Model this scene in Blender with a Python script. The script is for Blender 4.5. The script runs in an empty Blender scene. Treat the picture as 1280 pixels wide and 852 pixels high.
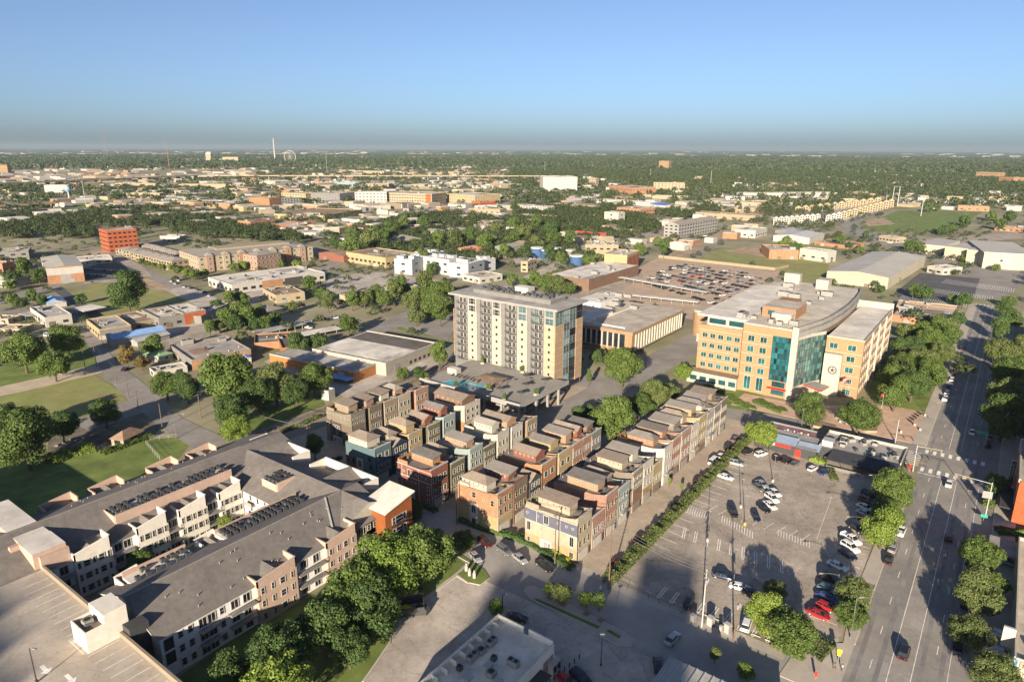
import bpy, math, random
import numpy as np
from mathutils import Vector, Matrix
R = math.radians
rnd = random.Random(7)
SC = bpy.context.scene
COL = SC.collection
# ---------------------------------------------------------------- camera, sky, sun, exposure
F, HZ, HC = 853.3, 185.0, 100.0
PITCH, YAW, ROLL = math.atan((426-HZ)/F), R(36.25), R(0.2)
_fw = Vector((-math.sin(YAW), math.cos(YAW), 0)); _rt = Vector((math.cos(YAW), math.sin(YAW), 0)); _up = Vector((0, 0, 1))
_fd = _fw*math.cos(PITCH) - _up*math.sin(PITCH); _uc = _fw*math.sin(PITCH) + _up*math.cos(PITCH)
_r2 = _rt*math.cos(ROLL) + _uc*math.sin(ROLL); _u2 = -_rt*math.sin(ROLL) + _uc*math.cos(ROLL)
cam_d = bpy.data.cameras.new('camera'); cam = bpy.data.objects.new('camera', cam_d); COL.objects.link(cam)
cam_d.sensor_width = 36; cam_d.lens = F*36/1280; cam_d.clip_start = 1; cam_d.clip_end = 150000
m3 = Matrix((_r2, _u2, -_fd)).transposed()
cam.matrix_world = Matrix.Translation((0, 0, HC)) @ m3.to_4x4()
SC.camera = cam
SUN_EL, SUN_TO = R(15.5), R(19.5)      # light travels towards (-sin, cos) of SUN_TO
sdir = Vector((-math.sin(SUN_TO)*math.cos(SUN_EL), math.cos(SUN_TO)*math.cos(SUN_EL), -math.sin(SUN_EL)))
W = bpy.data.worlds.new('World'); SC.world = W; W.use_nodes = True
wn = W.node_tree.nodes; wn.clear()
sky = wn.new('ShaderNodeTexSky'); sky.sky_type = 'NISHITA'; sky.sun_disc = False
sky.sun_elevation = SUN_EL; sky.sun_rotation = math.atan2(-sdir.x, -sdir.y)
sky.altitude = 150; sky.air_density = 0.72; sky.dust_density = 1.2; sky.ozone_density = 4.8
bg = wn.new('ShaderNodeBackground'); bg.inputs[1].default_value = 0.053
wo = wn.new('ShaderNodeOutputWorld')
hs = wn.new('ShaderNodeHueSaturation'); hs.inputs['Saturation'].default_value = 0.86
W.node_tree.links.new(sky.outputs[0], hs.inputs['Color']); W.node_tree.links.new(hs.outputs[0], bg.inputs[0]); W.node_tree.links.new(bg.outputs[0], wo.inputs[0])
sl = bpy.data.lights.new('sun', 'SUN'); sl.energy = 4.8; sl.angle = R(0.5); sl.color = (1.0, 0.86, 0.67)
so = bpy.data.objects.new('sun', sl); COL.objects.link(so); so.rotation_euler = sdir.to_track_quat('-Z', 'Y').to_euler()
so.location = (0, 0, 300)
SC.view_settings.view_transform = 'Standard'; SC.view_settings.look = 'None'
SC.view_settings.exposure = 1.48; SC.view_settings.gamma = 1; SC.view_settings.use_curve_mapping = False
SC.render.engine = 'CYCLES'
SC.cycles.max_bounces = 4; SC.cycles.diffuse_bounces = 3; SC.cycles.glossy_bounces = 2; SC.cycles.transmission_bounces = 2
SC.cycles.volume_bounces = 0; SC.cycles.transparent_max_bounces = 6
SC.cycles.use_denoising = True

# ---------------------------------------------------------------- coordinates
def at(px, py, z=0.0):
    """the point of the place at height z that the photograph shows at (px, py)"""
    d = _fd*F + _r2*(px-640) - _u2*(py-426)
    t = (z-HC)/d.z
    return Vector((d.x*t, d.y*t, z))
def ppm(p):
    return F/((Vector(p)-Vector((0, 0, HC))).dot(_fd))
def pix(p):
    v = Vector(p)-Vector((0, 0, HC)); k = F/v.dot(_fd)
    return 640+v.dot(_r2)*k, 426-v.dot(_u2)*k
def hgt(px, py, pt):
    b = at(px, py); lo, hi = 0.0, 300.0
    for _ in range(40):
        m = (lo+hi)/2
        if pix((b.x, b.y, m))[1] > pt: lo = m
        else: hi = m
    return lo
ZO = {0: (0, 0, 1), 1: (0, 160, 4), 2: (320, 160, 4), 3: (640, 160, 4), 4: (960, 160, 4), 5: (0, 350, 4), 6: (320, 350, 4), 7: (640, 350, 4), 8: (960, 350, 4)}
def zz(r, x, y):
    o = ZO[r]; return o[0]+x/o[2], o[1]+y/o[2]

# ---------------------------------------------------------------- mesh builder
class MB:
    def __init__(s): s.v = []; s.f = []; s.m = []
    def add(s, vs, fs, m=0):
        o = len(s.v); s.v += [tuple(v) for v in vs]
        for f in fs: s.f.append([i+o for i in f]); s.m.append(m)
        return s
    def quad(s, a, b, c, d, m=0): return s.add([a, b, c, d], [(0, 1, 2, 3)], m)
    def tri(s, a, b, c, m=0): return s.add([a, b, c], [(0, 1, 2)], m)
    def box(s, x0, x1, y0, y1, z0, z1, m=0, mt=None):
        vs = [(x0,y0,z0),(x1,y0,z0),(x1,y1,z0),(x0,y1,z0),(x0,y0,z1),(x1,y0,z1),(x1,y1,z1),(x0,y1,z1)]
        s.add(vs, [(0,3,2,1),(0,1,5,4),(1,2,6,5),(2,3,7,6),(3,0,4,7)], m)
        return s.add(vs[4:], [(0,1,2,3)], m if mt is None else mt)
    def prism(s, pts, z0, z1, m=0, mt=None):
        n = len(pts)
        a = sum(pts[i][0]*pts[(i+1)%n][1]-pts[(i+1)%n][0]*pts[i][1] for i in range(n))
        if a < 0: pts = pts[::-1]
        s.add([(p[0],p[1],z0) for p in pts]+[(p[0],p[1],z1) for p in pts], [(i,(i+1)%n,n+(i+1)%n,n+i) for i in range(n)], m)
        return s.add([(p[0],p[1],z1) for p in pts], [tuple(range(n))], m if mt is None else mt)
    def sheet(s, pts, z, m=0):
        n = len(pts); a = sum(pts[i][0]*pts[(i+1)%n][1]-pts[(i+1)%n][0]*pts[i][1] for i in range(n))
        if a < 0: pts = pts[::-1]
        return s.add([(p[0],p[1],z) for p in pts], [tuple(range(n))], m)
    def tube(s, p, q, r0, r1=None, n=8, m=0, cap=True):
        r1 = r0 if r1 is None else r1; p = Vector(p); q = Vector(q); d = (q-p).normalized()
        a = d.orthogonal().normalized(); b = d.cross(a); vs = []
        for c, r in ((p, r0), (q, r1)):
            for i in range(n):
                t = 2*math.pi*i/n; vs.append(c+a*(r*math.cos(t))+b*(r*math.sin(t)))
        fs = [(i, (i+1)%n, n+(i+1)%n, n+i) for i in range(n)]
        if cap: fs += [tuple(range(n))[::-1], tuple(range(n, 2*n))]
        return s.add(vs, fs, m)
    def hip(s, x0, x1, y0, y1, z, h, ov=0.4, m=0, mg=None, kind='hip', axis=None):
        """pitched roof on a rectangle; gable ends take material mg"""
        w, d = x1-x0, y1-y0; axis = axis or ('x' if w > d else 'y'); mg = m if mg is None else mg
        X0, X1, Y0, Y1 = x0-ov, x1+ov, y0-ov, y1+ov; cx, cy = (x0+x1)/2, (y0+y1)/2
        run = min(X1-X0, Y1-Y0)/2*0.999
        zl = z-0.02
        if kind == 'hip':
            if axis == 'x': r0, r1 = (X0+run, cy, z+h), (X1-run, cy, z+h)
            else: r0, r1 = (cx, Y0+run, z+h), (cx, Y1-run, z+h)
        else:
            if axis == 'x': r0, r1 = (X0, cy, z+h), (X1, cy, z+h)
            else: r0, r1 = (cx, Y0, z+h), (cx, Y1, z+h)
        A, B, C, D = (X0,Y0,zl), (X1,Y0,zl), (X1,Y1,zl), (X0,Y1,zl)
        if axis == 'x':
            s.quad(A, B, r1, r0, m); s.quad(C, D, r0, r1, m); e = ((B, C, r1), (D, A, r0))
        else:
            s.quad(B, C, r1, r0, m); s.quad(D, A, r0, r1, m); e = ((A, B, r0), (C, D, r1))
        for t in e: s.tri(*t, m if kind == 'hip' else mg)
        return s.quad(D, C, B, A, m)
    def mesh(s, name, mats):
        me = bpy.data.meshes.new(name); me.from_pydata(s.v, [], s.f)
        for m in mats: me.materials.append(m)
        if len(mats) > 1: me.polygons.foreach_set('material_index', s.m)
        me.update(); return me
    def build(s, name, mats, parent=None, loc=None, rz=0, **kw):
        if not isinstance(mats, (list, tuple)): mats = [mats]
        return link(name, s.mesh(name, mats), parent, loc, rz, **kw)
def link(name, me, parent=None, loc=None, rz=0, scale=None, **kw):
    o = bpy.data.objects.new(name, me); COL.objects.link(o)
    if parent is not None: o.parent = parent
    if loc is not None: o.location = loc
    if rz: o.rotation_euler = (0, 0, rz)
    if scale is not None: o.scale = scale
    for k, v in kw.items(): o[k] = v
    return o
USED = {}
def tag(o, label, cat, group=None, kind=None):
    o['label'] = label; o['category'] = cat
    if group: o['group'] = group
    if kind: o['kind'] = kind
    USED.setdefault(label, []).append(o); return o
def thing(name, label, cat, loc=(0, 0, 0), rz=0, group=None):
    return tag(link(name, None, None, loc, rz), label, cat, group)
def struct(name, mb, mat):
    return mb.build(name, mat, kind='structure')

# ---------------------------------------------------------------- materials
MATS = {}
# how light each family of surface is, against the exposure set above
LEVEL = (('dry_grass', 2.1), ('far_canopy', 1.5), ('road_asphalt', 2.35), ('dark_asphalt', 1.7), ('street_paving', 1.55), ('metal_roof_tan', 1.0), ('flat_roof_white', 1.05), ('white_roof', 1.0), ('grey_shingle', 1.5), ('shingle', 1.3), ('roof', 1.35), ('brown_lot', 1.9), ('lot_paving', 1.75), ('paving', 1.6), ('sidewalk', 1.3), ('alley', 1.4), ('grass', 2.0), ('dirt', 1.3), ('path', 1.3),
         ('ballast', 1.4), ('yard', 1.5), ('ground', 1.5), ('deck', 1.65), ('kerb', 1.25), ('pavers', 1.3), ('road_paint_white', 1.2), ('worn_road', 1.9))
def mat(name, col, rough=0.85, var=0.18, scale=0.4, fine=0.0, metal=0.0, spec=0.3, col2=None, stain=0.0, stain_scale=0.08, bump=0.0, rand=0.0, island=0.0, cracks=0.0):
    if name in MATS: return MATS[name]
    m = bpy.data.materials.new(name); m.use_nodes = True; nt = m.node_tree; N = nt.nodes; L = nt.links
    b = N['Principled BSDF']; b.inputs['Roughness'].default_value = rough; b.inputs['Metallic'].default_value = metal
    b.inputs['Specular IOR Level'].default_value = spec
    k = next((v for w, v in LEVEL if w in name), 1.0); c = Vector(col)*k
    geo = N.new('ShaderNodeNewGeometry')
    def noise(sc, det=4, rg=0.6):
        n = N.new('ShaderNodeTexNoise'); n.inputs['Scale'].default_value = sc; n.inputs['Detail'].default_value = det
        n.inputs['Roughness'].default_value = rg; L.new(geo.outputs['Position'], n.inputs['Vector']); return n
    n1 = noise(scale)
    ramp = N.new('ShaderNodeValToRGB'); ramp.color_ramp.elements[0].position = 0.3; ramp.color_ramp.elements[1].position = 0.7
    c2 = Vector(col2)*k if col2 else c*(1+var)
    ramp.color_ramp.elements[0].color = (*(c*(1-var)), 1); ramp.color_ramp.elements[1].color = (*c2, 1)
    L.new(n1.outputs['Fac'], ramp.inputs['Fac']); out = ramp.outputs['Color']
    def mult(fac_socket, lo, hi, out):
        mr = N.new('ShaderNodeMapRange'); mr.inputs['To Min'].default_value = lo; mr.inputs['To Max'].default_value = hi
        L.new(fac_socket, mr.inputs['Value'])
        mx = N.new('ShaderNodeMix'); mx.data_type = 'RGBA'; mx.blend_type = 'MULTIPLY'; mx.inputs['Factor'].default_value = 1
        L.new(out, mx.inputs['A']); L.new(mr.outputs['Result'], mx.inputs['B']); return mx.outputs['Result']
    if stain:
        n2 = noise(stain_scale, 6, 0.7)
        mr = N.new('ShaderNodeMapRange'); mr.inputs['From Min'].default_value = 0.35; mr.inputs['From Max'].default_value = 0.65
        L.new(n2.outputs['Fac'], mr.inputs['Value']); out = mult(mr.outputs['Result'], 1-stain, 1+stain*0.5, out)
    if fine:
        out = mult(noise(3.0, 3, 0.7).outputs['Fac'], 1-fine, 1+fine, out)
    if cracks:
        nz = noise(0.25, 3); mp = N.new('ShaderNodeMix'); mp.data_type = 'RGBA'; mp.inputs['Factor'].default_value = 0.995
        vm = N.new('ShaderNodeVectorMath'); vm.operation = 'MULTIPLY_ADD'; vm.inputs[1].default_value = (6, 6, 0); L.new(nz.outputs['Color'], vm.inputs[0]); L.new(geo.outputs['Position'], vm.inputs[2])
        for vs_, wd in ((0.11, 0.016), (0.3, 0.02)):
            vo = N.new('ShaderNodeTexVoronoi'); vo.feature = 'DISTANCE_TO_EDGE'; vo.inputs['Scale'].default_value = vs_; L.new(vm.outputs['Vector'], vo.inputs['Vector'])
            mr = N.new('ShaderNodeMapRange'); mr.inputs['From Max'].default_value = wd; L.new(vo.outputs['Distance'], mr.inputs['Value'])
            out = mult(mr.outputs['Result'], 1-cracks, 1.0, out)
        n3 = noise(0.9, 5, 0.75); mr = N.new('ShaderNodeMapRange'); mr.inputs['From Min'].default_value = 0.33; mr.inputs['From Max'].default_value = 0.5; L.new(n3.outputs['Fac'], mr.inputs['Value']); out = mult(mr.outputs['Result'], 1-cracks*.55, 1.05, out)
    if rand:
        oi = N.new('ShaderNodeObjectInfo'); out = mult(oi.outputs['Random'], 1-rand, 1+rand, out)
    if island:
        out = mult(geo.outputs['Random Per Island'], 1-island, 1+island, out)
    L.new(out, b.inputs['Base Color'])
    if bump:
        bp = N.new('ShaderNodeBump'); bp.inputs['Strength'].default_value = bump; bp.inputs['Distance'].default_value = 0.05
        L.new(noise(2.5, 5, 0.7).outputs['Fac'], bp.inputs['Height']); L.new(bp.outputs['Normal'], b.inputs['Normal'])
    MATS[name] = m; return m
def brick(name, col, mortar=0.35):
    return mat(name, Vector(col)*.62, 0.9, 0.16, 1.5, fine=0.22, stain=0.14, stain_scale=0.25)
def wallm(name, col): return mat(name, Vector(col)*.52, 0.85, 0.06, 0.8, fine=0.05, stain=0.10, stain_scale=0.2)
def foliage(name, c1, c2, lv=1.65):
    c1 = [v*lv for v in c1]; c2 = [v*lv for v in c2]
    m = bpy.data.materials.new(name); m.use_nodes = True; nt = m.node_tree; N = nt.nodes; L = nt.links
    b = N['Principled BSDF']; b.inputs['Roughness'].default_value = 0.6; b.inputs['Specular IOR Level'].default_value = 0.2
    geo = N.new('ShaderNodeNewGeometry'); oi = N.new('ShaderNodeObjectInfo')
    ad = N.new('ShaderNodeMath'); ad.operation = 'MULTIPLY_ADD'; ad.inputs[1].default_value = 0.55
    sc = N.new('ShaderNodeMath'); sc.operation = 'MULTIPLY'; sc.inputs[1].default_value = 0.45
    L.new(oi.outputs['Random'], sc.inputs[0]); L.new(geo.outputs['Random Per Island'], ad.inputs[0]); L.new(sc.outputs[0], ad.inputs[2])
    rp = N.new('ShaderNodeValToRGB'); rp.color_ramp.elements[0].color = (*c1, 1); rp.color_ramp.elements[1].color = (*c2, 1)
    L.new(ad.outputs[0], rp.inputs['Fac']); L.new(rp.outputs['Color'], b.inputs['Base Color'])
    tr = N.new('ShaderNodeBsdfTranslucent'); L.new(rp.outputs['Color'], tr.inputs['Color'])
    mx = N.new('ShaderNodeMixShader'); mx.inputs['Fac'].default_value = 0.22
    L.new(b.outputs[0], mx.inputs[1]); L.new(tr.outputs[0], mx.inputs[2])
    L.new(mx.outputs[0], N['Material Output'].inputs['Surface']); MATS[name] = m; return m
def glass(name, col, rough=0.06, var=0.5):
    return mat(name, col, rough, var, 0.15, spec=0.7, rand=0.35)

LEAF = [foliage('leaf_green', (0.030,0.050,0.012), (0.082,0.115,0.027)), foliage('leaf_dark', (0.022,0.042,0.013), (0.058,0.088,0.024)),
        foliage('leaf_bright', (0.05,0.085,0.014), (0.125,0.16,0.03)), foliage('leaf_olive', (0.04,0.056,0.018), (0.095,0.112,0.036)),
        foliage('leaf_rust', (0.07,0.05,0.018), (0.13,0.095,0.03)), foliage('leaf_yellow', (0.14,0.15,0.015), (0.3,0.28,0.03))]
BARK = mat('bark', (0.09,0.065,0.045), 0.95, 0.3, 3)
ASPH = mat('road_asphalt', (0.105,0.096,0.087), 0.9, 0.10, 0.12, fine=0.12, stain=0.22, stain_scale=0.05, cracks=.16)
ASPH2 = mat('dark_asphalt', (0.05,0.05,0.052), 0.9, 0.14, 0.12, fine=0.12, stain=0.2)
LOTM = mat('worn_lot_paving', (0.20,0.17,0.14), 0.9, 0.14, 0.10, fine=0.18, stain=0.28, stain_scale=0.07, cracks=.34)
CONC = mat('concrete_paving', (0.25,0.22,0.19), 0.9, 0.10, 0.12, fine=0.12, stain=0.26, stain_scale=0.06, cracks=.22)
WALK = mat('sidewalk_concrete', (0.30,0.265,0.225), 0.9, 0.08, 0.3, fine=0.10, stain=0.15, stain_scale=0.1)
PAVER = mat('paver_alley', (0.27,0.22,0.17), 0.9, 0.12, 0.6, fine=0.14, stain=0.18, stain_scale=0.08)
GRASS = mat('grass', (0.06,0.085,0.020), 0.95, 0.3, 0.12, fine=0.35, col2=(0.095,0.12,0.03), stain=0.22, stain_scale=0.05)
DRY = mat('dry_grass', (0.17,0.145,0.06), 0.95, 0.3, 0.05, fine=0.25, col2=(0.10,0.115,0.035), stain=0.2)
DIRT = mat('bare_dirt', (0.26,0.19,0.125), 0.95, 0.2, 0.08, fine=0.15, stain=0.2)
PAINT = mat('road_paint_white', (0.6,0.58,0.54), 0.8, 0.25, 0.9, fine=0.3)
PAINT2 = mat('worn_road_paint', (0.38,0.35,0.31), 0.85, 0.35, 1.2, fine=0.4)
YPAINT = mat('road_paint_yellow', (0.6,0.4,0.05), 0.8, 0.2, 0.9)
KERB = mat('kerb_concrete', (0.36,0.32,0.27), 0.9, 0.1, 0.6, fine=0.1)
WHITE = wallm('white_trim', (0.72,0.68,0.61)); CREAM = wallm('cream_stucco', (0.60,0.50,0.36)); IVORY = wallm('ivory_stucco', (0.70,0.64,0.52))
TAN = wallm('tan_stucco', (0.42,0.32,0.21)); DTAN = wallm('dark_tan_siding', (0.25,0.20,0.15)); TAUPE = wallm('taupe_siding', (0.32,0.27,0.21))
GREY = wallm('grey_siding', (0.30,0.29,0.27)); LGREY = wallm('light_grey_panel', (0.46,0.44,0.41)); DGREY = wallm('dark_grey_siding', (0.09,0.09,0.09))
SLATE = wallm('slate_blue_siding', (0.17,0.18,0.24)); TEAL = wallm('teal_siding', (0.15,0.23,0.25)); PTEAL = wallm('pale_teal_siding', (0.38,0.46,0.44))
NAVY = wallm('navy_siding', (0.035,0.05,0.085)); OLIVE = wallm('olive_siding', (0.22,0.20,0.12)); YEL = wallm('ochre_yellow_stucco', (0.56,0.42,0.22))
PEACH = wallm('peach_stucco', (0.56,0.35,0.22)); PINKB = brick('pink_brick', (0.42,0.235,0.17)); REDB = brick('red_brick', (0.29,0.115,0.08))
ORB = brick('orange_brick', (0.46,0.245,0.135)); BRNB = brick('brown_brick', (0.25,0.155,0.105)); TANB = brick('tan_brick', (0.42,0.27,0.15))
PBRK = brick('pinkish_brick', (0.42,0.27,0.20)); VORB = brick('bright_orange_brick', (0.56,0.29,0.10)); RORB = brick('red_orange_brick', (0.50,0.13,0.05))
SHING = mat('brown_shingle', (0.120,0.107,0.097), 0.95, 0.14, 0.7, fine=0.3, stain=0.18, stain_scale=0.12)
SHING2 = mat('tan_shingle', (0.165,0.132,0.105), 0.95, 0.12, 0.7, fine=0.25, stain=0.12, stain_scale=0.2)
SHING3 = mat('grey_shingle', (0.17,0.15,0.13), 0.95, 0.12, 0.5, fine=0.25, stain=0.12)
FLATR = mat('flat_roof_gravel', (0.32,0.28,0.23), 0.95, 0.12, 0.15, fine=0.12, stain=0.30, stain_scale=0.12)
GREYR = mat('flat_roof_grey', (0.25,0.235,0.22), 0.95, 0.14, 0.15, fine=0.12, stain=0.35, stain_scale=0.1)
WHITER = mat('flat_roof_white', (0.56,0.52,0.46), 0.9, 0.10, 0.12, fine=0.08, stain=0.28, stain_scale=0.1)
BROWNR = mat('flat_roof_brown', (0.19,0.135,0.09), 0.95, 0.15, 0.15, fine=0.15, stain=0.25, stain_scale=0.1)
DARKR = mat('flat_roof_dark', (0.09,0.08,0.07), 0.95, 0.2, 0.15, fine=0.15, stain=0.25, stain_scale=0.1)
METR = mat('metal_roof_tan', (0.44,0.40,0.33), 0.5, 0.06, 0.1, stain=0.1, stain_scale=0.04)
BLUER = mat('blue_metal_roof', (0.16,0.27,0.46), 0.5, 0.1, 0.3, stain=0.12); BLUEW = wallm('blue_wall', (0.08,0.17,0.36))
REDR = mat('red_roof', (0.42,0.07,0.04), 0.7, 0.15, 0.3); GREENR = mat('green_roof', (0.15,0.23,0.13), 0.8, 0.15, 0.3)
RUSTW = wallm('rust_orange_panel', (0.42,0.13,0.035))
GLD = glass('dark_window_glass', (0.018,0.022,0.026)); GLT = glass('teal_glass', (0.012,0.072,0.08)); GLTP = mat('teal_glass_panes', (0.010,0.075,0.085), .06, .4, .3, spec=.7, island=.75); GLGP = mat('green_glass_panes', (0.05,0.12,0.11), .08, .4, .3, spec=.7, island=.7); GLB = glass('pale_glass', (0.16,0.24,0.26), 0.1)
GLG = glass('green_glass', (0.06,0.115,0.115), 0.08)
METAL = mat('galvanised_metal', (0.34,0.335,0.32), 0.6, 0.1, 1.0); LMETAL = mat('lamp_metal', (0.12,0.118,0.11), 0.6, 0.1, 1.0); DMETAL = mat('dark_metal', (0.05,0.05,0.055), 0.5, 0.15, 1.0, metal=0.3)
WOOD = mat('weathered_wood', (0.13,0.09,0.06), 0.9, 0.2, 2.0); RUBBER = mat('tyre_rubber', (0.02,0.02,0.02), 0.8)
REDP = mat('red_paint', (0.5,0.03,0.02), 0.5, 0.1); ACM = mat('unit_casing', (0.22,0.215,0.20), 0.6, 0.08, 1.0, fine=0.1); FAN = mat('fan_grille', (0.025,0.025,0.025), 0.7)
BEIGEM = wallm('garage_concrete', (0.44,0.36,0.27)); DECKM = mat('garage_deck', (0.25,0.215,0.175), 0.9, 0.08, 0.08, fine=0.1, stain=0.22, stain_scale=0.06, cracks=.14)

# ---------------------------------------------------------------- shared windows
def wmesh(name, fm, gm, bars='h', fr=0.07, dep=0.10):
    b = MB()
    b.box(-.5, -.5+fr, -dep, .02, 0, 1); b.box(.5-fr, .5, -dep, .02, 0, 1)
    b.box(-.5+fr, .5-fr, -dep, .02, 0, fr*.8); b.box(-.5+fr, .5-fr, -dep, .02, 1-fr*.8, 1)
    if 'h' in bars: b.box(-.5+fr, .5-fr, -dep*.8, .02, .48, .52)
    if 'v' in bars: b.box(-.02, .02, -dep*.85, .02, fr, 1-fr)
    if 'q' in bars: b.box(-.27, -.235, -dep*.85, .02, fr, 1-fr); b.box(.235, .27, -dep*.85, .02, fr, 1-fr)
    b.quad((-.5+fr, -.03, .05), (.5-fr, -.03, .05), (.5-fr, -.03, .95), (-.5+fr, -.03, .95), 1)
    return b.mesh(name, [fm, gm])
WN = {'w': wmesh('window', WHITE, GLD, 'h', 0.12), 'wv': wmesh('window', WHITE, GLD, 'v', 0.09), 'd': wmesh('window', DMETAL, GLD, 'h'),
      't': wmesh('window', IVORY, GLT, 'v', 0.06), 'c': wmesh('window', CREAM, GLD, 'h', 0.12), 'p': wmesh('window', LGREY, GLB, 'v', 0.05),
      'tq': wmesh('window', DMETAL, GLT, 'hq', 0.04), 'b': wmesh('window', DMETAL, GLD, '', 0.06), 'g': wmesh('window', LGREY, GLG, 'hv', 0.04),
      'sq': wmesh('window', WHITE, GLD, '', 0.2), 'wq': wmesh('window', WHITE, GLD, 'hq', 0.06)}
def garm():
    b = MB(); b.box(-.5, .5, -.05, .02, 0, 1)
    for k in range(4): b.box(-.48, .48, -.075, -.05, .03+k*.245, .24+k*.245)
    return b
GAR = {k: garm().mesh('garage_door', [m]) for k, m in (('w', WHITE), ('t', TAUPE), ('g', LGREY), ('b', DTAN))}
DOORM = {k: MB().box(-.5, .5, -.06, .02, 0, 1).mesh('door', [m]) for k, m in (('w', WHITE), ('d', DGREY), ('r', REDP), ('g', LGREY), ('b', WOOD))}
FRZ = {'S': 0.0, 'E': math.pi/2, 'N': math.pi, 'W': -math.pi/2}
def on_face(name, me, parent, face, pos, a, z, w, h, off=0.0, **kw):
    """hang a unit part on a wall: face S/E/N/W lies at pos, a runs along it"""
    loc = {'S': (a, pos-off, z), 'N': (a, pos+off, z), 'E': (pos+off, a, z), 'W': (pos-off, a, z)}[face]
    return link(name, me, parent, loc, FRZ[face], (w, 1, h), **kw)
def win(parent, face, pos, a, z, w, h, k='w', off=0.0): return on_face('window', WN[k], parent, face, pos, a, z, w, h, off)
def wgrid(parent, face, pos, a0, a1, n, z0, dz, nf, w, h, k='w', skip=()):
    for f in range(nf):
        for i in range(n):
            if (i, f) in skip: continue
            win(parent, face, pos, a0+(a1-a0)*(i+.5)/n, z0+f*dz, w, h, k)
def acmesh(w, d, h):
    b = MB(); b.box(-w/2, w/2, -d/2, d/2, .12, h, 0); b.box(-w/2+.1, -w/2+.3, -d/2+.1, d/2-.1, 0, .12); b.box(w/2-.3, w/2-.1, -d/2+.1, d/2-.1, 0, .12)
    n = max(1, int(w/d+.4))
    for i in range(n): b.tube((-w/2+w*(i+.5)/n, 0, h-.01), (-w/2+w*(i+.5)/n, 0, h+.08), min(w/n, d)*.36, n=12, m=1)
    return b.mesh('rooftop_unit', [ACM if w > 1.1 else COND, FAN])
COND = mat('condenser_casing', (0.06,0.062,0.065), 0.6, 0.1, 1.0)
ACS = [acmesh(1.0, 1.0, 1.0), acmesh(2.4, 1.3, 1.3), acmesh(3.6, 1.8, 1.7), acmesh(1.6, 1.6, 1.0)]
def ac(parent, x, y, z, k=None, rz=0, name='rooftop_unit', s=1.0):
    return link(name, ACS[rnd.randrange(4) if k is None else k], parent, (x, y, z), rz, (s, s, s))
# ================================================================ GROUND
def px_poly(pts): return [at(*p) for p in pts]
gm = mat('urban_ground', (0.27,0.225,0.165), 0.95, 0.2, 0.022, col2=(0.12,0.125,0.06), fine=0.18, stain=0.35, stain_scale=0.012)
g = MB()
for (x0, x1, y0, y1) in ((-36000, 36000, -4000, 36000),): g.quad((x0,y0,-.03), (x1,y0,-.03), (x1,y1,-.03), (x0,y1,-.03))
struct('ground', g, gm)
def patch(name, m, pts, z): return struct(name, MB().sheet(px_poly(pts), z), m)
def rect(name, m, x0, x1, y0, y1, z): return struct(name, MB().sheet([(x0,y0),(x1,y0),(x1,y1),(x0,y1)], z), m)
# near paving
rect('parking_apron', CONC, -98, -12, 40, 113, 0.0)
rect('front_street', mat('street_paving', (0.20,0.185,0.17), 0.9, 0.08, 0.1, fine=0.08, stain=0.2, stain_scale=0.05), -185, -12, 111, 129, 0.004)
rect('townhouse_lane', PAVER, -196, -66, 128, 250, 0.0)
struct('parking_lot', MB().sheet([(-64.4,129.5),(-45,129.5),(-22.7,132.5),(-16,137),(-18.2,229),(-64.4,238)], 0.008), LOTM)
rect('paver_alley', PAVER, -75.5, -64.6, 129, 247, 0.012)
rect('tower_street', ASPH, -139, -121, 176, 430, 0.006)
struct('cross_street', MB().sheet([(-220,243),(-13,249),(-13,263),(-220,262)], 0.01), ASPH)
rect('main_road', ASPH, -13.2, 8.2, 20, 545, 0.014)
patch('road_bend', ASPH, [(1212,352),(1195,338),(1160,324),(1120,312),(1085,300),(1058,290),(1050,281),(1060,272),(1098,263),(1112,266),(1080,273),(1072,280),(1088,290),(1128,301),(1155,309),(1200,328),(1285,336),(1285,354),(1250,372),(1222,372)], 0.02)
rect('turn_lane', mat('pale_road_asphalt', (0.12,0.108,0.096), 0.9, 0.1, 0.1, fine=0.12, stain=0.2, cracks=.16), -6.1, -2.4, 20, 238, 0.020)
for xx, ww in ((-11.6,.9),(-8.0,.9),(-1.0,.8),(2.3,.9)): rect('wheel_track', mat('dark_road_asphalt', (0.088,0.083,0.08), 0.9, 0.14, 0.25, fine=0.14, stain=0.25, cracks=.1), xx-ww/2, xx+ww/2, 20, 540, 0.021)
rect('right_sidewalk', WALK, 8.2, 13.2, 20, 420, 0.10)
rect('right_forecourt', ASPH2, 13.2, 60, 20, 420, 0.02)
rect('left_sidewalk', WALK, -16.6, -13.2, 165, 232, 0.11)
struct('corner_sidewalk', MB().prism([(-23.5,121.5),(-13.2,121.5),(-13.2,163),(-15.5,163.5),(-17.2,160),(-15.2,139),(-22.5,133)], 0, 0.12), WALK)
rect('street_sidewalk', WALK, -120, -64.5, 127.6, 130.2, 0.016)
rect('lot_edge_sidewalk', WALK, -64.5, -24, 126.4, 129.4, 0.016)
struct('plaza', MB().prism([(-82,262.5),(-15,263.5),(-16,300),(-30,300),(-40,292),(-60,279),(-82,279)], 0, 0.11), mat('plaza_pavers', (0.36,0.25,0.18), 0.9, 0.16, 0.35, fine=0.15, stain=0.15))
rect('plaza_walk', WALK, -17.5, -13.3, 263, 545, 0.125)
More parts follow.
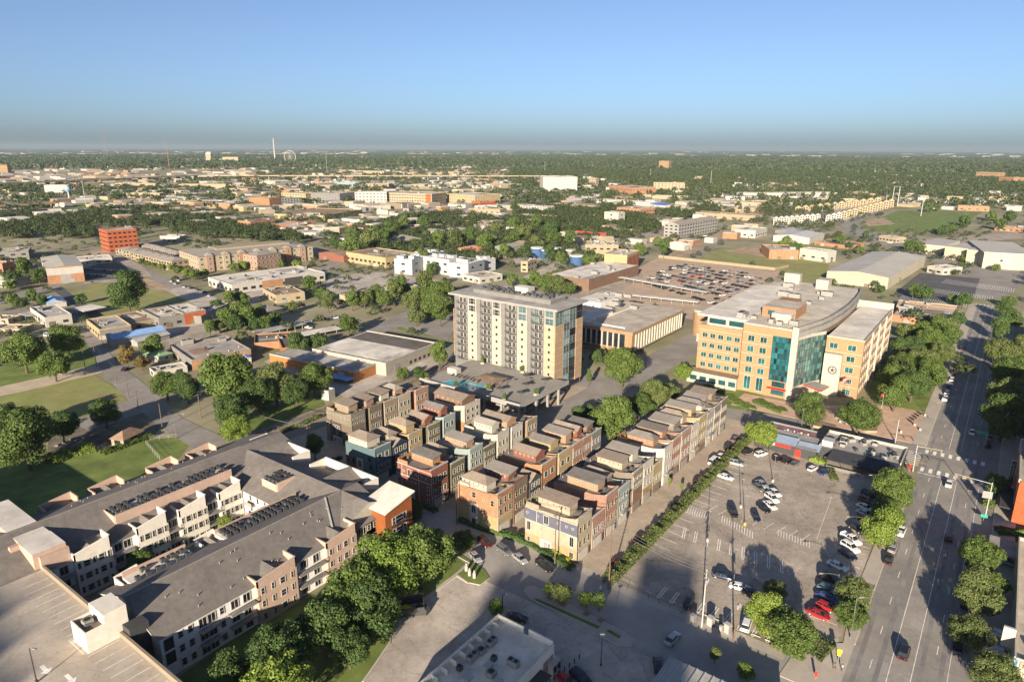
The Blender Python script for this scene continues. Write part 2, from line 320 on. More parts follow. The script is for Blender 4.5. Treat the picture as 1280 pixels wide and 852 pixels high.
# the grass, field by field
GP = [('lawn', GRASS, [(0,560),(60,572),(130,560),(190,548),(225,546),(236,556),(222,574),(100,650),(0,720)]),
 ('lawn', GRASS, [(0,430),(110,425),(126,455),(60,472),(0,484)]), ('dry_field', DRY, [(0,494),(118,468),(150,488),(160,502),(100,522),(0,530)]),
 ('path', mat('gravel_path', (0.33,0.27,0.20), 0.95, 0.15, 0.2, fine=0.2), [(0,483),(60,470),(125,454),(140,460),(122,467),(60,482),(0,495)]),
 ('rough_yard', mat('rubble_yard', (0.11,0.095,0.07), 0.95, 0.3, 0.3, fine=0.3, stain=0.3), [(60,545),(110,520),(165,502),(205,528),(190,548),(120,562),(60,572)]),
 ('dry_field', DRY, [(80,370),(130,350),(195,345),(240,366),(262,378),(180,392),(122,397)]),
 ('bare_field', DIRT, [(165,352),(180,347),(215,358),(212,366),(190,362)]),
 ('lawn', GRASS, [(215,852),(300,790),(500,690),(562,690),(582,704),(572,714),(530,746),(488,768),(487,800),(452,852)]),
 ('lawn', GRASS, [(262,548),(300,520),(400,488),(410,516),(345,546),(310,562)]),
 ('lawn', GRASS, [(903,488),(935,487),(983,508),(978,520),(903,508)]), ('lawn', GRASS, [(1083,492),(1100,452),(1190,398),(1206,398),(1182,470),(1166,500),(1150,522),(1095,502)]),
 ('lawn', GRASS, [(475,402),(510,395),(548,404),(536,420),(500,412)]), ('lawn', GRASS, [(612,345),(640,340),(650,344),(622,352)]),
 ('crowded_lot', mat('brown_lot_paving', (0.22,0.165,0.12), 0.9, 0.1, 0.1, fine=0.1, stain=0.15), [(742,372),(757,357),(822,322),(968,339),(985,334),(952,362),(900,400),(868,400)]),
 ('dry_field', DRY, [(868,325),(897,312),(1000,300),(1042,310),(1034,338),(962,336)]), ('bare_field', DIRT, [(905,314),(940,307),(1000,312),(1000,318),(960,322)]),
 ('dry_field', DRY, [(958,328),(1036,326),(1032,350),(986,354),(976,340)]),
 ('green_field', GRASS, [(1074,284),(1122,263),(1228,265),(1202,281),(1170,290),(1098,290)]), ('bare_field', DIRT, [(1080,276),(1105,272),(1120,280),(1085,283)]),
 ('asphalt_lot', ASPH2, [(1118,366),(1150,341),(1225,348),(1216,374),(1130,382)]),
 ('side_road', ASPH, [(100,412),(117,412),(145,452),(190,487),(228,522),(300,556),(300,570),(262,572),(222,548),(196,530),(160,500),(128,466)]),
 ('side_road', ASPH, [(92,528),(150,503),(178,498),(190,512),(110,538)]),
 ('side_road', ASPH2, [(58,357),(70,355),(128,393),(118,400)]), ('side_road', ASPH, [(128,312),(146,312),(186,338),(244,364),(285,378),(262,385),(200,354),(150,328)]),
 ('side_road', ASPH, [(440,420),(520,383),(575,398),(560,425),(500,408),(455,425)]), ('yard_paving', CONC, [(330,452),(400,420),(450,432),(480,420),(548,432),(560,470),(440,500)]),
 ('side_road', ASPH, [(845,318),(905,292),(925,290),(870,322)]), ('rail_yard', DIRT, [(830,320),(900,290),(912,292),(850,325)]),
 ('side_road', CONC, [(262,384),(285,377),(345,352),(398,336),(412,341),(352,362),(300,388),(278,399)]), ('side_road', ASPH, [(412,341),(398,336),(425,322),(470,300),(520,288),(522,291),(475,304),(432,325)]), ('yard_paving', CONC, [(412,345),(470,340),(560,352),(520,370),(440,372),(405,362)]),
 ('yard_paving', LOTM, [(100,336),(130,318),(175,330),(190,345),(150,352),(105,355)]), ('side_road', ASPH, [(0,388),(60,380),(110,392),(110,404),(60,396),(0,402)]), ('side_road', ASPH, [(0,372),(62,356),(85,347),(100,345),(100,350),(66,361),(0,380)]), ('yard_paving', CONC, [(180,404),(250,384),(300,392),(250,412),(200,424)]), ('yard_paving', LOTM, [(205,420),(255,404),(290,420),(270,440),(215,436)]),
 ('side_road', CONC, [(610,365),(690,330),(735,312),(745,314),(700,335),(625,372)]), ('yard_paving', LOTM, [(700,372),(755,355),(800,340),(806,346),(770,366),(735,380)]), ('yard_paving', CONC, [(640,320),(690,310),(740,306),(742,312),(680,324),(645,330)]), ('yard_paving', LOTM, [(735,292),(800,285),(840,300),(800,312),(745,305)]),
 ('yard_paving', CONC, [(480,256),(560,246),(640,256),(560,272)]), ('yard_paving', LOTM, [(330,252),(420,248),(480,262),(400,276),(330,270)]), ('yard_paving', CONC, [(960,268),(1050,255),(1090,258),(1060,276),(980,290)]), ('yard_paving', LOTM, [(1130,300),(1280,290),(1280,298),(1160,308)]), ('yard_paving', CONC, [(130,240),(260,228),(330,236),(240,246)]),
 ('car_park', ASPH2, [(100,336),(140,326),(178,340),(150,348),(105,352)]), ('car_park', CONC, [(205,362),(235,358),(285,378),(262,390)]),
 ('green_field', GRASS, [(60,262),(130,250),(135,256),(70,272)]), ('green_field', GRASS, [(100,237),(150,230),(160,236),(110,242)]),
 ('courtyard_grass', GRASS, [(120,850),(140,740),(300,640),(330,660),(200,760)])]
for i, (n, m, p) in enumerate(GP): patch(n, m, p, 0.022+0.002*i)
# rail bed and rails beside the townhouses
b = MB(); b.sheet([(-212,95),(-196.5,95),(-202,300),(-214,300)], 0.10)
struct('rail_bed', b, mat('ballast', (0.17,0.14,0.11), 0.95, 0.3, 1.0, fine=0.3))
for k, dx in enumerate((0, 1.5, 5, 6.5)):
    b = MB(); b.box(-.08, .08, 0, 205, 0, .16)
    tag(b.build('rail', DMETAL, None, (-209.5+dx, 95, .10), R(0.6)), ['outer steel rail of the far railway track by the tan townhouses', 'inner steel rail of the far railway track by the tan townhouses', 'inner steel rail of the near railway track by the tan townhouses', 'outer steel rail of the near railway track by the tan townhouses'][k], 'rail', 'rails beside the townhouses')
# kerbed islands
def island(pts, m=KERB, h=.13, top=WALK):
    return struct('kerb_island', MB().prism(px_poly(pts), 0, h, 0, 1), [m, top])
island([(654,738),(658,733),(668,732),(780,789),(795,800),(788,808),(772,806),(662,748)])
island([(722,828),(745,814),(756,818),(757,830),(748,838),(730,838)])
island([(562,690),(572,690),(606,712),(612,722),(600,731),(586,728),(571,718),(590,705)], KERB, .13, GRASS)
struct('planting_strip', MB().sheet(px_poly([(667,749),(671,748),(750,783),(747,786)]), .14).sheet(px_poly([(757,788),(762,787),(777,795),(773,798)]), .14), GRASS)
struct('tree_pits', MB().sheet(px_poly([(682,746),(690,744),(694,748),(687,751)]), .142).sheet(px_poly([(699,755),(704,751),(710,755),(705,759)]), .142).sheet(px_poly([(727,767),(733,763),(739,767),(733,771)]), .142).sheet(px_poly([(745,775),(751,771),(757,775),(751,779)]), .142), BROWNR)
struct('kerb', MB().prism(px_poly([(452,852),(487,803),(489,768),(530,748),(572,718),(586,728),(585,729),(571,720),(531,750),(490,770),(488,804),(455,852)]), 0, .14), KERB)
# kerbs of the main road
struct('kerb', MB().box(-13.35, -13.05, 140, 232, 0, .14).box(-13.35, -13.05, 264, 540, 0, .14).box(8.0, 8.3, 20, 420, 0, .14), KERB)
# markings
b = MB()
def line(x0, y0, x1, y1, w=.14, z=.03, mb=None):
    d = Vector((x1-x0, y1-y0, 0)).normalized(); n = Vector((-d.y, d.x, 0))*w/2
    (mb or b).quad((x0-n.x,y0-n.y,z), (x0+n.x,y0+n.y,z), (x1+n.x,y1+n.y,z), (x1-n.x,y1-n.y,z))
for x, x2, y0, y1, ln, gp in ((-9.4,-9.4,60,238,3.2,9.2),(0.95,1.2,60,238,3.2,9.2),(-9.6,-10.5,275,530,3.2,9.2),(1.3,.6,275,530,3.2,9.2)):
    y = y0
    while y < y1:
        xx = x+(x2-x)*(y-y0)/(y1-y0); line(xx, y, xx, y+ln); y += ln+gp
line(-6.2, 60, -6.1, 238, .13); line(-2.4, 60, -2.2, 238, .13); line(-6.4, 266, -7, 540, .13); line(-3, 266, -3.5, 540, .13); line(3.4, 60, 3.6, 240, .10)
for x in range(8):
    line(-12+x*2.3, 240.5, -12+x*2.3, 244, 1.0); line(-12.4+x*2.3, 257, -12.4+x*2.3, 260.5, 1.0)
line(-13, 239, -2.5, 239, .4)
for x in range(8): line(-13.5-0.0, 244.5+x*1.6, -17.5, 244.5+x*1.6, .5)
for x in range(9):
    line(-13.4+x*2.2, 545, -13.4+x*2.2, 547.5, 1.0, .034); line(-13.8+x*2.2, 536, -13.8+x*2.2, 538.5, .9, .034)
struct('road_markings', b, PAINT)
b = MB(); line(-15, 247.5, -11, 247.5, .35, .032); struct('yellow_markings', b, YPAINT)
b = MB()
def stalls(x0, x1, y0, y1, n, w=.11, slant=0.0, double=False, z=.02):
    for i in range(n):
        x = x0+(x1-x0)*i/(n-1)
        for d in ((-.28, .28) if double else (0,)): line(x+d, y0, x+d+slant, y1, w, z)
        if double: line(x-.28, y0, x+.28, y0, w, z)
stalls(-58.3, -32.7, 157, 162.4, 9, .2, -1.6, True)
stalls(-58.3, -32.7, 174.5, 179.5, 9, .15, 1.2)
stalls(-53, -22, 129.8, 134.6, 11, .2, 0, True)
for i in range(17): line(-64.0, 150+i*4.1, -58.6, 149.4+i*4.1, .2, .02)
for i in range(21): line(-23.2, 144+i*3.7, -17.6, 144.4+i*3.7, .2, .02)
for i in range(9): line(-63.6+i*.7, 174.5, -62.6+i*.7, 170.3, .2, .02)
for i in range(13): line(-54+i*.8, 175.0-i*.3, -53+i*.8, 171.6-i*.3, .2, .02)
for i in range(12): line(-39+i*.75, 176.6-i*.1, -38.2+i*.75, 173.4-i*.1, .18, .02)
line(-31.5, 205, -29.5, 178, .1, .02); line(-54.8, 171.5, -44, 168, .1, .02)
for i in range(7): line(-32.6+i*.45, 161.8-i*.6, -31.3+i*.28, 161.9-i*.62, .1, .02)
line(-32.9,162.2,-31,157,.1,.02); line(-29.6,162,-31,157,.1,.02)
struct('parking_lines', b, PAINT2)
b = MB()
for k in range(3):
    for i in range(30): line(*at(1126+k*28-3+i*3.1-k*1.2, 374-k*10+i*.42-i*.02)[:2], *at(1133+k*28-3+i*2.9-k*1.2, 369-k*10+i*.40)[:2], .25, .09)
struct('parking_lines', b, PAINT)
b = MB()
for i in range(11): b.box(-64.6+.0, -62.9, 0, .18, 0, .14)
for i in range(12):
    x = -55.4+i*2.75
    tag(MB().box(-.9, .9, -.09, .09, 0, .13).build('wheel_stop', KERB, None, (x, 130.4, .01)), 'low concrete wheel stop along the street edge of the lot', 'wheel stop', 'wheel stops along the street edge of the lot')
# ================================================================ NEAR BUILDINGS
# ---- apartment complex with long shingle roofs around a courtyard
A = thing('apartment_complex', 'long three storey apartment complex with dark brown shingle roofs around a narrow courtyard', 'apartment building')
EV = 9.6
b = MB()
b.box(-143, -119.3, 49, 108, 0, EV, 0); b.box(-190, -160.8, 20, 115.5, 0, EV, 0); b.box(-160.8, -119.3, 93, 115, 0, EV-.01, 0)
SID = mat('pale_siding', (0.68,0.66,0.63), .85, .05, .8, fine=.05, stain=.08, stain_scale=.2); SIDW = mat('bright_stucco', (0.62,0.57,0.49), .85, .05, .8, fine=.05, stain=.08, stain_scale=.2); SIDP = mat('rose_stucco', (0.42,0.30,0.235), .85, .05, .8, fine=.1, stain=.08, stain_scale=.2)
b.build('wall', SID, A)
b = MB(); b.hip(-143, -119.3, 49, 108.5, EV, 4.3, .55, 0, 1, 'gable', 'y'); b.build('roof', [SHING, IVORY], A)
b = MB(); b.hip(-190, -160.8, 18, 116, EV, 4.9, .55, 0, 1, 'gable', 'y'); b.build('roof', [SHING, IVORY], A)
b = MB(); b.hip(-176, -121, 92.8, 114.6, EV, 4.25, .5, 0, 1, 'gable', 'x'); b.build('roof', [SHING, IVORY], A)
b = MB(); b.quad((-143.2,48.3,EV+.12),(-131.15,48.3,EV+4.45),(-131.15,48.3,EV+4.2),(-143.2,48.3,EV-.2)); b.box(-131.2,-131.1,48.2,48.4,EV+4.1,EV+4.4)
b.quad((-131.15,48.3,EV+4.45),(-119,48.3,EV+.12),(-119,48.3,EV-.2),(-131.15,48.3,EV+4.2)); b.build('fascia', WHITE, A)
b = MB(); b.add([(-119.0,90.9,EV+.35),(-118.7,91.3,EV+.3),(-131,98.5,EV+4.55),(-131.2,98.1,EV+4.6)], [(0,1,2,3)]); b.build('roof_flashing', WHITE, A)
def bay(x, y0, y1, face, m, top, cols, zt=EV, d=1.1, ws=1.5, parent=A):
    """projecting bay with a sloping parapet"""
    s = 1 if face == 'E' else -1; q = MB(); xo = x+s*d
    q.box(min(x-s*.3, xo), max(x-s*.3, xo), y0, y1, 0, zt-.6)
    q.prism([(x-s*.3, y0), (xo, y0), (xo, y1), (x-s*.3, y1)], zt-.6, zt-.3)
    for a, c in ((x-s*.0, xo),): pass
    t0, t1 = top
    X0, X1 = min(xo-s*.35, xo), max(xo-s*.35, xo)
    q.add([(X0,y0,zt-.3),(X1,y0,zt-.3),(X1,y1,zt-.3),(X0,y1,zt-.3),(X0,y0,t0),(X1,y0,t0),(X1,y1,t1),(X0,y1,t1)], [(0,1,5,4),(1,2,6,5),(2,3,7,6),(3,0,4,7),(4,5,6,7)])
    for yy, t in ((y0, t0), (y1, t1)):      # returns of the parapet back into the roof
        ya, yb = (yy, yy+.3) if yy == y0 else (yy-.3, yy)
        Xa, Xb = min(x-s*3.2, xo), max(x-s*3.2, xo)
        q.box(Xa, Xb, ya, yb, zt-.3, t-.05)
    q.build('parapet_bay', m, parent)
    for f in range(3):
        for i, w in enumerate(cols):
            win(parent, face, xo, y0+(y1-y0)*(i+.5)/len(cols), .9+f*3.15, w, 1.7, 'w')
    r = MB(); r.hip(min(x-s*4.5, x), max(x-s*4.5, x), y0+1, y1-1, zt+.1, 1.7, .1, 0, 0, 'gable', 'x'); r.build('dormer_roof', SHING, parent)
def balconies(x, y0, y1, face, parent=A, nf=3):
    s = 1 if face == 'E' else -1
    for f in range(1, nf):
        q = MB(); X0, X1 = min(x, x+s*1.5), max(x, x+s*1.5)
        q.box(X0, X1, y0, y1, f*3.15-.15, f*3.15+.15, 0)
        xr = x+s*1.45
        q.box(min(xr, xr+s*.05), max(xr, xr+s*.05), y0, y1, f*3.15+1.1, f*3.15+1.17, 1)
        for k in range(int((y1-y0)/.5)+1): q.box(xr-.02, xr+.02, y0+k*.5, y0+k*.5+.04, f*3.15+.15, f*3.15+1.1, 1)
        q.build('balcony', [LGREY, DMETAL], parent)
    for f in range(nf):
        for y in (y0+(y1-y0)*.28, y0+(y1-y0)*.75): win(parent, face, x, y, .5+f*3.15, 1.9, 2.2, 'wv')
ex = -119.3
for y0, y1 in ((69.5, 79.5), (88.0, 97.0)): bay(ex, y0, y1, 'E', SIDP, (EV+1.3, EV+2.4), (1.0, .8, 1.5, .8))
for y0, y1 in ((56.5, 60.5), (63, 69), (80, 87.5), (97.5, 101)): balconies(ex, y0, y1, 'E')
for y in (53, 55, 61.8): 
    for f in range(3): win(A, 'E', ex, y, .9+f*3.15, 1.1, 1.7, 'w')
for y in (102, 104): 
    for f in range(3): win(A, 'E', ex, y, .9+f*3.15, 1.2, 1.7, 'w')
for f in range(1, 3): win(A, 'E', ex, 50.6, -.2+f*3.15, 1.9, 2.6, 'b')
# orange corner tower with a tilted white roof
b = MB(); b.box(-123.5, -115.6, 104.2, 113.6, 0, 11.2); b.build('corner_tower', RUSTW, A)
b = MB(); vs = [(-124.2,103.6,12.4),(-114.9,103.6,12.4),(-114.9,114.2,14.4),(-124.2,114.2,14.4)]
b.add([(x,y,z-.35) for x,y,z in vs]+vs, [(0,1,5,4),(1,2,6,5),(2,3,7,6),(3,0,4,7),(4,5,6,7),(3,2,1,0)])
b.build('tower_roof', WHITER, A)
b = MB(); b.add([(-123.5,104.2,11.2),(-115.6,104.2,11.2),(-115.6,113.6,11.2),(-123.5,113.6,11.2),(-123.5,104.2,12.2),(-115.6,104.2,12.2),(-115.6,113.6,14.0),(-123.5,113.6,14.0)], [(0,1,5,4),(1,2,6,5),(2,3,7,6),(3,0,4,7)]); b.build('tower_wall', RUSTW, A)
for f in range(3): win(A, 'E', -115.6, 109, 1+f*3.3, 5.2, 2.1, 'wq')
b = MB(); b.box(-115.62,-115.5,107,112.5,7.0,7.5).box(-115.62,-115.5,106.4,112.5,3.4,4.1); b.build('wall_panel', GREY, A)
# courtyard side
cx = -160.8
for y0, y1 in ((50.5,58.5),(64.5,72),(75,82.5),(86,92.6)): bay(cx, y0, y1, 'E', SIDW, (EV+1.6, EV+3.0), (.7,1.5,.7,1.4,.7))
for y0, y1 in ((44,50),(59,63.5),(71.8,74.8),(82.7,86.2)): balconies(cx, y0, y1, 'E')
wgrid(A, 'S', 93, -158, -145, 4, .9, 3.15, 3, 1.2, 1.7, 'w'); 
for y0, y1 in ((52,57),(70,75),(84,90)): bay(-143, y0, y1, 'W', SIDW, (EV+1.6, EV+2.2), (1.0, 1.0))
for x in (-156, -150): 
    for f in (1, 2): MB().box(x-1.8, x+1.8, 91.6, 93, f*3.15-.15, f*3.15+.15).box(x-1.8, x+1.8, 91.6, 91.66, f*3.15+.15, f*3.15+1.1).build('balcony', LGREY, A)
# lawn side parapets
for y0 in (28, 42, 54.5, 66.2, 81.5, 93.4): bay(-189, y0, y0+7.8, 'W', SIDP, (EV+2.0, EV+2.9), (.8, 1.5, .8))
# north side white parapets
for x0, x1 in ((-181, -159.5), (-152, -130)):
    b = MB(); b.box(x0, x1, 115.0, 115.5, 8, EV+3.4); b.box(x0, x0+.5, 109.5, 115, 8, EV+3.3); b.box(x1-.5, x1, 109.5, 115, 8, EV+3.3); b.build('parapet', SIDW, A)
    b = MB(); b.hip((x0+x1)/2-5, (x0+x1)/2+5, 106, 115, EV+1.2, 2.6, .1, 0, 0, 'gable', 'y'); b.build('dormer_roof', SHING, A)
# roof wells with condensers
def well(x0, x1, y0, y1, z, screen, nx, ny, skip=0.0):
    q = MB(); q.box(x0, x1, y0, y1, z-3, z, 0)
    q.build('roof_well', WHITER, A)
    if screen:
        q = MB(); q.box(x1, x1+.25, y0, y1, z-3, z+.9); q.box(x0, x1, y0-.2, y0, z-3, z+.5); q.build('screen_wall', SIDP, A)
    else: MB().box(x0-.25, x0, y0, y1, z-3, z+1.1).build('screen_wall', SIDP, A)
    for i in range(nx):
        for j in range(ny):
            if rnd.random() < skip: continue
            ac(A, x0+(x1-x0)*(i+.5)/nx, y0+(y1-y0)*(j+.7)/(ny+.4), z, 0, 0, 'condenser')
well(-171.2, -165.6, 62.5, 93.5, 12.9, True, 3, 18, .1)
well(-141.8, -137.2, 53, 67, 11.4, False, 2, 6, .3)
well(-141.4, -136.9, 74, 97, 11.7, False, 3, 13, .1)
well(-155, -148.5, 96.2, 102, 12.6, True, 4, 4, .1)
MB().box(-131.3,-131.0,48.6,103,EV+4.27,EV+4.36).build('ridge_cap', SHING3, A); MB().box(-175.55,-175.25,18,103,EV+4.87,EV+4.96).build('ridge_cap', SHING3, A)
for k in range(44):
    y = rnd.uniform(51, 100); x = rnd.choice((rnd.uniform(-130, -121), rnd.uniform(-130, -121), rnd.uniform(-188, -178)))
    zr = EV+4.3*(1-abs(x+131.15)/12.4) if x > -140 else EV+4.9*(1-abs(x+175.4)/15.1)
    MB().tube((0, 0, -.3), (0, 0, .45), .12, n=6).build('roof_vent', SHING3, A, (x, y, zr))

# ---- parking garage with an open roof deck
G = thing('parking_garage', 'concrete parking garage with striped open roof deck at the bottom left corner', 'parking garage')
DK = 10.0
b = MB(); b.box(-240, -88, -12, 44.6, 0, DK, 0, 1); b.build('deck', [BEIGEM, DECKM], G)
b = MB(); b.box(-161, -88, 44.6, 45.1, DK-3, DK+1.1); b.build('parapet', BEIGEM, G)
b = MB()
def gl(x0, y0, x1, y1, w=.13): line(x0, y0, x1, y1, w, DK+.012, b)
for i in range(23): 
    x = -157+i*2.95
    if not -132 < x < -125: gl(x, 38.6, x, 44.2)
for i in range(14): gl(-176+i*3.0, 21.5, -176+i*3.0, 27)
for i in range(16): gl(-176+i*3.0, 12, -176+i*3.0, 17.5)
for i in range(9): gl(-172+i*.9, 44.3, -173.2+i*.9, 41.2)
for i in range(9): gl(-103.2+i*.75, 44.1, -104.4+i*.75, 38.8)
gl(-131.6, 38.7, -130.8, 40); gl(-132.2,38.4,-125.8,38.4); gl(-132.2,38.4,-132.0,41.5)
for k in range(4): gl(-131.8+k*.4, 38.6, -131+k*.2, 40.6)
b.build('stall_lines', PAINT, G)
b = MB()
for ax, ay, d in ((-121.5, 34.3, 1), (-127.5, 32.6, 1)):
    b.box(ax-1.4, ax+.6, ay-.35, ay+.35, DK+.005, DK+.014); b.tri((ax+.6,ay-.95,DK+.014),(ax+2.0,ay,DK+.014),(ax+.6,ay+.95,DK+.014))
b.build('direction_arrow', PAINT, G)
b = MB(); b.box(-131.2, -125.2, 39, 42.4, DK, DK+3.9, 0, 1).box(-131.2, -125.2, 42.4, 46.5, DK, DK+6.2, 0, 0).box(-131.2,-131.0,39,42.4,DK+3.9,DK+4.4).box(-131,-125.2,39,39.2,DK+3.9,DK+4.4).box(-125.4,-125.2,39.2,42.4,DK+3.9,DK+4.4)
b.build('stair_tower', [SIDW, DARKR], G); ac(G, -128.4, 40.8, DK+3.9, 3)
b = MB(); b.box(-125.2, -122.4, 45.3, 48.9, DK-6, DK+2.4); b.build('stair_cage', DGREY, G)
b = MB(); b.box(-195, -170, 43.8, 50, 0, DK+3.9, 0, 1).box(-169.98, -162, 43.6, 50.2, 0, DK+3.9, 0, 1).box(-162, -161, 44.6, 50.4, 0, DK+3.0).box(-170.6, -169.4, 41.8, 43.6, 0, DK+3.7)
b.build('entrance_block', [SIDP, WHITER], G)
def lamp(name, loc, h, arm=(0, 0), label='', m=DMETAL, group=None, arm_len=0):
    t = thing(name, label, 'street lamp', loc, 0, group)
    q = MB(); q.tube((0,0,0), (0,0,.5), .22, n=8).tube((0,0,.5), (0,0,h), .12, .075, 8); q.build('pole', m, t)
    ax, ay = arm; arm_o = None
    if ax or ay:
        q = MB(); q.tube((0,0,h-.3), (ax*.5, ay*.5, h+.15), .055, n=6).tube((ax*.5, ay*.5, h+.15), (ax, ay, h+.2), .05, n=6); arm_o = q.build('arm', m, t)
    q = MB(); q.box(-.45, .45, -.16, .16, -.09, .09); q.build('lamp_head', ACM, arm_o or t, (ax, ay, h+.2 if (ax or ay) else h+.05), math.atan2(ay, ax))
    return t
lamp('deck_lamp', (at(46, 852, DK).x, at(46, 852, DK).y, DK), 7.0, (1.0, .4), 'dark lamp post standing on the garage roof deck')

# ---- apartment tower with podium
T = thing('apartment_tower', 'eleven storey cream and grey apartment tower with white overhanging roof slab and stacked balconies', 'apartment tower')
TX0, TX1, TY0, TY1, TH, FL = -199.5, -145, 228, 249, 36.5, 3.22
b = MB(); b.box(TX0, TX1, TY0, TY1, 0, TH); b.build('wall', wallm('tower_grey_stucco', (0.27,0.265,0.26)), T)
b = MB(); b.box(TX0-2.2, TX1+1.6, TY0-1.8, TY1+2, TH, TH+.9, 0, 1); b.build('roof_slab', [LGREY, GREYR], T)
b = MB(); b.box(TX0+7, TX1-6, TY0+5, TY1-4, TH+.9, TH+2.6, 0, 1); b.build('roof_screen', [GREY, GREYR], T)
for k in range(60): ac(T, TX0+9+rnd.random()*38, TY0+6.5+rnd.random()*9, TH+2.6, 0, 0, 'condenser')
b = MB(); b.box(-173, -166, 238, 243, TH+2.6, TH+5.2, 0, 1); b.build('lift_housing', [WHITE, WHITER], T)
seg = (9.0, 4.6); x = TX0; cols = []
pier = wallm('tower_cream_stucco', (0.62,0.56,0.45)); tanp = wallm('tower_tan_panel', (0.60,0.41,0.25))
x += .4
bm_ = MB()
W4 = (TX1-TX0)/4
BALM = MB().box(-2.6, 2.6, -1.7, 0, -.14, .12, 0).box(-1.6, 1.6, -2.2, -1.7, -.14, .12, 0).mesh('balcony', [GREY])
BAL = MB()
for k in range(15): BAL.box(-2.6+k*.365, -2.57+k*.365, -1.72-(.45 if 2 < k < 12 else 0), -1.68-(.45 if 2 < k < 12 else 0), .12, 1.1)
BAL.box(-2.6, -1.6, -1.72, -1.66, 1.06, 1.12).box(1.6, 2.6, -1.72, -1.66, 1.06, 1.12).box(-1.6, 1.6, -2.2, -2.14, 1.06, 1.12)
BAL.box(-2.62, -2.56, -1.7, 0, 1.06, 1.12).box(2.56, 2.62, -1.7, 0, 1.06, 1.12)
RAILM = BAL.mesh('railing', [DMETAL]); CHM = MB().box(-.35,.35,-.35,.35,.35,.45).box(-.35,.35,.28,.36,.45,.95).box(-.3,.3,-.3,.3,.12,.35).mesh('chair', [WOOD])
for i in range(4):
    x0 = TX0+i*W4; xb = x0+W4*.62
    last = i == 3
    q = MB(); q.box(xb, x0+W4-.02, TY0-.9, TY0, 8, TH-2*FL, 0)
    for f in range(2, 10): q.box(xb, x0+W4-.05, TY0-.95, TY0-.9, TH-f*FL-.07, TH-f*FL+.07, 1)
    q.build('pier', [pier if not last else wallm('tower_buff', (0.62,0.50,0.34)), WHITE], T)
    q = MB(); q.box(xb, x0+W4-.02, TY0-.9, TY0, TH-2*FL, TH-.01, 0); q.build('pier', LGREY, T)
    if i: q = MB(); q.box(x0, x0+1.7, TY0-.5, TY0, 8, TH-.02); q.build('pier', GREY, T)
    for f in range(9):
        z = TH-2*FL-(f+1)*FL
        if z > 7.5: win(T, 'S', TY0-.9, xb+W4*.19, z+1.1, .95, 1.05, 'b')
    for f in (1, 2): win(T, 'S', TY0-.9, xb+W4*.19, TH-f*FL+.3, 3.9, 2.7, 'wq' if i < 2 else 'g')
    for f in range(1, 10):
        z = TH-f*FL; xc = x0+W4*.36
        if z < 7: break
        k = link('balcony', BALM, T, (xc, TY0, z)); link('railing', RAILM, k)
        if rnd.random() < .7: link('chair', CHM, k, (rnd.uniform(-1.6, 1.6), -1.2, 0), rnd.uniform(0, 6))
        win(T, 'S', TY0, xc-.9, z+.15, 1.9, 2.5, 'wv' if (i < 3 or f > 2) else 'g'); win(T, 'S', TY0, xc+1.2, z+.15, 1.7, 2.5, 'wv')
# right end: tan panels and glazed strips
def strip(y0, y1, m, name, z0, z1, off):
    q = MB(); q.box(TX1, TX1+off, y0, y1, z0, z1)
    for f in range(2, 11): q.box(TX1+off, TX1+off+.06, y0, y1, TH-f*FL-.07, TH-f*FL+.07, 1)
    q.build(name, [m, WHITE], T)
yy = [TY0-.88, TY0+5.3, TY0+10.4, TY0+15.6, TY1]
strip(yy[0], yy[1], tanp, 'wall_panel', 3, TH-2*FL, .35); strip(yy[3], yy[4], tanp, 'wall_panel', 3, TH-2*FL, .35)
for f in range(1, 11):
    z = TH-f*FL
    if z < 2: break
    win(T, 'E', TX1+.3, (yy[1]+yy[2])/2, z+.1, 4.7, FL-.25, 'p' if f % 3 else 'g', 0); win(T, 'E', TX1+.1, (yy[2]+yy[3])/2, z+.1, 4.7, FL-.25, 'g' if f in (1, 2, 3, 5, 7) else 'd')
    if f < 3:
        win(T, 'E', TX1+.1, (yy[0]+yy[1])/2, z+.1, 5.4, FL-.25, 'g'); win(T, 'E', TX1+.1, (yy[3]+yy[4])/2, z+.1, 4.8, FL-.25, 'd')
b = MB(); b.box(TX0-.35, TX0, TY0-.5, TY1, 8, TH-2*FL); b.build('wall_panel', tanp, T)
# podium with pool deck
PD = thing('podium_garage', 'low garage podium with pool terrace in front of the cream apartment tower', 'parking garage')
b = MB(); b.box(-188.5, -137.5, 192.5, 227, 7.0, 8.0, 0, 1); b.build('terrace', [LGREY, mat('terrace_tiles', (0.27,0.25,0.225), 0.9, 0.1, 0.5, fine=0.12, stain=0.12)], PD)
b = MB()
for i in range(7): b.box(-188+i*8.2, -187.2+i*8.2, 193, 193.8, 0, 7)
for j in range(4): b.box(-138.6, -137.8, 196+j*8, 196.8+j*8, 0, 7)
b.box(-188, -139.5, 198, 226, 3.4, 3.9).box(-188, -150, 212, 226, 0, 7); b.build('frame', LGREY, PD)
b = MB(); b.box(-188.5, -137.5, 192.5, 192.75, 8, 8.9).box(-137.8, -137.5, 192.75, 227, 8, 8.9); b.build('parapet', LGREY, PD)
pp = [at(*p, 8.15) for p in ((546,479.5),(566,475),(607,481),(590,489.5))]
def inset(p, k): 
    c = sum(p, Vector())/len(p); return [c+(v-c)*k for v in p]
b = MB(); b.prism(inset(pp, 1.12), 8.0, 8.12); b.build('pool_edge', WHITE, PD)
b = MB(); b.sheet(pp, 8.16); b.build('pool_water', mat('pool_water', (0.05,0.36,0.42), 0.05, 0.15, 0.5, spec=0.6), PD)
b = MB(); b.box(-185, -180, 206, 209, 8, 10.4, 0, 1); b.build('pool_house', [IVORY, WHITER], PD)
TERR = []
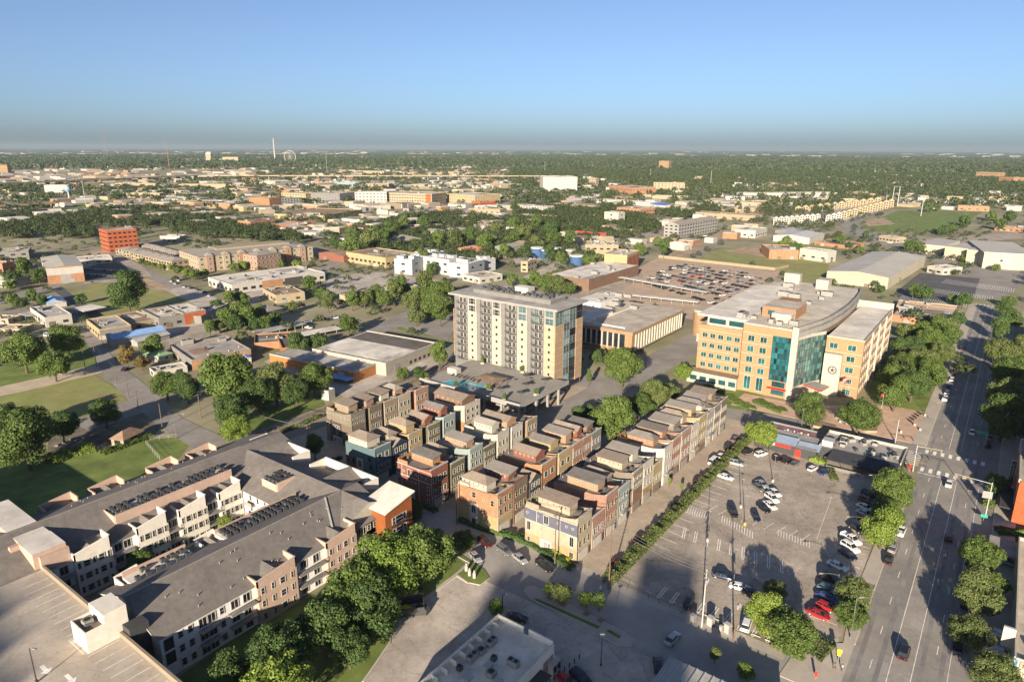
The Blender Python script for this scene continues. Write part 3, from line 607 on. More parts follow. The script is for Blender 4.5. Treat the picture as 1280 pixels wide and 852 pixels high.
pg = thing('pergola', 'brown roofed wooden pergola shading tables on the pool terrace', 'pergola', (-161, 205.5, 8))
MB().hip(-5.4, 5.4, -3.6, 3.6, 2.9, .5, .3).build('roof', BROWNR, pg)
for x in (-5, 0, 5):
    for y in (-3.2, 3.2): MB().box(x-.12, x+.12, y-.12, y+.12, 0, 2.9).build('post', WOOD, pg)
for k, (x, y) in enumerate(((-186,194.5),(-170,193.8),(-146,194.2),(-139.3,206),(-160,225.5),(-181,225),(-157,199))):
    t = thing('potted_plant', 'leafy plant in a pale square pot on the podium terrace', 'potted plant', (x, y, 8), k, 'potted plants on the podium terrace'); MB().box(-.7,.7,-.7,.7,0,.8).build('pot', IVORY, t); TERR.append(t)
for k, (x, y) in enumerate(((-152,200),(-147,210),(-153,219),(-143,201),(-144,219))):
    t = thing('parasol', 'dark parasol over a table on the open terrace', 'parasol', (x, y, 8), 0, 'parasols on the podium terrace'); MB().tube((0,0,0),(0,0,2.5),.05,n=6).build('pole', DMETAL, t); q = MB(); q.tube((0,0,2.1),(0,0,2.8),1.7,.08,10); q.build('canopy', DGREY, t)
for k in range(14):
    t = thing('sun_lounger', 'dark sun lounger in the row along the pool edge', 'sun lounger', (-181+k*1.9, 204.8+.5*(k % 2), 8.0), R(10), 'sun loungers by the pool') if k < 8 else thing('terrace_table', 'small dark table with seats on the open paved terrace', 'table', (-156+(k-8)*2.2, 215+2.5*((k*3) % 4), 8.0), R(k*20), 'tables on the podium terrace')
    if k < 8: MB().box(-.35, .35, -.9, .5, .25, .38).build('seat', DGREY, t); MB().add([(-.35,.5,.3),(.35,.5,.3),(.35,1.0,.8),(-.35,1.0,.8),(-.35,.58,.25),(.35,.58,.25),(.35,1.08,.75),(-.35,1.08,.75)], [(0,1,2,3),(4,7,6,5),(0,4,5,1),(2,6,7,3)]).build('backrest', DGREY, t); MB().box(-.3,-.24,-.8,.4,0,.25).box(.24,.3,-.8,.4,0,.25).build('leg', DMETAL, t)
    else: MB().tube((0,0,.7), (0,0,.76), .6, n=10).build('tabletop', DGREY, t); MB().tube((0,0,0), (0,0,.7), .06, n=6).build('pedestal', DMETAL, t)

# ---- ribbed office block and round brick stair drum
O = thing('office_block', 'low brown office block with tall white concrete ribs and flat pale roof', 'office building')
OX0, OX1, OY0, OY1 = -196, -143.5, 295.5, 358
b = MB(); b.box(OX0+2, OX1-3.2, OY0+3, OY1-2, 0, 3.6).box(OX0, OX1, OY0, OY1, 3.6, 11.6); b.build('wall', TANB, O)
b = MB(); b.box(OX0-.4, OX1+.4, OY0-.4, OY1+.4, 11.6, 13.2, 0, 1); b.build('roof', [TANB, FLATR], O)
b = MB(); b.box(OX1, OX1+.04, OY0+3, OY1-.8, 4.3, 11.4); b.build('glazing', GLD, O); b = MB(); b.box(OX0+.5, OX1-4, OY0-.04, OY0, 4.3, 11.4); b.build('glazing', GLD, O)
for k in range(19): MB().box(OX1, OX1+.7, OY0+3.2+k*3.15, OY0+3.9+k*3.15, 3.7, 11.6).build('rib', IVORY, O)
for k in range(15): MB().box(OX0+1+k*3.15, OX0+1.7+k*3.15, OY0-.6, OY0, 3.7, 11.6).build('rib', IVORY, O)
b = MB(); b.box(OX1-.3, OX1+.75, OY0+2.8, OY1-.8, 3.2, 3.7); b.build('ledge', IVORY, O)
b = MB(); b.box(-195, -179, 327, 352, 13.2, 17.5, 0, 1).box(-179, -170, 300, 325, 13.2, 15.3, 0, 1); b.build('plant_room', [WHITER, WHITER], O)
b = MB(); b.box(-169,-168.5,300,345,13.2,13.7).box(-169,-150,300,300.5,13.2,13.7); b.build('roof_kerb', WHITER, O)
for k in range(14): ac(O, rnd.uniform(-193, -166), rnd.uniform(328, 352), 17.5 if k < 8 else 13.2, None, 0, 'rooftop_unit', 1.2)
D = thing('stair_drum', 'round tan brick stair tower at the end of the ribbed office', 'tower', (-132.5, 361, 0))
MB().tube((0,0,0), (0,0,13.2), 5.6, n=32).build('wall', TANB, D); MB().tube((0,0,13.2), (0,0,14.4), 5.8, n=32).build('rim', IVORY, D)
MB().box(3, 11, -16, -5, 0, 4.5).build('annex', IVORY, D)

# ---- orange brick public building with curved glass corner
B = thing('orange_office', 'five storey orange brick office building with curved white roofline and teal glass corner', 'office building')
arc = [(-64.2,282.2),(-62,290),(-59.3,301),(-57.8,312),(-56.8,326),(-56.4,343),(-56.9,361),(-58,378),(-60.5,392)]
ob = mat('office_orange_brick', (0.30,0.18,0.095), 0.9, 0.08, 1.0, fine=0.12, stain=0.08)
b = MB(); b.prism([(-86,282.2),(-64.4,282.2),(-64.4,300),(-64,388),(-104,388),(-104,300),(-86,300)], 0, 29.2, 0, 1); b.build('wall', [ob, FLATR], B)
b = MB(); b.box(-106.6, -86, 286, 370, 0, 25.2, 0, 1); b.build('wall', [ob, FLATR], B)
b = MB(); b.box(-103.5, -86.2, 287.4, 368, 25.2, 29.4, 0, 1); b.build('penthouse', [IVORY, FLATR], B)
b = MB(); b.box(-107.5, -86.2, 285.4, 371, 29.4, 30.0); b.build('roof_slab', WHITER, B)
b = MB()
for (x0,y0),(x1,y1) in zip(arc, arc[1:]):
    b.add([(x0,y0,26.4),(x1,y1,26.4),(x1,y1,31),(x0,y0,31),(x0-.8,y0,31),(x1-.8,y1,31),(x0-.8,y0,29.6),(x1-.8,y1,29.6),(x0-.6,y0,26.4),(x1-.6,y1,26.4)], [(0,1,2,3),(3,2,5,4),(4,5,7,6),(1,0,8,9)])
b.build('curved_parapet', LGREY, B)
b = MB(); b.prism(arc+[(-100,392),(-100,300),(-86,300),(-86,283)], 28.6, 29.6, 0); b.build('roof', mat('pale_office_roof', (0.36,0.325,0.27), 0.95, 0.14, 0.12, fine=.1, stain=.25, stain_scale=.1), B)
b = MB()
for (x0,y0),(x1,y1) in zip(arc[2:], arc[3:]): b.quad((x0-.5,y0,24),(x1-.5,y1,24),(x1-.5,y1,26.6),(x0-.5,y0,26.6))
b.build('upper_wall', BRNB, B)
gp = [(-64.2,283.0),(-63.0,287.2),(-61.3,292.4),(-59.4,297.2),(-57.2,301.5)]
b = MB()
for (x0,y0),(x1,y1) in zip(gp, gp[1:]): [b.quad((x0+(x1-x0)*q/3,y0+(y1-y0)*q/3,5.2+l*2.5),(x0+(x1-x0)*(q+1)/3,y0+(y1-y0)*(q+1)/3,5.2+l*2.5),(x0+(x1-x0)*(q+1)/3,y0+(y1-y0)*(q+1)/3,7.7+l*2.5),(x0+(x1-x0)*q/3,y0+(y1-y0)*q/3,7.7+l*2.5)) for q in range(3) for l in range(8)]
b.build('curved_glass', GLGP, B)
b = MB()
for (x0,y0),(x1,y1) in zip(gp, gp[1:]):
    for q in (0, .33, .66):
        x, y = x0+(x1-x0)*q, y0+(y1-y0)*q; b.box(x-.02, x+.14, y-.06, y+.06, 5.2, 25.2)
    for z in (5.2, 7.7, 10.2, 12.7, 15.2, 17.7, 20.2, 22.7): b.add([(x0+.05,y0,z),(x1+.05,y1,z),(x1+.05,y1,z+.16),(x0+.05,y0,z+.16)], [(0,1,2,3)])
b.build('mullions', DMETAL, B)
b = MB()
for (x0,y0),(x1,y1) in zip(gp, gp[1:]): b.quad((x0-.1,y0,0),(x1-.1,y1,0),(x1-.1,y1,5.2),(x0-.1,y0,5.2)).quad((x0-.1,y0,25.2),(x1-.1,y1,25.2),(x1-.1,y1,26.6),(x0-.1,y0,26.6))
b.build('entrance_wall', IVORY, B)
b = MB(); b.box(-66.1, -63.6, 281.3, 282.9, 0, 31.0); b.build('corner_fin', IVORY, B)
cg = wmesh('glass_bay', DMETAL, GLT, '', .03)
b = MB()
for k in range(6):
    for l in range(8): b.quad((-73.5+k*1.22,281.99,7.2+l*2.35),(-73.5+(k+1)*1.22,281.99,7.2+l*2.35),(-73.5+(k+1)*1.22,281.99,7.2+(l+1)*2.35),(-73.5+k*1.22,281.99,7.2+(l+1)*2.35))
b.build('glass_bay', GLTP, B)
b = MB()
for k in range(7): b.box(-73.5+k*1.2, -73.36+k*1.2, 281.85, 282.0, 7.2, 26)
for k in range(9): b.box(-73.5, -66.2, 281.9, 281.98, 7.2+k*2.35, 7.34+k*2.35)
b.build('mullions', DMETAL, B)
for z in (1.0, 4.4): win(B, 'S', 282.2, -69.5, z, 5.2, 2.4, 'tq')
b = MB(); b.box(-73.5, -65.8, 280.4, 282.2, 3.8, 4.15); b.build('canopy', REDP, B)
for i, xx in enumerate((-103.6, -100.1, -96.5, -92.8, -89.3)):
    for f in range(4): win(B, 'S', 286, xx, 6.2+f*4.5, 2.5, 2.1, 't')
for xx in (-99, -90.2): win(B, 'S', 287.4, xx, 26.1, 7.4, 2.3, 'tq')
for xx in (-82.3, -77.2):
    for f in range(4): win(B, 'S', 282.2, xx, 8.6+f*4.55, 2.9, 2.6, 't')
    win(B, 'S', 282.2, xx, 1.0, 2.9, 6.2, 't')
b = MB()
for f in range(5): b.box(-106.62, -86.1, 285.9, 286, 5.0+f*4.5, 5.2+f*4.5); b.box(-86.02, -73.8, 282.1, 282.2, 7.6+f*4.55, 7.8+f*4.55)
b.build('stone_band', IVORY, B)
b = MB(); b.box(-108, -86.0, 279.5, 285.8, 0, 5.2, 0, 1); b.build('base_wing', [IVORY, BROWNR], B)
for k in range(5): win(B, 'S', 279.5, -105+k*4.3, 1.4, 3.0, 2.2, 'tq')
# right wing
b = MB(); b.box(-56.6, -42.3, 300.2, 372, 0, 24.6, 0, 1); b.build('wing_wall', [ob, WHITER], B)
b = MB(); b.box(-56.6, -42.1, 300.0, 300.5, 24.6, 25.2).box(-42.6, -42.1, 300.5, 372, 24.6, 25.2).box(-61,-42.1,372,373.2,0,27.6); b.build('wing_parapet', IVORY, B)
for f in range(5): win(B, 'S', 300.2, -46.6, 1.0+f*4.75, 3.4, 2.4, 't')
win(B, 'S', 300.2, -53.6, 20.0, 3.4, 2.4, 't')
for j in range(4):
    for i in range(4):
        for f in range(5): win(B, 'E', -42.3, 303.4+j*17.6+i*4.2, 1.6+f*4.6, 1.5, 2.5, 't')
for j in range(1, 4): MB().box(-42.3, -41.7, 300.2+j*17.5, 301.4+j*17.5, 0, 25.1).build('pilaster', IVORY, B)
b = MB()
for f in range(4): b.box(-42.3, -42.22, 300.4, 372, 5.4+f*4.6, 5.65+f*4.6); b.box(-56.5, -42.4, 300.12, 300.2, 4.4+f*4.75, 4.6+f*4.75)
b.build('stone_band', IVORY, B)
b = MB(); b.box(-56.2, -49.4, 297.4, 300.2, 0, 18.2); b.build('sign_wall', IVORY, B)
# emblem: ring with a star
b = MB(); n = 28; c0 = (-52.4, 297.3, 11.4)
for i in range(n):
    a0, a1 = 2*math.pi*i/n, 2*math.pi*(i+1)/n
    b.quad(*[(c0[0]+r*math.cos(a), c0[1], c0[2]+r*math.sin(a)) for r, a in ((1.75,a0),(1.75,a1),(1.35,a1),(1.35,a0))])
st = [(c0[0]+r*math.sin(a), c0[1]-.01, c0[2]+r*math.cos(a)) for k in range(10) for r, a in (((1.4 if k % 2 == 0 else .42), math.pi*k/5),)]
b.add(st+[(c0[0], c0[1]-.02, c0[2])], [(k, (k+1) % 10, 10) for k in range(10)])
b.build('emblem', DMETAL, B)
b = MB(); b.add([(-62,291.5,5.0),(-54,288.6,4.4),(-52.6,296.8,4.4),(-60.5,299,5.0),(-62,291.5,4.6),(-54,288.6,4.0),(-52.6,296.8,4.0),(-60.5,299,4.6)], [(0,1,2,3),(4,7,6,5),(0,4,5,1),(1,5,6,2),(2,6,7,3)]); b.build('entrance_canopy', [LGREY, REDP], B)
b = MB(); b.add([(-62,291.4,5.05),(-54,288.5,4.45),(-54,288.5,3.9),(-62,291.4,4.5)], [(0,1,2,3)]).add([(-53.95,288.5,4.45),(-52.55,296.8,4.45),(-52.55,296.8,3.9),(-53.95,288.5,3.9)], [(0,1,2,3)]); b.build('canopy_edge', REDP, B)
for p in ((-60.5,292),(-55,290)): MB().tube((*p,0), (*p,4.3), .2, n=8).build('canopy_post', IVORY, B)
b = MB(); b.box(-84, -70, 300, 318, 29.6, 34, 0, 1).box(-83.9,-75,318,330,29.6,33); b.build('plant_room', [ORB, FLATR], B); win(B, 'S', 300, -77, 30.6, 9, 2.0, 'tq')
b = MB(); b.box(-78, -70, 293, 298.5, 29.6, 33, 0, 1).box(-98,-90,385,390,29.4,35).box(-80,-74,378,386,29.6,34.5); b.build('lift_housing', [IVORY, WHITER], B)
for k in range(16): ac(B, rnd.uniform(-92, -68), rnd.choice((rnd.uniform(286, 297), rnd.uniform(335, 375))), 29.6, rnd.choice((1, 2, 3)), rnd.choice((0, 1.57)), 'rooftop_unit', 1.5)

# ---- restaurant along the top of the lot
RS = thing('restaurant', 'dark grey restaurant with blue awning roof and black patio canopy beside the parking lot', 'restaurant')
b = MB(); b.box(-61.5, -41.5, 227.5, 238.5, 0, 3.9, 0, 1).box(-41.5, -17.2, 231, 245.5, 0, 4.3, 0, 1); b.build('wall', [DGREY, GREYR], RS)
b = MB(); b.add([(-62,226.9,3.7),(-48,226.9,3.7),(-48,231.5,5.0),(-62,231.5,5.0),(-62,231.5,3.9),(-48,231.5,3.9)], [(0,1,2,3),(2,5,4,3)]).add([(-47.8,227.2,3.5),(-40.6,227.2,3.5),(-40.6,231,4.6),(-47.8,231,4.6)], [(0,1,2,3)]); b.build('awning_roof', mat('blue_grey_metal', (0.22,0.27,0.36), 0.5, 0.1, 0.4, stain=0.1), RS)
b = MB(); b.add([(-37.8,224.6,3.0),(-17,224.6,3.0),(-17.6,231.2,4.5),(-37.2,231.2,4.5)], [(0,1,2,3)]).add([(-37.8,224.6,3.0),(-37.2,231.2,4.5),(-38.4,231.2,2.6)],[(0,1,2)]); b.build('patio_canopy', mat('black_canvas', (0.03,0.033,0.042), 0.8, 0.2, 0.5), RS)
for k in range(5): MB().box(-37.6+k*5.1, -37.45+k*5.1, 224.7, 224.85, 0, 3.0).build('canopy_post', DMETAL, RS)
b = MB(); b.box(-37.6, -17.2, 224.5, 224.7, 0, 1.0); b.build('patio_wall', GREY, RS)
b = MB(); b.box(-54.5, -49.5, 227.36, 227.5, 2.2, 3.2); b.build('sign_board', REDP, RS)
on_face('door', DOORM['r'], RS, 'S', 227.5, -47.2, 0, 1.8, 2.6); MB().tube((-55.3,227.2,2.3),(-55.3,227.35,3.3),.6,n=6).build('sign_emblem', WHITE, RS)
b = MB(); b.box(-41.5, -17.2, 245.2, 245.5, 4.3, 5.2).box(-17.5, -17.2, 231, 245.2, 4.3, 5.0).box(-41.5,-41.2,231,245.2,4.3,4.9); b.build('parapet', IVORY, RS)
b = MB(); b.box(-60.5, -44.5, 240.0, 241.6, 0, 5.1, 0, 1); b.build('mural_wall', [mat('mural_dark', (0.055,0.03,0.04), 0.8, 0.5, 0.5), WHITER], RS)
b = MB(); 
for k, w in enumerate((1.3,1.0,.8,.6,1.2,.9,1.3,.7)): b.box(-55.4+k*1.15, -55.4+k*1.15+w*.7, 239.9, 240.0, 2.2-(k%3)*.25, 3.6+(k%2)*.5)
b.build('mural_lettering', WHITE, RS)
for k in range(26): ac(RS, rnd.uniform(-40, -19), rnd.uniform(232.5, 244), 4.3, rnd.choice((0,0,1,3)), rnd.choice((0,.8,1.57)))
b = MB(); b.box(-41, -37.6, 232, 235.6, 4.3, 6.3); b.build('vent_housing', METAL, RS)
# ---- flat roofed shop at the bottom centre
S1 = thing('flat_roof_shop', 'flat roofed cream shop with buttressed parapet and rooftop units at the bottom of the photo', 'shop', (-73.6, 96, 0))
b = MB(); b.box(0, 13.3, -34, 0, 0, 5.4, 0, 1); b.build('wall', [CREAM, mat('sun_toned_shop_roof', (0.50,0.44,0.36), .95, .12, .2, fine=.1, stain=.3, stain_scale=.15)], S1)  # roof colour lightened to stand in for sunlight that does not reach it
b = MB(); b.box(-.3, 0, -34, .3, 0, 6.8).box(0, 8.9-2.6, 0, .3, 0, 6.8).box(7.6, 13.3, 0, .3, 0, 6.8).box(13.3, 13.6, -34, .3, 0, 6.1)
for k in range(9): b.prism([(0,-2.2-k*2.6),(1.6,-2.2-k*2.6),(0,-2.0-k*2.6)], 5.4, 6.6)
b.build('parapet', SIDW, S1)  # brighter stucco here, also in place of direct sun
for x, y, k, rz in ((3.2,-6.5,1,1.57),(3.0,-9.5,3,0),(2.8,-12,1,1.57),(10.0,-8.5,1,0),(2.6,-15.5,0,0),(8.2,-13,3,0),(6.2,-9.6,0,0)): ac(S1, x, y, 5.4, k, rz)
for x, y in ((6.4,-11.8),(10.2,-13.6),(5.2,-16.5)): MB().box(-.8,.8,-.8,.8,0,.35).box(-.65,.65,-.65,.65,.35,.6).build('skylight', WHITE, S1, (x, y, 5.4))
MB().box(13.6, 16.2, -14, -4.5, 3.4, 3.6).build('awning', DGREY, S1)
b = MB(); b.box(13.58, 13.66, -3.6, -.2, .4, 4.2); b.build('wall_mural', mat('mural_teal', (0.10,0.32,0.32), 0.8, 0.5, 0.8, col2=(0.42,0.20,0.16)), S1)
t = thing('ice_kiosk', 'small white kiosk with dark windows beside the flat roofed shop', 'kiosk', (at(690, 840).x, at(690, 840).y, 0)); MB().box(-1.1,1.1,-1.5,1.5,0,3).build('cabin', WHITE, t); win(t,'E',1.1,-.7,1.2,1.0,1.4,'b'); win(t,'E',1.1,.7,1.2,1.0,1.4,'b')
S2 = thing('metal_roof_shop', 'low shop with ribbed white metal roof at the bottom edge of the photo', 'shop', (-40.2, 107.2, 0))
MB().box(0, 22, -26, 0, 0, 5.0).build('wall', LGREY, S2)
b = MB(); b.box(-.5, 22, -26, .5, 5.0, 5.25)
for k in range(13): b.box(.2+k*1.6, .42+k*1.6, -26, .4, 5.25, 5.5)
b.build('roof', METAL, S2)
# ---- right edge buildings
E1 = thing('brick_corner_building', 'orange brick building with a white vertical sign at the right edge', 'building', (12.0, 0, 0))
b = MB(); b.box(0, 6.5, 219, 252, 0, 13, 0, 1).box(1.5, 6.5, 252, 274, 0, 12.6, 0, 1).box(6.5, 40, 219.2, 300, 0, 25, 0, 1); b.build('wall', [RORB, GREYR], E1)
b = MB(); b.box(-.3, 6.5, 252, 252.5, 9, 13.6).box(-.3,.2,219,252,12.4,13.4); b.build('trim', IVORY, E1)
win(E1, 'W', 0, 235, 2, 3, 3, 'wq'); win(E1,'W',0,226,2,3,3,'wq'); wgrid(E1, 'W', 0, 221, 250, 6, 7.4, 3, 1, 1.6, 2.2, 'w')
b = MB(); b.box(-1.75, -.65, 237, 237.3, 4.3, 11.5); b.build('blade_sign', DGREY, E1)
b = MB(); b.box(-1.9,-1.75,236.9,237.3,4.1,11.7).box(-.65,-.5,236.9,237.3,4.1,11.7).box(-1.75,-.65,236.9,237.3,4.1,4.3).box(-1.75,-.65,236.9,237.3,11.5,11.7); b.build('sign_frame', WHITE, E1)
def text(name, s, size, loc, rot, m, parent=None, ext=.01):
    cu = bpy.data.curves.new(name, 'FONT'); cu.body = s; cu.size = size; cu.extrude = ext; cu.align_x = 'CENTER'; cu.align_y = 'CENTER'; cu.materials.append(m)
    tmp = bpy.data.objects.new('tmp', cu); COL.objects.link(tmp); bpy.context.view_layer.update(); me = bpy.data.meshes.new_from_object(tmp.evaluated_get(bpy.context.evaluated_depsgraph_get())); bpy.data.objects.remove(tmp)
    o = link(name, me, parent, loc); o.rotation_euler = rot; return o
for i, c in enumerate('CAZHL'): text('sign_letter', c, 1.15, (-1.2, 236.97, 10.1-i*1.1), (math.pi/2, 0, 0), WHITE, E1)
b = MB(); b.box(-3.2, 0, 221, 236, 3.0, 3.3); b.build('awning', DGREY, E1)
E2 = thing('corner_shop', 'flat roofed white shop with blue corner stripe at the bottom right', 'shop', (13.4, 0, 0))
b = MB(); b.box(0, 30, 146, 198, 0, 5.6, 0, 1); b.build('wall', [IVORY, FLATR], E2)
b = MB(); b.box(-.3, 0, 146, 198.4, 0, 6.4).box(0, 30, 198, 198.4, 0, 6.4).box(0,30,145.7,146,0,6.4); b.build('parapet', IVORY, E2)
b = MB(); b.box(-.42, .5, 145.4, 147.4, 0, 6.0); b.build('corner_stripe', BLUER, E2)
b = MB(); b.box(.7, 12, 145.5, 145.68, 4.3, 5.9); b.build('sign_board', CREAM, E2)
text('sign_letters', 'PAWN', 1.2, (2.9, 145.46, 5.1), (math.pi/2, 0, 0), DGREY, E2)
win(E2, 'S', 145.7, 4.6, .8, 4.6, 2.8, 'b'); 
b = MB(); b.box(-2.4, -.3, 152.5, 153.1, 3.6, 8.0); b.build('projecting_sign', WHITE, E2); b = MB(); b.box(-6, -.3, 192, 201, 3.2, 3.5); b.build('canopy_roof', GREYR, E2)
for k in range(9): ac(E2, rnd.uniform(2, 8), rnd.uniform(150, 195), 5.6, rnd.choice((0,1,3)))
E3 = thing('dark_brick_building', 'tall dark brick building at the right edge beyond the big street trees', 'building', (16.5, 0, 0))
b = MB(); b.box(0, 30, 372, 440, 0, 15, 0, 1); b.build('wall', [BRNB, WHITER], E3); wgrid(E3, 'W', 0, 374, 438, 12, 1.5, 4.5, 3, 2.6, 2.4, 'd'); wgrid(E3,'S',372,1,25,6,1.5,4.5,3,2,2.4,'d')
b = MB()
for f in range(3): b.box(-.12, 0, 372, 440, 4.6+f*4.5, 5.3+f*4.5)
b.build('stone_band', WHITE, E3)
# ================================================================ TOWNHOUSES
POTS = mat('terracotta', (0.35, 0.14, 0.07), 0.9)
def townhouse(label, fx, y0, y1, dep, h, lo, up, pent='shed', pm=None, zs=3.4, cols=3, wk='w', gar='w', roof=None, side='', split=None, gablef=False, arch=False, balc=False, canopy=None, terrace=False, trim=None, py=(.28, .86), px=(.25, .72)):
    w = y1-y0-.25; roof = roof or rnd.choice((SHING2, SHING2, SHING, SHING3)); k1, k2, k3 = rnd.uniform(-.06, .06), rnd.uniform(-.08, .05), rnd.uniform(-.4, .35); pm = pm or up; trim = trim or WHITE; split = split or zs
    t = thing('townhouse', label, 'townhouse', (fx, y0, 0), 0, 'townhouses between the railway and the parking lot')
    b = MB(); zb = h-1.1
    b.box(-dep, 0, 0, w, 0, split, 0); b.box(-dep, 0, 0, w, split, zb, 1)
    # parapets: front wall rises, side walls step down towards the back
    if not gablef: b.box(-.35, 0, 0, w, zb, h, 1)
    for a, c in ((0, .28), (w-.28, w)):
        b.add([(-dep,a,zb),(-.35,a,zb),(-.35,c,zb),(-dep,c,zb),(-4.2,a,zb+.25),(-.35,a,h),(-.35,c,h),(-4.2,c,zb+.25)], [(0,1,5,4),(2,3,7,6),(4,5,6,7),(3,0,4,7)], 1)
    b.build('wall', [lo, up], t)
    b = MB(); b.box(-dep+.1, -.36, .29, w-.29, zb-.1, zb+.12); b.build('roof', roof, t)
    if gablef:
        b = MB(); b.hip(-4.5, .15, -.05, w+.05, zb, 1.9, .15, 0, 1, 'gable', 'x'); b.build('front_gable', [roof, up], t)
    else:
        b = MB(); b.box(-.42, .14, -.03, w+.03, h-.02, h+.16); b.build('cornice', trim, t)
    b = MB(); b.box(0, .1, 0, w, split-.1, split+.12); b.build('string_course', trim, t)
    # penthouse over the stair
    X0, X1 = -dep+dep*(px[0]+k1*.5)-.8, -dep+dep*(px[1]+k2)+.6; Y0, Y1 = w*py[0], w*(py[1]+k1*.6); zp = zb+2.5+k3
    if pent:
        b = MB(); b.box(X0, X1, Y0, Y1, zb, zp); ph = b.build('penthouse', pm, t)
        b = MB()
        if pent == 'shed':
            b.add([(X0-.4,Y0-.4,zp-.15),(X1+.4,Y0-.4,zp-.15),(X1+.4,Y1+.4,zp+.55),(X0-.4,Y1+.4,zp+.55),(X0-.4,Y0-.4,zp+.05),(X1+.4,Y0-.4,zp+.05),(X1+.4,Y1+.4,zp+.75),(X0-.4,Y1+.4,zp+.75)], [(0,3,2,1),(4,5,6,7),(0,1,5,4),(1,2,6,5),(2,3,7,6),(3,0,4,7)])
            b.add([(X1,Y0,zp),(X1,Y1,zp),(X1,Y1,zp+.6)], [(0,1,2)], 1)
        elif pent == 'gable': b.hip(X0, X1, Y0, Y1, zp-.02, 1.3, .4, 0, 1, 'gable', 'x')
        else: b.hip(X0, X1, Y0, Y1, zp-.02, 1.5, .5, 0, 0, 'hip')
        b.build('penthouse_roof', [roof, pm], ph)
        n = 5
        for i in range(n):
            a = X0+(X1-X0)*(i+.7)/(n+.4)
            on_face('clerestory_window', WN['sq'], ph, 'S', Y0, a, zp-1.15, .55, .6)
    if terrace:
        b = MB(); b.box(-dep, -dep+.25, 0, w, zb, zb+1.2).box(-dep, -dep+4.2, 0, .25, zb, zb+1.2); b.build('terrace_wall', pm, t)
        for k in range(3): MB().tube((0,0,0), (0,0,.5), .22, .3, 8).tube((0,0,.5), (0,0,1.2), .35, .1, 7, 1).build('terrace_planter', [POTS, LEAF[0]], t, (-dep+1+k*.8, 1+(k*1.7) % (w-2), zb+.12))
    if canopy:
        b = MB(); b.add([(-dep+.3,.4,zb+2.4),(-dep+5,.4,zb+2.4),(-dep+5,w-.4,zb+2.7),(-dep+.3,w-.4,zb+2.7),(-dep+.3,.4,zb+2.25),(-dep+5,.4,zb+2.25),(-dep+5,w-.4,zb+2.55),(-dep+.3,w-.4,zb+2.55)], [(0,1,2,3),(7,6,5,4),(0,4,5,1),(1,5,6,2)])
        for xx in (-dep+.5, -dep+4.8):
            for ya in (.6, w-.6): b.box(xx-.08, xx+.08, ya-.08, ya+.08, zb, zb+2.4)
        b.build('terrace_canopy', canopy, t)
    for q in range(rnd.choice((1, 2, 2))): ac(t, rnd.uniform(-3.4, -1.2), rnd.uniform(.9, w-.9), zb+.12, 0, 0, 'condenser', .8)
    for q in range(2): MB().tube((0,0,0),(0,0,.6),.1,n=6).build('roof_vent', METAL, t, (rnd.uniform(-dep+.6, -dep*.75), rnd.uniform(.6, w-.6), zb+.1))
    MB().box(0, .12, .04, .16, .2, zb).build('downpipe', trim if rnd.random() < .5 else DMETAL, t)
    nfl = 2 if h > 9.5 else 1; dz = (zb-split)/nfl
    for f in range(nfl):
        for i in range(cols):
            win(t, 'E', 0, w*(i+.65)/(cols+.3), split+.55+f*dz, w*.62/(cols+.3), min(1.9, dz-1.2), wk)
    on_face('garage_door', GAR[gar], t, 'E', 0, w*.45, .05, min(4.4, w*.72), 2.5)
    on_face('door', DOORM['d'], t, 'E', 0, w*.9, .05, .9, 2.1)
    if balc:
        b = MB(); b.box(0, 1.1, w*.15, w*.85, split-.1, split+.08); b.box(1.05, 1.1, w*.15, w*.85, split+.95, split+1.02, 1)
        for k in range(9): b.box(1.05, 1.1, w*.15+k*w*.0875, w*.15+k*w*.0875+.05, split+.08, split+.95, 1)
        b.build('balcony', [trim, DMETAL], t)
    if arch:
        for i in range(cols): MB().box(-.02, .07, w*(i+.65)/(cols+.3)-.55, w*(i+.65)/(cols+.3)+.55, split+2.5, split+2.75).build('window_hood', trim, t)
    if side == 'S': pass
    return t
TT = {'A': [], 'B': [], 'C': [], 'D': [], 'E': []}
fx = -75.2
A_ = TT['A']
A_.append(townhouse('yellow townhouse with slate blue upper band at the corner of street and paver alley', fx, 130.2, 137.4, 15.8, 12.2, YEL, CREAM, 'shed', CREAM, 3.4, 3, 'c', 'w', SHING2, split=3.3, terrace=True))
A_.append(townhouse('low pink brick townhouse between the yellow corner house and a peach topped one', fx, 137.5, 144.4, 13, 9.2, PINKB, PINKB, None, gablef=False, gar='w', roof=SHING))
A_.append(townhouse('pink brick townhouse with peach rooftop room, third from the street on the paver alley', fx, 144.8, 151.6, 16.5, 12.4, PBRK, PINKB, 'shed', PEACH, wk='c', split=3.5))
A_.append(townhouse('narrow pale teal townhouse with balcony, fourth from the street on the paver alley', fx, 151.8, 158.6, 16.5, 11.2, LGREY, PTEAL, 'hip', GREY, balc=True))
A_.append(townhouse('brown brick townhouse with taupe upper storey, fifth from the street on the paver alley', fx, 160.2, 166.8, 16, 12.6, BRNB, TAUPE, 'shed', CREAM, split=7.2, arch=True, gar='t'))
A_.append(townhouse('cream over brown brick townhouse, sixth from the street on the paver alley', fx, 166.9, 173.8, 16, 12.6, TANB, IVORY, 'shed', IVORY, split=4.6, gar='g'))
A_.append(townhouse('low ochre townhouse tucked before the tall white corner gap on the paver alley', fx, 174, 180.2, 12, 9.4, YEL, YEL, None, gar='t', roof=SHING))
A_.append(townhouse('white townhouse with orange brick rooftop room beside the two alley shrubs', fx, 181.2, 187.4, 16.5, 12.2, WHITE, WHITE, 'hip', ORB, terrace=True, balc=True))
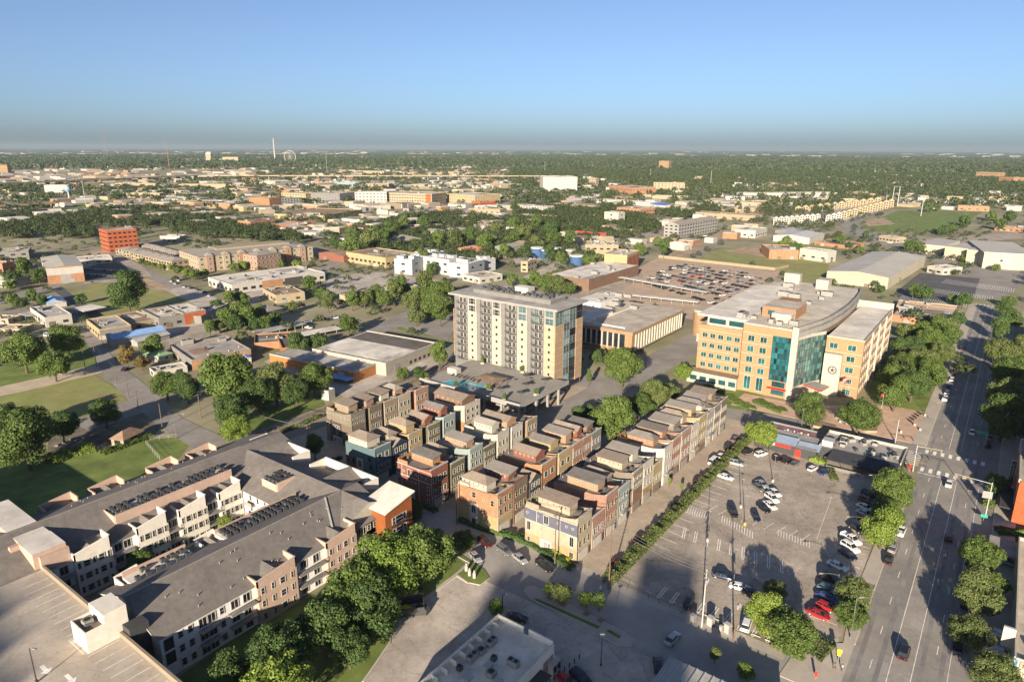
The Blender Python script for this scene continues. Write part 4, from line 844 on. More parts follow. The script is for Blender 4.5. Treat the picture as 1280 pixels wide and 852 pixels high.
A_.append(townhouse('pink brick townhouse just beyond the white one on the paver alley', fx, 187.5, 194, 16, 12.8, PINKB, PINKB, 'shed', ORB, arch=True, gar='t'))
A_.append(townhouse('brown brick townhouse with pale arched windows in the middle of the paver alley row', fx, 194.1, 202.6, 16, 13.0, BRNB, PBRK, 'shed', TAUPE, arch=True, gar='g'))
A_.append(townhouse('cream and green grey townhouse before the ochre one on the paver alley', fx, 202.8, 209, 15.5, 12.2, IVORY, IVORY, 'hip', CREAM, balc=True))
A_.append(townhouse('tall ochre yellow townhouse towards the far end of the paver alley', fx, 209.1, 216.6, 16, 13.2, TANB, YEL, 'shed', YEL, split=4.2, gar='b'))
A_.append(townhouse('light grey townhouse with white balcony after the ochre yellow one on the paver alley', fx, 216.8, 223, 15.5, 12.2, WHITE, LGREY, 'hip', IVORY, balc=True))
A_.append(townhouse('buff and brown townhouse, last but one at the far end of the paver alley', fx, 223.1, 229.6, 15.5, 12.6, YEL, TAUPE, 'shed', PEACH))
A_.append(townhouse('grey brown end townhouse facing the lawn of the orange office', fx, 229.7, 236.6, 15.5, 12.8, TAUPE, DTAN, 'shed', TAUPE, gar='g'))
fx = -98.8
B_ = TT['B']
B_.append(townhouse('orange brick corner townhouse with cream hip roofed top, facing the parked street cars', fx, 128.6, 135.6, 14, 12.2, YEL, ORB, 'hip', IVORY, split=5.0, wk='c', terrace=True, px=(.18, .62), py=(.06, .7)))
B_.append(townhouse('brown townhouse with dark red brick parapet behind the orange corner house', fx, 135.8, 142.6, 14, 12.2, DTAN, DTAN, 'shed', REDB, wk='c', arch=True, trim=REDB))
B_.append(townhouse('dark charcoal townhouse with white gable bay, third from the street in its row', fx, 143.6, 149.3, 13.5, 10.6, DGREY, DGREY, None, gablef=True))
B_.append(townhouse('red brick townhouse with gabled rooftop room and white strip, beyond the charcoal one', fx, 149.5, 157.5, 15, 12.4, REDB, ORB, 'gable', REDB, cols=2))
B_.append(townhouse('ochre yellow townhouse with open roof terrace in the middle of its row', fx, 158.6, 166.4, 15, 12.4, YEL, YEL, 'gable', YEL, cols=2, terrace=True))
B_.append(townhouse('pink brick townhouse, third from the tower street end of its row', fx, 166.6, 172.6, 15, 12.4, PINKB, PINKB, 'shed', PEACH))
B_.append(townhouse('narrow red brown townhouse, second from the tower street end of its row', fx, 172.8, 178, 14.5, 12.4, PBRK, PINKB, 'gable', REDB))
B_.append(townhouse('grey end townhouse with white window strip near the big roundish tree', fx, 178.1, 184.6, 13, 12.2, PINKB, GREY, 'shed', BRNB))
fx = -122.4
C_ = TT['C']
C_.append(townhouse('dark red brick townhouse with white bands and orange roof terrace on the street corner', fx, 128.3, 135.8, 13.5, 12.2, REDB, REDB, 'shed', ORB, 3.3, 3, 'w', 'w', terrace=True, px=(.25, .78), py=(.5, .95)))
C_.append(townhouse('narrow orange and olive townhouse with a pergola roof behind the red brick corner house', fx, 137, 143.4, 13.5, 10.8, OLIVE, OLIVE, 'hip', PEACH, px=(0.1, .55)))
C_.append(townhouse('grey teal townhouse over brown brick with peach rooftop room, third from the street', fx, 145.6, 152, 14, 12.2, BRNB, PTEAL, 'shed', PEACH, split=5.4))
C_.append(townhouse('low brown olive townhouse with white window bay in the middle of its row', fx, 152.3, 158.4, 12, 10.2, BRNB, OLIVE, None, roof=SHING))
C_.append(townhouse('ivory townhouse with white framed terrace windows and a gabled cream rooftop room', fx, 159.3, 165.8, 14, 12.2, WHITE, IVORY, 'gable', IVORY, terrace=True))
C_.append(townhouse('white fronted townhouse with peach walled gable top near the podium garage', fx, 167, 173.4, 13, 12.0, GREY, WHITE, 'gable', PEACH, px=(.1, .78), py=(.08, .92)))
C_.append(townhouse('tan end townhouse beside the podium garage', fx, 176, 182, 11, 11.4, TAN, TAN, None))
fx = -146.8
D_ = TT['D']
D_.append(townhouse('teal townhouse with pale mint hip roofed top facing the front street', fx, 129.6, 136.6, 13.5, 11.6, TEAL, TEAL, 'hip', IVORY, cols=2, px=(.12, .7), py=(.05, .8)))
D_.append(townhouse('navy townhouse with white arched gable window behind the teal corner house', fx, 137.2, 143.8, 13, 10.6, NAVY, NAVY, 'hip', CREAM, gablef=True))
D_.append(townhouse('ochre yellow townhouse with brown hip roof, third from the street in its row', fx, 144.2, 150.6, 13.5, 11.2, YEL, YEL, 'hip', YEL))
D_.append(townhouse('grey green townhouse with pink brick base in the middle of its row', fx, 153.2, 159.4, 13, 11.0, PINKB, OLIVE, 'gable', REDB))
D_.append(townhouse('pale teal townhouse with brick base next to the big cream end house', fx, 161, 167.2, 13, 11.6, PINKB, PTEAL, 'gable', REDB, cols=2))
D_.append(townhouse('large cream and brown brick end townhouse with gabled rooftop by the pool terrace', fx, 172, 181, 14.5, 12.4, ORB, IVORY, 'gable', BRNB, split=6.2, px=(.0, .8), py=(.1, .9)))
fx = -172.6
E_ = TT['E']
E_.append(townhouse('dark tan corner townhouse with row of small square attic windows beside the railway', fx, 142.6, 149.2, 13, 12.4, DTAN, TAUPE, 'shed', TAN, split=7.8, terrace=True, trim=TAUPE))
E_.append(townhouse('dark taupe townhouse with oval and square windows, second from the railway corner', fx, 151, 157, 12.5, 12.2, DTAN, DTAN, 'shed', PINKB, trim=TAUPE))
E_.append(townhouse('buff townhouse with pale upper storey and tall windows, third from the railway corner', fx, 158, 164.8, 12.5, 12.2, TAN, TAN, 'shed', IVORY))
E_.append(townhouse('cream yellow townhouse with a dark roof terrace canopy near the white warehouse', fx, 165, 171.6, 12.5, 12.2, YEL, CREAM, 'hip', PEACH, canopy=DARKR))
E_.append(townhouse('pink brick end townhouse with white attic band nearest the white warehouse', fx, 174, 181.2, 11, 12.0, PINKB, PINKB, None))
def side(t, items, dep):
    for (k, a, z, w, h) in items: win(t, 'S', 0, -dep*a, z, w, h, k)
# street facades of the five corner houses
t = A_[0]
MB().box(-15.8, 0, -.12, 0, 7.4, 10.6).build('wall_band', SLATE, t); MB().box(-15.8, 0, -.2, -.02, 7.2, 7.4).box(-15.8,0,-.2,-.02,10.6,10.8).box(-12.2,-12.05,-.16,-.1,7.4,10.6).box(-5.1,-4.95,-.16,-.1,3,10.6).build('string_course', WHITE, t)
for a in (.95, .75, .38, .2, .08): win(t, 'S', -.1, -15.8*a, 9.0, .6, .6, 'sq')
win(t, 'S', -.1, -9.2, 7.7, 1.6, 2.6, 'wv'); win(t, 'S', 0, -14.6, 4.2, 1.2, 2.8, 'wv'); win(t,'S',0,-14.6,1,1.0,1.4,'w'); win(t,'S',0,-1.6,4.0,1.3,3.0,'wv'); win(t,'S',0,-1.6,.8,1.3,1.8,'wv')
for a in (.68, .44): win(t, 'S', 0, -15.8*a, 5.6, .5, .5, 'sq')
MB().box(-11, -7.4, -.22, 0, .2, 3.4).build('porch_panel', WHITE, t); on_face('door', DOORM['g'], t, 'S', -.2, -9.2, .2, 1.1, 2.4); win(t,'S',-.2,-8.1,.4,.5,2.4,'w'); win(t,'S',0,-6.2,1.6,.9,.5,'sq')
t = B_[0]
MB().box(-9.6, -6.6, -.2, 0, 0, 7.0).build('porch_panel', IVORY, t); win(t, 'S', -.2, -8.1, 4.0, 1.7, 2.4, 'wv'); on_face('door', DOORM['d'], t, 'S', -.2, -8.1, .1, 1.3, 2.4); win(t, 'S', 0, -8.1, 8.6, 1.5, 1.8, 'c'); win(t,'S',0,-1.8,8.0,1.3,1.9,'c')
for a, z in ((.9,8.4),(.34,8.6),(.72,6.0),(.35,5.6),(.12,5.6),(.9,3.6),(.2,1.4)): win(t, 'S', 0, -14*a, z, .6, .6, 'sq')
t = C_[0]
for z in (7.6, 11.0): MB().box(-13.5, .1, -.16, 0, z, z+.2).build('string_course', WHITE, t)
for a in (.96, .8, .44, .26, .14): win(t, 'S', 0, -13.5*a, 8.7, .65, .65, 'sq')
for a in (.7, .58, .46): win(t, 'S', 0, -13.5*a, 5.9, .7, .7, 'sq')
win(t, 'S', 0, -8.6, 7.7, 1.4, 2.4, 'wv'); win(t, 'S', 0, -12.6, 4.0, 1.0, 2.8, 'w'); win(t,'S',0,-1.2,4.0,1.0,2.8,'w'); win(t,'S',0,-1.2,.6,1.0,2.2,'w'); win(t,'S',0,-12.6,.8,1,1.8,'w')
MB().box(-9.6, -6.6, -.2, 0, 0, 3.6).build('porch_panel', WHITE, t); on_face('door', DOORM['g'], t, 'S', -.2, -8.1, .1, 1.2, 2.6); MB().box(-4.95,-4.8,-.1,0,0,11).box(-11.6,-11.45,-.1,0,0,11).build('downpipe', WHITE, t)
t = D_[0]
MB().box(-13.5, -6, -.12, 0, 0, 6.4).build('wall_panel', BRNB, t)
for a in (.93, .74, .14): 
    for z in (4.0, 1.2): win(t, 'S', -.1, -13.5*a, z, 1.0, 1.8, 'b')
MB().box(-8.4, -5.6, -.2, 0, 0, 6.6).build('porch_panel', IVORY, t); win(t, 'S', -.2, -7, 3.6, 1.7, 2.6, 'wv'); on_face('door', DOORM['d'], t, 'S', -.2, -7, .1, 1.2, 2.4); win(t,'S',0,-2.4,6.6,1.2,1.6,'b')
t = E_[0]
for k in range(7): win(t, 'S', 0, -13*(.96-k*.14), 10.0, .5, .5, 'sq')
MB().box(-9.8, -5.4, -.2, 0, 2.6, 7.6).build('wall_panel', mat('dark_brown_panel', (0.06,0.04,0.035)), t); MB().box(-9.8,-5.4,-.25,0,0,2.6).build('porch_panel', WHITE, t)
for k in range(3): win(t, 'S', -.2, -9+k*1.3, 5.6, 1.0, 1.2, 'w')
win(t, 'S', -.2, -7.6, 3.4, 1.0, 1.9, 'w'); win(t,'S',-.25,-8.6,.5,1,1.6,'w'); on_face('door', DOORM['g'], t, 'S', -.25, -6.6, .1, 1.0, 2.2)
MB().box(-12.9,-10.8,-.5,0,0,7.4).build('wall_panel', TAUPE, t)
# hedge between alley and parking lot is built with the plants
# ================================================================ MIDDLE DISTANCE BUILDINGS
FOOT = []
def bld(reg, C, by, L, Rr, label, wall, roof, rt='flat', nf=2, name='building', cat='building', win_k='d', ws=4.5, group=None, para=None, units=2, east=None, maxw=40, hip=2.5, noS=False, noE=False, win_h=1.5, bands=None):
    cx, cyb = zz(reg, C[0], by); cyt = zz(reg, *C)[1]
    base = at(cx, cyb); h = max(2.6, hgt(cx, cyb, cyt))
    l = at(*zz(reg, *L), h); r = at(*zz(reg, *Rr), h)
    vl, vr = l-base, r-base; vl.z = vr.z = 0
    a1, a2 = math.atan2(vr.y, vr.x), math.atan2(vl.y, vl.x)-math.pi/2
    d = (a2-a1+math.pi) % (2*math.pi)-math.pi
    a = a1+d/2; e1 = Vector((math.cos(a), math.sin(a), 0)); e2 = Vector((-e1.y, e1.x, 0))
    D, Wd = max(4, vr.dot(e1)), max(4, vl.dot(e2)); Wd = min(Wd, 4*D+60); D = min(D, 5*Wd+40); s_ = ppm(base)
    D = min(D, 1.6*abs(zz(reg, *Rr)[0]-cx)/s_+8) if (base-cam.location).length > 700 else D; Wd = min(Wd, 1.6*abs(zz(reg, *L)[0]-cx)/s_+8) if (base-cam.location).length > 700 else Wd
    t = thing(name, label, cat, (base.x, base.y, 0), a-math.pi/2, group)
    FOOT.append((base.x, base.y, a-math.pi/2, Wd, D))
    big = 1 if Wd*D > 500 else 0
    b = MB(); b.box(-Wd, 0, 0, D, 0, h, 0); b.build('wall', [wall], t)
    if east is not None: MB().box(0, .05, 0.02, D-.02, 0.01, h-.02).build('side_wall', east, t)
    if rt == 'flat':
        b = MB(); b.box(-Wd+.3, -.3, .3, D-.3, h-.05, h+.04); ro = b.build('roof', roof, t)
        ph = .7; b = MB(); b.box(-Wd, 0, -.04, .3, h-.06, h+ph).box(-.3, .04, .3, D, h-.06, h+ph).box(-Wd, -.3, D-.3, D, h-.06, h+ph).box(-Wd-.04, -Wd+.3, .3, D-.3, h-.06, h+ph); b.build('parapet', para or wall, t)
    else:
        b = MB(); b.hip(-Wd, 0, 0, D, h, hip, .5, 0, 1, rt); b.build('roof', [roof, wall], t)
    for k in range(units if rt == 'flat' else 0):
        if Wd > 6 and D > 6: ac(ro, rnd.uniform(-Wd+2, -2), rnd.uniform(2, D-2), h+.04, rnd.choice((0, 1, 2, 3)), rnd.choice((0, 1.57)), 'rooftop_unit', 1.0+.5*big)
    if rt == 'flat' and Wd*D > 250:
        for k in range(2+big):
            pw, pd = rnd.uniform(.15, .4)*Wd, rnd.uniform(.15, .4)*D; x, y = rnd.uniform(-Wd+.6, -pw-.6), rnd.uniform(.6, D-pd-.6)
            MB().box(x, x+pw, y, y+pd, h+.04, h+.055+.012*k).build('roof_patch', rnd.choice((GREYR, FLATR, WHITER, DARKR, BROWNR)), ro)
        for k in range(3+2*big): MB().tube((0,0,0),(0,0,.7),.3,n=6).build('roof_vent', METAL, ro, (rnd.uniform(-Wd+1,-1), rnd.uniform(1,D-1), h+.04))
    for face, ln in (('S', Wd), ('E', D)):
        if ln > 10 and nf < 3:
            for k in range(1+int(ln > 25)):
                p = rnd.uniform(.1, .9)*ln; on_face('loading_door' if rnd.random() < .6 else 'door', GAR[rnd.choice('wtgb')], t, face, .12 if face == 'E' else -.12, (p-Wd) if face == 'S' else p, .05, rnd.choice((1.4, 3.2, 3.6)), min(h*.6, rnd.choice((2.3, 3.0))))
    if nf:
        dz = h/nf; n = 0; wh = min(win_h, dz*.6); dist = (base-cam.location).length
        for face, ln, skip in (('S', Wd, noS), ('E', D, noE)):
            if skip: continue
            k = max(1, int(ln/ws))
            while k*nf > maxw: k = int(k*.8) or 1; 
            for f in range(nf):
                for i in range(k):
                    p = (i+.5)/k*ln
                    win(t, face, 0.06 if face == 'E' and east is not None else 0, -Wd+p if face == 'S' else p, f*dz+dz*.3, min(ws*.5, 2.6)*(1.3 if dist > 500 else 1), wh, win_k)
    if bands:
        b = MB()
        for f in range(1, nf+1): b.box(-Wd, .12, -.12, D, h*f/nf-.5, h*f/nf-.1)
        b.build('stone_band', bands, t)
    return t, Wd, D, h
WB = wallm('white_painted_wall', (0.68,0.64,0.57)); SAND = wallm('sand_stucco', (0.50,0.40,0.27)); BUFF = wallm('buff_wall', (0.56,0.46,0.31))
YW = wallm('yellow_wall', (0.60,0.47,0.26)); ORW = wallm('orange_wall', (0.55,0.25,0.09)); GW = wallm('weathered_grey_wall', (0.34,0.32,0.29)); GRNW = wallm('green_wall', (0.30,0.36,0.27))
# --- left sector
bld(1,(550,518),625,(484,500),(680,507),'bright red orange brick block of five storeys beside the wooded park',RORB,GREYR,'flat',5,'brick_block','building','d',4.2,maxw=60)
t,w_,d_,h_ = bld(1,(245,702),783,(135,652),(415,690),'brick warehouse with white upper band and broad tan metal roof near the grass lots',ORB,METR,'gable',0,'warehouse','warehouse',hip=1.2)
MB().box(-w_,.06,-.06,d_,h_*.55,h_-.1).build('white_band',WB,t); on_face('loading_door',GAR['g'],t,'E',0,d_*.5,.1,d_*.3,h_*.55)
bld(1,(375,665),690,(320,630),(562,652),'low white and blue service garage with car lot in front, near the red orange block',WB,WHITER,'flat',1,'service_garage','garage','b',6)
for i in range(7):
    x0, y0 = 605+i*37, 593+i*9.5
    bld(1,(x0+38,y0+18),y0+46+i*3,(x0+2,y0+2),(x0+98,y0+4),'tan hip roofed row house with young trees in front beside the red orange block',SAND,SHING3,'hip',2,'row_house','house','d',4,'tan row houses near the red orange block',hip=2)
for i in range(6):
    x0, y0 = 705+i*28, 580+i*7.5
    bld(1,(x0+34,y0+14),y0+34,(x0+2,y0+2),(x0+80,y0+6),'tan hip roofed row house in the back row behind the street row',SAND,SHING3,'hip',2,'row_house','house','d',4,'tan row houses of the back row',hip=2)
t,w_,d_,h_=bld(1,(1000,645),722,(885,612),(1570,592),'long cream and tan apartment block with grey hip roofs and three storeys',BUFF,SHING3,'hip',3,'apartment_block','apartment building','w',5,maxw=60,hip=3.5)
for k in range(7):
    y0 = d_*(.06+k*.135); o_ = MB().box(0,1.3,y0,y0+d_*.055,0,h_+.3).build('brick_bay',[PBRK,BUFF,ORB][k%3],t)
    for f in range(3): win(o_,'E',1.3,y0+d_*.027,h_*(.1+f*.33),2.4,1.7,'w')
    MB().hip(-6,1.6,y0-.3,y0+d_*.055+.3,h_+.3,2.2,.2,0,0,'hip','x').build('bay_roof',SHING3,t)
MB().box(-w_*.7,-w_*.3,d_*.2,d_*.85,h_+.5,h_+3.2).box(-w_*.66,-w_*.34,d_*.22,d_*.83,h_+3.2,h_+3.3).build('courtyard_screen',BUFF,t)
bld(1,(1290,640),714,(1245,626),(1370,618),'projecting pinkish brick bay section of the long cream apartment block',PBRK,SHING3,'hip',3,'apartment_wing','apartment building','w',4,hip=2)
t,w_,d_,h_=bld(1,(1165,788),830,(1050,748),(1615,722),'long low white shop building with flat roof and dark shopfronts by the street trees',WB,WHITER,'flat',1,'shop_row','shop','b',6,units=8,win_h=2)
MB().box(.02,.2,d_*.3,d_*.52,0,h_+.2).build('brick_front',ORB,t); MB().box(.02,.2,d_*.54,d_*.74,0,h_+.1).build('dark_front',DGREY,t)
bld(1,(335,287),322,(252,284),(346,280),'plain white cube building beside the water tank and freeway',WB,WHITER,'flat',0,'cube_building','building')
bld(1,(600,382),396,(535,376),(770,372),'low cream building with two wings in front of the freeway embankment',BUFF,FLATR,'flat',1,'low_building','building','d',6)
bld(1,(985,432),456,(910,418),(1120,422),'red and cream brick lowrise among trees above the row houses',BRNB,WHITER,'flat',2,'brick_lowrise','building','c',5)
bld(1,(1130,282),306,(915,279),(1140,276),'very broad beige warehouse with ribbed wall in the middle distance left',BUFF,FLATR,'flat',0,'warehouse','warehouse')
bld(1,(822,250),266,(700,244),(826,240),'beige flat block behind the wooded belt on the left',SAND,FLATR,'flat',1,'flat_block','building','d',8)
bld(1,(780,278),302,(635,272),(790,264),'long pinkish beige warehouse in front of the pale green shed',SAND,FLATR,'flat',1,'warehouse','warehouse','d',9)
bld(1,(850,285),292,(770,280),(860,276),'pale green roofed shed behind the long beige warehouse',GRNW,mat('pale_green_roof',(0.25,0.42,0.36),.7),'flat',0,'shed','shed')
bld(1,(800,328),350,(675,322),(818,318),'cream flat roofed building with trees in front of the freeway',BUFF,WHITER,'flat',1,'flat_block','building','d',7)
bld(1,(42,186),228,(0,182),(50,180),'tan tower block at the far left edge near the horizon',TANB,FLATR,'flat',6,'tower_block','tower block','d',6,maxw=48)
bld(1,(1056,130),172,(1040,128),(1058,128),'slim cream tower with pointed top far away near the horizon',BUFF,WHITER,'hip',0,'slim_tower','tower',hip=12)
bld(1,(1120,156),168,(985,152),(1135,152),'wide cream block at the foot of the slim far tower',BUFF,WHITER,'flat',1,'far_block','building','d',14)
bld(1,(1192,146),172,(1135,142),(1200,140),'stepped cream block right of the slim far tower',BUFF,WHITER,'flat',2,'far_block','building','d',14)
bld(1,(1240,305),322,(1140,300),(1300,296),'tan warehouse with darker roof, right of the ribbed beige warehouse',SAND,BROWNR,'flat',1,'warehouse','warehouse','d',9)
bld(1,(1255,470),512,(1215,455),(1330,452),'small orange brick building partly hidden by trees above the long cream apartments',ORB,DARKR,'flat',2,'brick_lowrise','building','d',5)
bld(1,(900,545),556,(830,536),(915,532),'small white trailer shaped building among trees below the woods',WB,WHITER,'flat',0,'cabin','building')
bld(1,(1075,372),386,(870,350),(1110,346),'dusty beige flat building above the red and cream lowrise',SAND,FLATR,'flat',1,'flat_block','building','d',7)
# --- centre sector
bld(2,(655,322),382,(492,322),(682,312),'white modern apartment block with stepped front, left of the long cream block',WB,WHITER,'flat',4,'apartment_block','apartment building','d',6,maxw=48)
t,w_,d_,h_=bld(2,(880,332),388,(662,322),(962,316),'long cream apartment block of four storeys with a red brick accent',BUFF,FLATR,'flat',4,'apartment_block','apartment building','d',5,maxw=80)
MB().box(-w_*.12,-w_*.02,-.3,0,0,h_+.4).build('brick_accent',RORB,t)
bld(2,(1095,340),385,(975,325),(1192,330),'white and yellow apartment block right of the long cream block',YW,WHITER,'flat',3,'apartment_block','apartment building','w',6,maxw=45)
bld(2,(1120,370),388,(1085,362),(1190,362),'low red brick front before the white and yellow apartments',RORB,FLATR,'flat',1,'shop','shop','d',5)
bld(2,(664,280),306,(568,276),(680,272),'brown block with regular dark windows behind the white apartments',SAND,DARKR,'flat',3,'apartment_block','apartment building','d',8)
bld(2,(250,330),368,(160,315),(300,318),'yellow beige apartment block at the left of the dark grey one',YW,FLATR,'flat',3,'apartment_block','apartment building','d',7,maxw=36)
bld(2,(420,330),372,(300,322),(515,316),'dark grey and ochre apartment block beside the white modern one',GREY,FLATR,'flat',3,'apartment_block','apartment building','w',7,maxw=36)
bld(2,(70,352),400,(0,340),(105,342),'orange and white apartment block at the left of the centre cluster',ORW,FLATR,'flat',4,'apartment_block','apartment building','w',6,maxw=36)
bld(2,(115,355),395,(90,348),(192,340),'black and white apartment block next to the orange and white one',WB,DARKR,'flat',4,'apartment_block','apartment building','d',6,maxw=36)
bld(2,(345,440),462,(80,432),(560,408),'huge low warehouse with brown roof and ochre wall',YW,BROWNR,'flat',0,'warehouse','warehouse')
bld(2,(560,464),482,(462,446),(640,446),'white walled low building before the brown roofed warehouse',WB,BROWNR,'flat',0,'low_building','building')
bld(2,(185,492),512,(75,476),(268,472),'red orange brick workshop with tan roof among trees left of centre',RORB,FLATR,'flat',1,'workshop','workshop','d',6)
bld(2,(300,528),550,(212,504),(356,508),'white walled workshop with pale roof behind the long cream apartments',WB,WHITER,'flat',0,'workshop','workshop')
bld(2,(500,572),582,(405,540),(500,556),'small bluish white tin shed with rounded roof',wallm('pale_blue_wall',(0.35,0.42,0.52)),WHITER,'gable',0,'shed','shed')
bld(2,(650,652),700,(478,618),(786,626),'ochre brick hall with broad brown roof and arched windows',YW,BROWNR,'flat',1,'brick_hall','building','d',6,win_h=2)
bld(2,(440,640),672,(388,612),(532,604),'dark red barn like shed with brown roof beside the ochre hall',REDB,BROWNR,'gable',0,'barn','barn',hip=2)
for i,(C,by,L,Rr,lb) in enumerate((((782,662),735,(692,655),(852,640),'leftmost of the flat topped grey white townhouse blocks behind the trees'),((968,662),738,(858,630),(1015,645),'second grey white flat topped townhouse block with a dark glass slot'),((1062,684),752,(978,672),(1112,658),'front grey white townhouse block without windows'),((1135,662),720,(1105,652),(1180,650),'rightmost grey white townhouse block beside the lawn'),((880,630),660,(810,618),(920,615),'rear grey white townhouse block with roof terrace'))):
    t,w_,d_,h_=bld(2,C,by,L,Rr,lb,wallm('cool_white_panel',(0.60,0.62,0.64)),WHITER,'flat',2,'townhouse_block','house','d',9,units=2,maxw=8)
    for q in range(5): u=rnd.uniform(.1,.75)*w_; v=rnd.uniform(.1,.7)*d_; MB().box(-u-5,-u,v,v+4.5,h_,h_+2.6).build('roof_room',MATS['cool_white_panel'],t)
bld(2,(1118,752),780,(1035,734),(1230,733),'low white building with pinkish roof in front of the grey white townhouses',WB,FLATR,'flat',1,'low_building','building','b',6)
bld(2,(685,575),602,(592,552),(752,560),'green walled hall with tan hipped roof',GRNW,SHING2,'hip',0,'hall','building',hip=2.5)
bld(2,(745,562),590,(690,545),(832,552),'grey green barrel roofed hall joined to the tan roofed one',GRNW,SHING3,'gable',0,'hall','building',hip=3)
bld(2,(1110,612),634,(1040,595),(1150,598),'red roofed brick house among the trees in the centre',ORB,mat('terracotta_roof',(0.30,0.14,0.08)),'hip',1,'house','house','w',4)
bld(2,(1250,600),650,(1215,590),(1300,580),'pale green house with white trim at the edge of the trees',GRNW,SHING3,'gable',2,'house','house','w',4)
bld(2,(735,520),540,(660,505),(750,500),'small white house in the trees left of the white van yard',WB,SHING3,'hip',1,'house','house','d',4)
bld(2,(905,520),545,(870,512),(925,508),'bluish white house deep in the trees',WB,SHING3,'gable',2,'house','house','d',4)
bld(2,(1055,470),486,(990,462),(1065,462),'low red brick building at the top of the tree mass',ORB,FLATR,'flat',1,'low_building','building','d',6)
bld(2,(1220,410),432,(1095,398),(1235,395),'long sandy building above the trees right of the yellow apartments',SAND,FLATR,'flat',1,'low_building','building','d',8)
bld(2,(510,275),292,(420,265),(520,262),'pale turquoise walled warehouse in the far middle',wallm('turquoise_wall',(0.35,0.48,0.46)),WHITER,'flat',0,'warehouse','warehouse')
bld(2,(640,218),236,(520,205),(660,202),'cream block row with a darker centre, in the far middle',BUFF,FLATR,'flat',2,'far_block','building','d',12)
bld(2,(800,225),236,(650,212),(812,210),'long pale warehouse in the far middle right of the cream row',SAND,WHITER,'flat',0,'warehouse','warehouse')
bld(2,(760,180),190,(690,176),(775,174),'orange red far building among trees near the horizon',ORW,FLATR,'flat',1,'far_block','building','d',14)
bld(2,(1015,220),236,(978,216),(1022,214),'small tan tower block among far trees',SAND,FLATR,'flat',2,'far_block','building','d',12)
# --- right of centre
t,w_,d_,h_=bld(3,(325,246),320,(168,250),(400,238),'large white block, windowless on its left and with window rows on its right',WB,WHITER,'flat',5,'white_block','building','d',7,noS=True,maxw=40)
bld(3,(420,252),288,(398,250),(428,248),'small tan block against the right side of the large white block',SAND,FLATR,'flat',3,'tan_block','building','d',6)
bld(3,(600,300),338,(477,284),(708,296),'orange brick hospital like block with several wings',ORB,FLATR,'flat',2,'brick_block','building','d',8)
bld(3,(862,276),318,(710,276),(886,270),'cream yellow block of four storeys with regular window bays',BUFF,FLATR,'flat',4,'cream_block','building','d',8,maxw=60)
bld(3,(782,166),212,(745,165),(794,164),'solitary tan tower block rising out of the far trees',TANB,FLATR,'flat',7,'tower_block','tower block','d',12,maxw=49)
bld(3,(1150,328),350,(1118,318),(1560,318),'very long white distribution shed at the far right of centre',WB,WHITER,'flat',0,'distribution_shed','warehouse')
bld(3,(640,408),444,(522,398),(716,402),'orange brick factory with flat roof behind the white striped deck',ORB,FLATR,'flat',2,'factory','factory','d',6,maxw=36)
bld(3,(530,426),486,(485,418),(548,418),'white and dark striped parking deck end beside the orange factory',WB,FLATR,'flat',3,'parking_deck','parking garage','b',30,maxw=6,bands=WB)
t,w_,d_,h_=bld(3,(830,484),550,(762,478),(1072,447),'long four storey apartment block with grey roof and stacked balconies',LGREY,SHING3,'gable',4,'apartment_block','apartment building','d',5,maxw=64,hip=3)
bld(3,(1215,516),552,(1116,508),(1300,494),'white two part shop building beside the railway yard',WB,WHITER,'flat',1,'shop_building','shop','b',7)
bld(3,(455,538),556,(330,520),(492,508),'long low market hall with bright red roof',WB,REDR,'gable',0,'market_hall','market',hip=2)
bld(3,(770,388),398,(722,378),(806,368),'blue roofed white shed in the middle distance',WB,mat('strong_blue_roof',(0.05,0.12,0.42),.6),'gable',0,'shed','shed',hip=2)
bld(3,(690,375),392,(500,350),(720,352),'long white roofed warehouse behind the orange factory',WB,WHITER,'flat',0,'warehouse','warehouse')
bld(3,(880,345),360,(715,336),(900,332),'long cream warehouse below the cream yellow block',BUFF,WHITER,'flat',0,'warehouse','warehouse')
bld(3,(1250,375),395,(960,362),(1290,368),'very long pale rail freight shed with many doors',BUFF,BROWNR,'flat',1,'freight_shed','warehouse','b',14,maxw=30)
bld(3,(1215,440),466,(925,420),(1250,428),'flat tan freight building with open loading bays',SAND,BROWNR,'flat',1,'freight_building','warehouse','b',12,maxw=20)
bld(3,(795,562),578,(710,548),(812,548),'low ochre workshop with pale roof near the railway',YW,WHITER,'flat',1,'workshop','workshop','d',6)
bld(3,(860,590),614,(785,575),(885,570),'white tent roofed building near the railway',WB,WHITER,'hip',0,'pavilion','building',hip=3)
bld(3,(530,588),650,(362,602),(632,572),'pale stone building with clustered round rooftop rooms',SAND,FLATR,'flat',2,'stone_building','building','d',6,units=12)
t,w_,d_,h_=bld(3,(572,640),727,(460,632),(646,616),'yellow brick building with red and white striped side beyond the crowded lot',YW,FLATR,'flat',0,'striped_building','building')
b=MB()
for k in range(9): b.box(0,.12,d_*(k+.15)/9,d_*(k+.75)/9,1,h_-1.5)
b.build('red_stripes',wallm('red_stripe',(0.33,0.07,0.05)),t)
bld(3,(383,762),814,(198,730),(568,682),'brown brick lowrise with broad white roof beside the crowded lot',BRNB,WHITER,'flat',0,'brick_lowrise','building',units=6)
bld(3,(78,672),722,(48,668),(102,655),'small pale stone tower house with battlement like top',BUFF,FLATR,'flat',2,'tower_house','house','d',6)
bld(3,(78,584),608,(0,575),(98,570),'white house with broad tan hip roof at the edge of the trees',WB,SHING2,'hip',2,'house','house','d',4,hip=3)
bld(3,(180,398),430,(80,385),(206,382),'white half timbered apartment row in the trees',WB,SHING3,'flat',3,'apartment_row','apartment building','d',5)
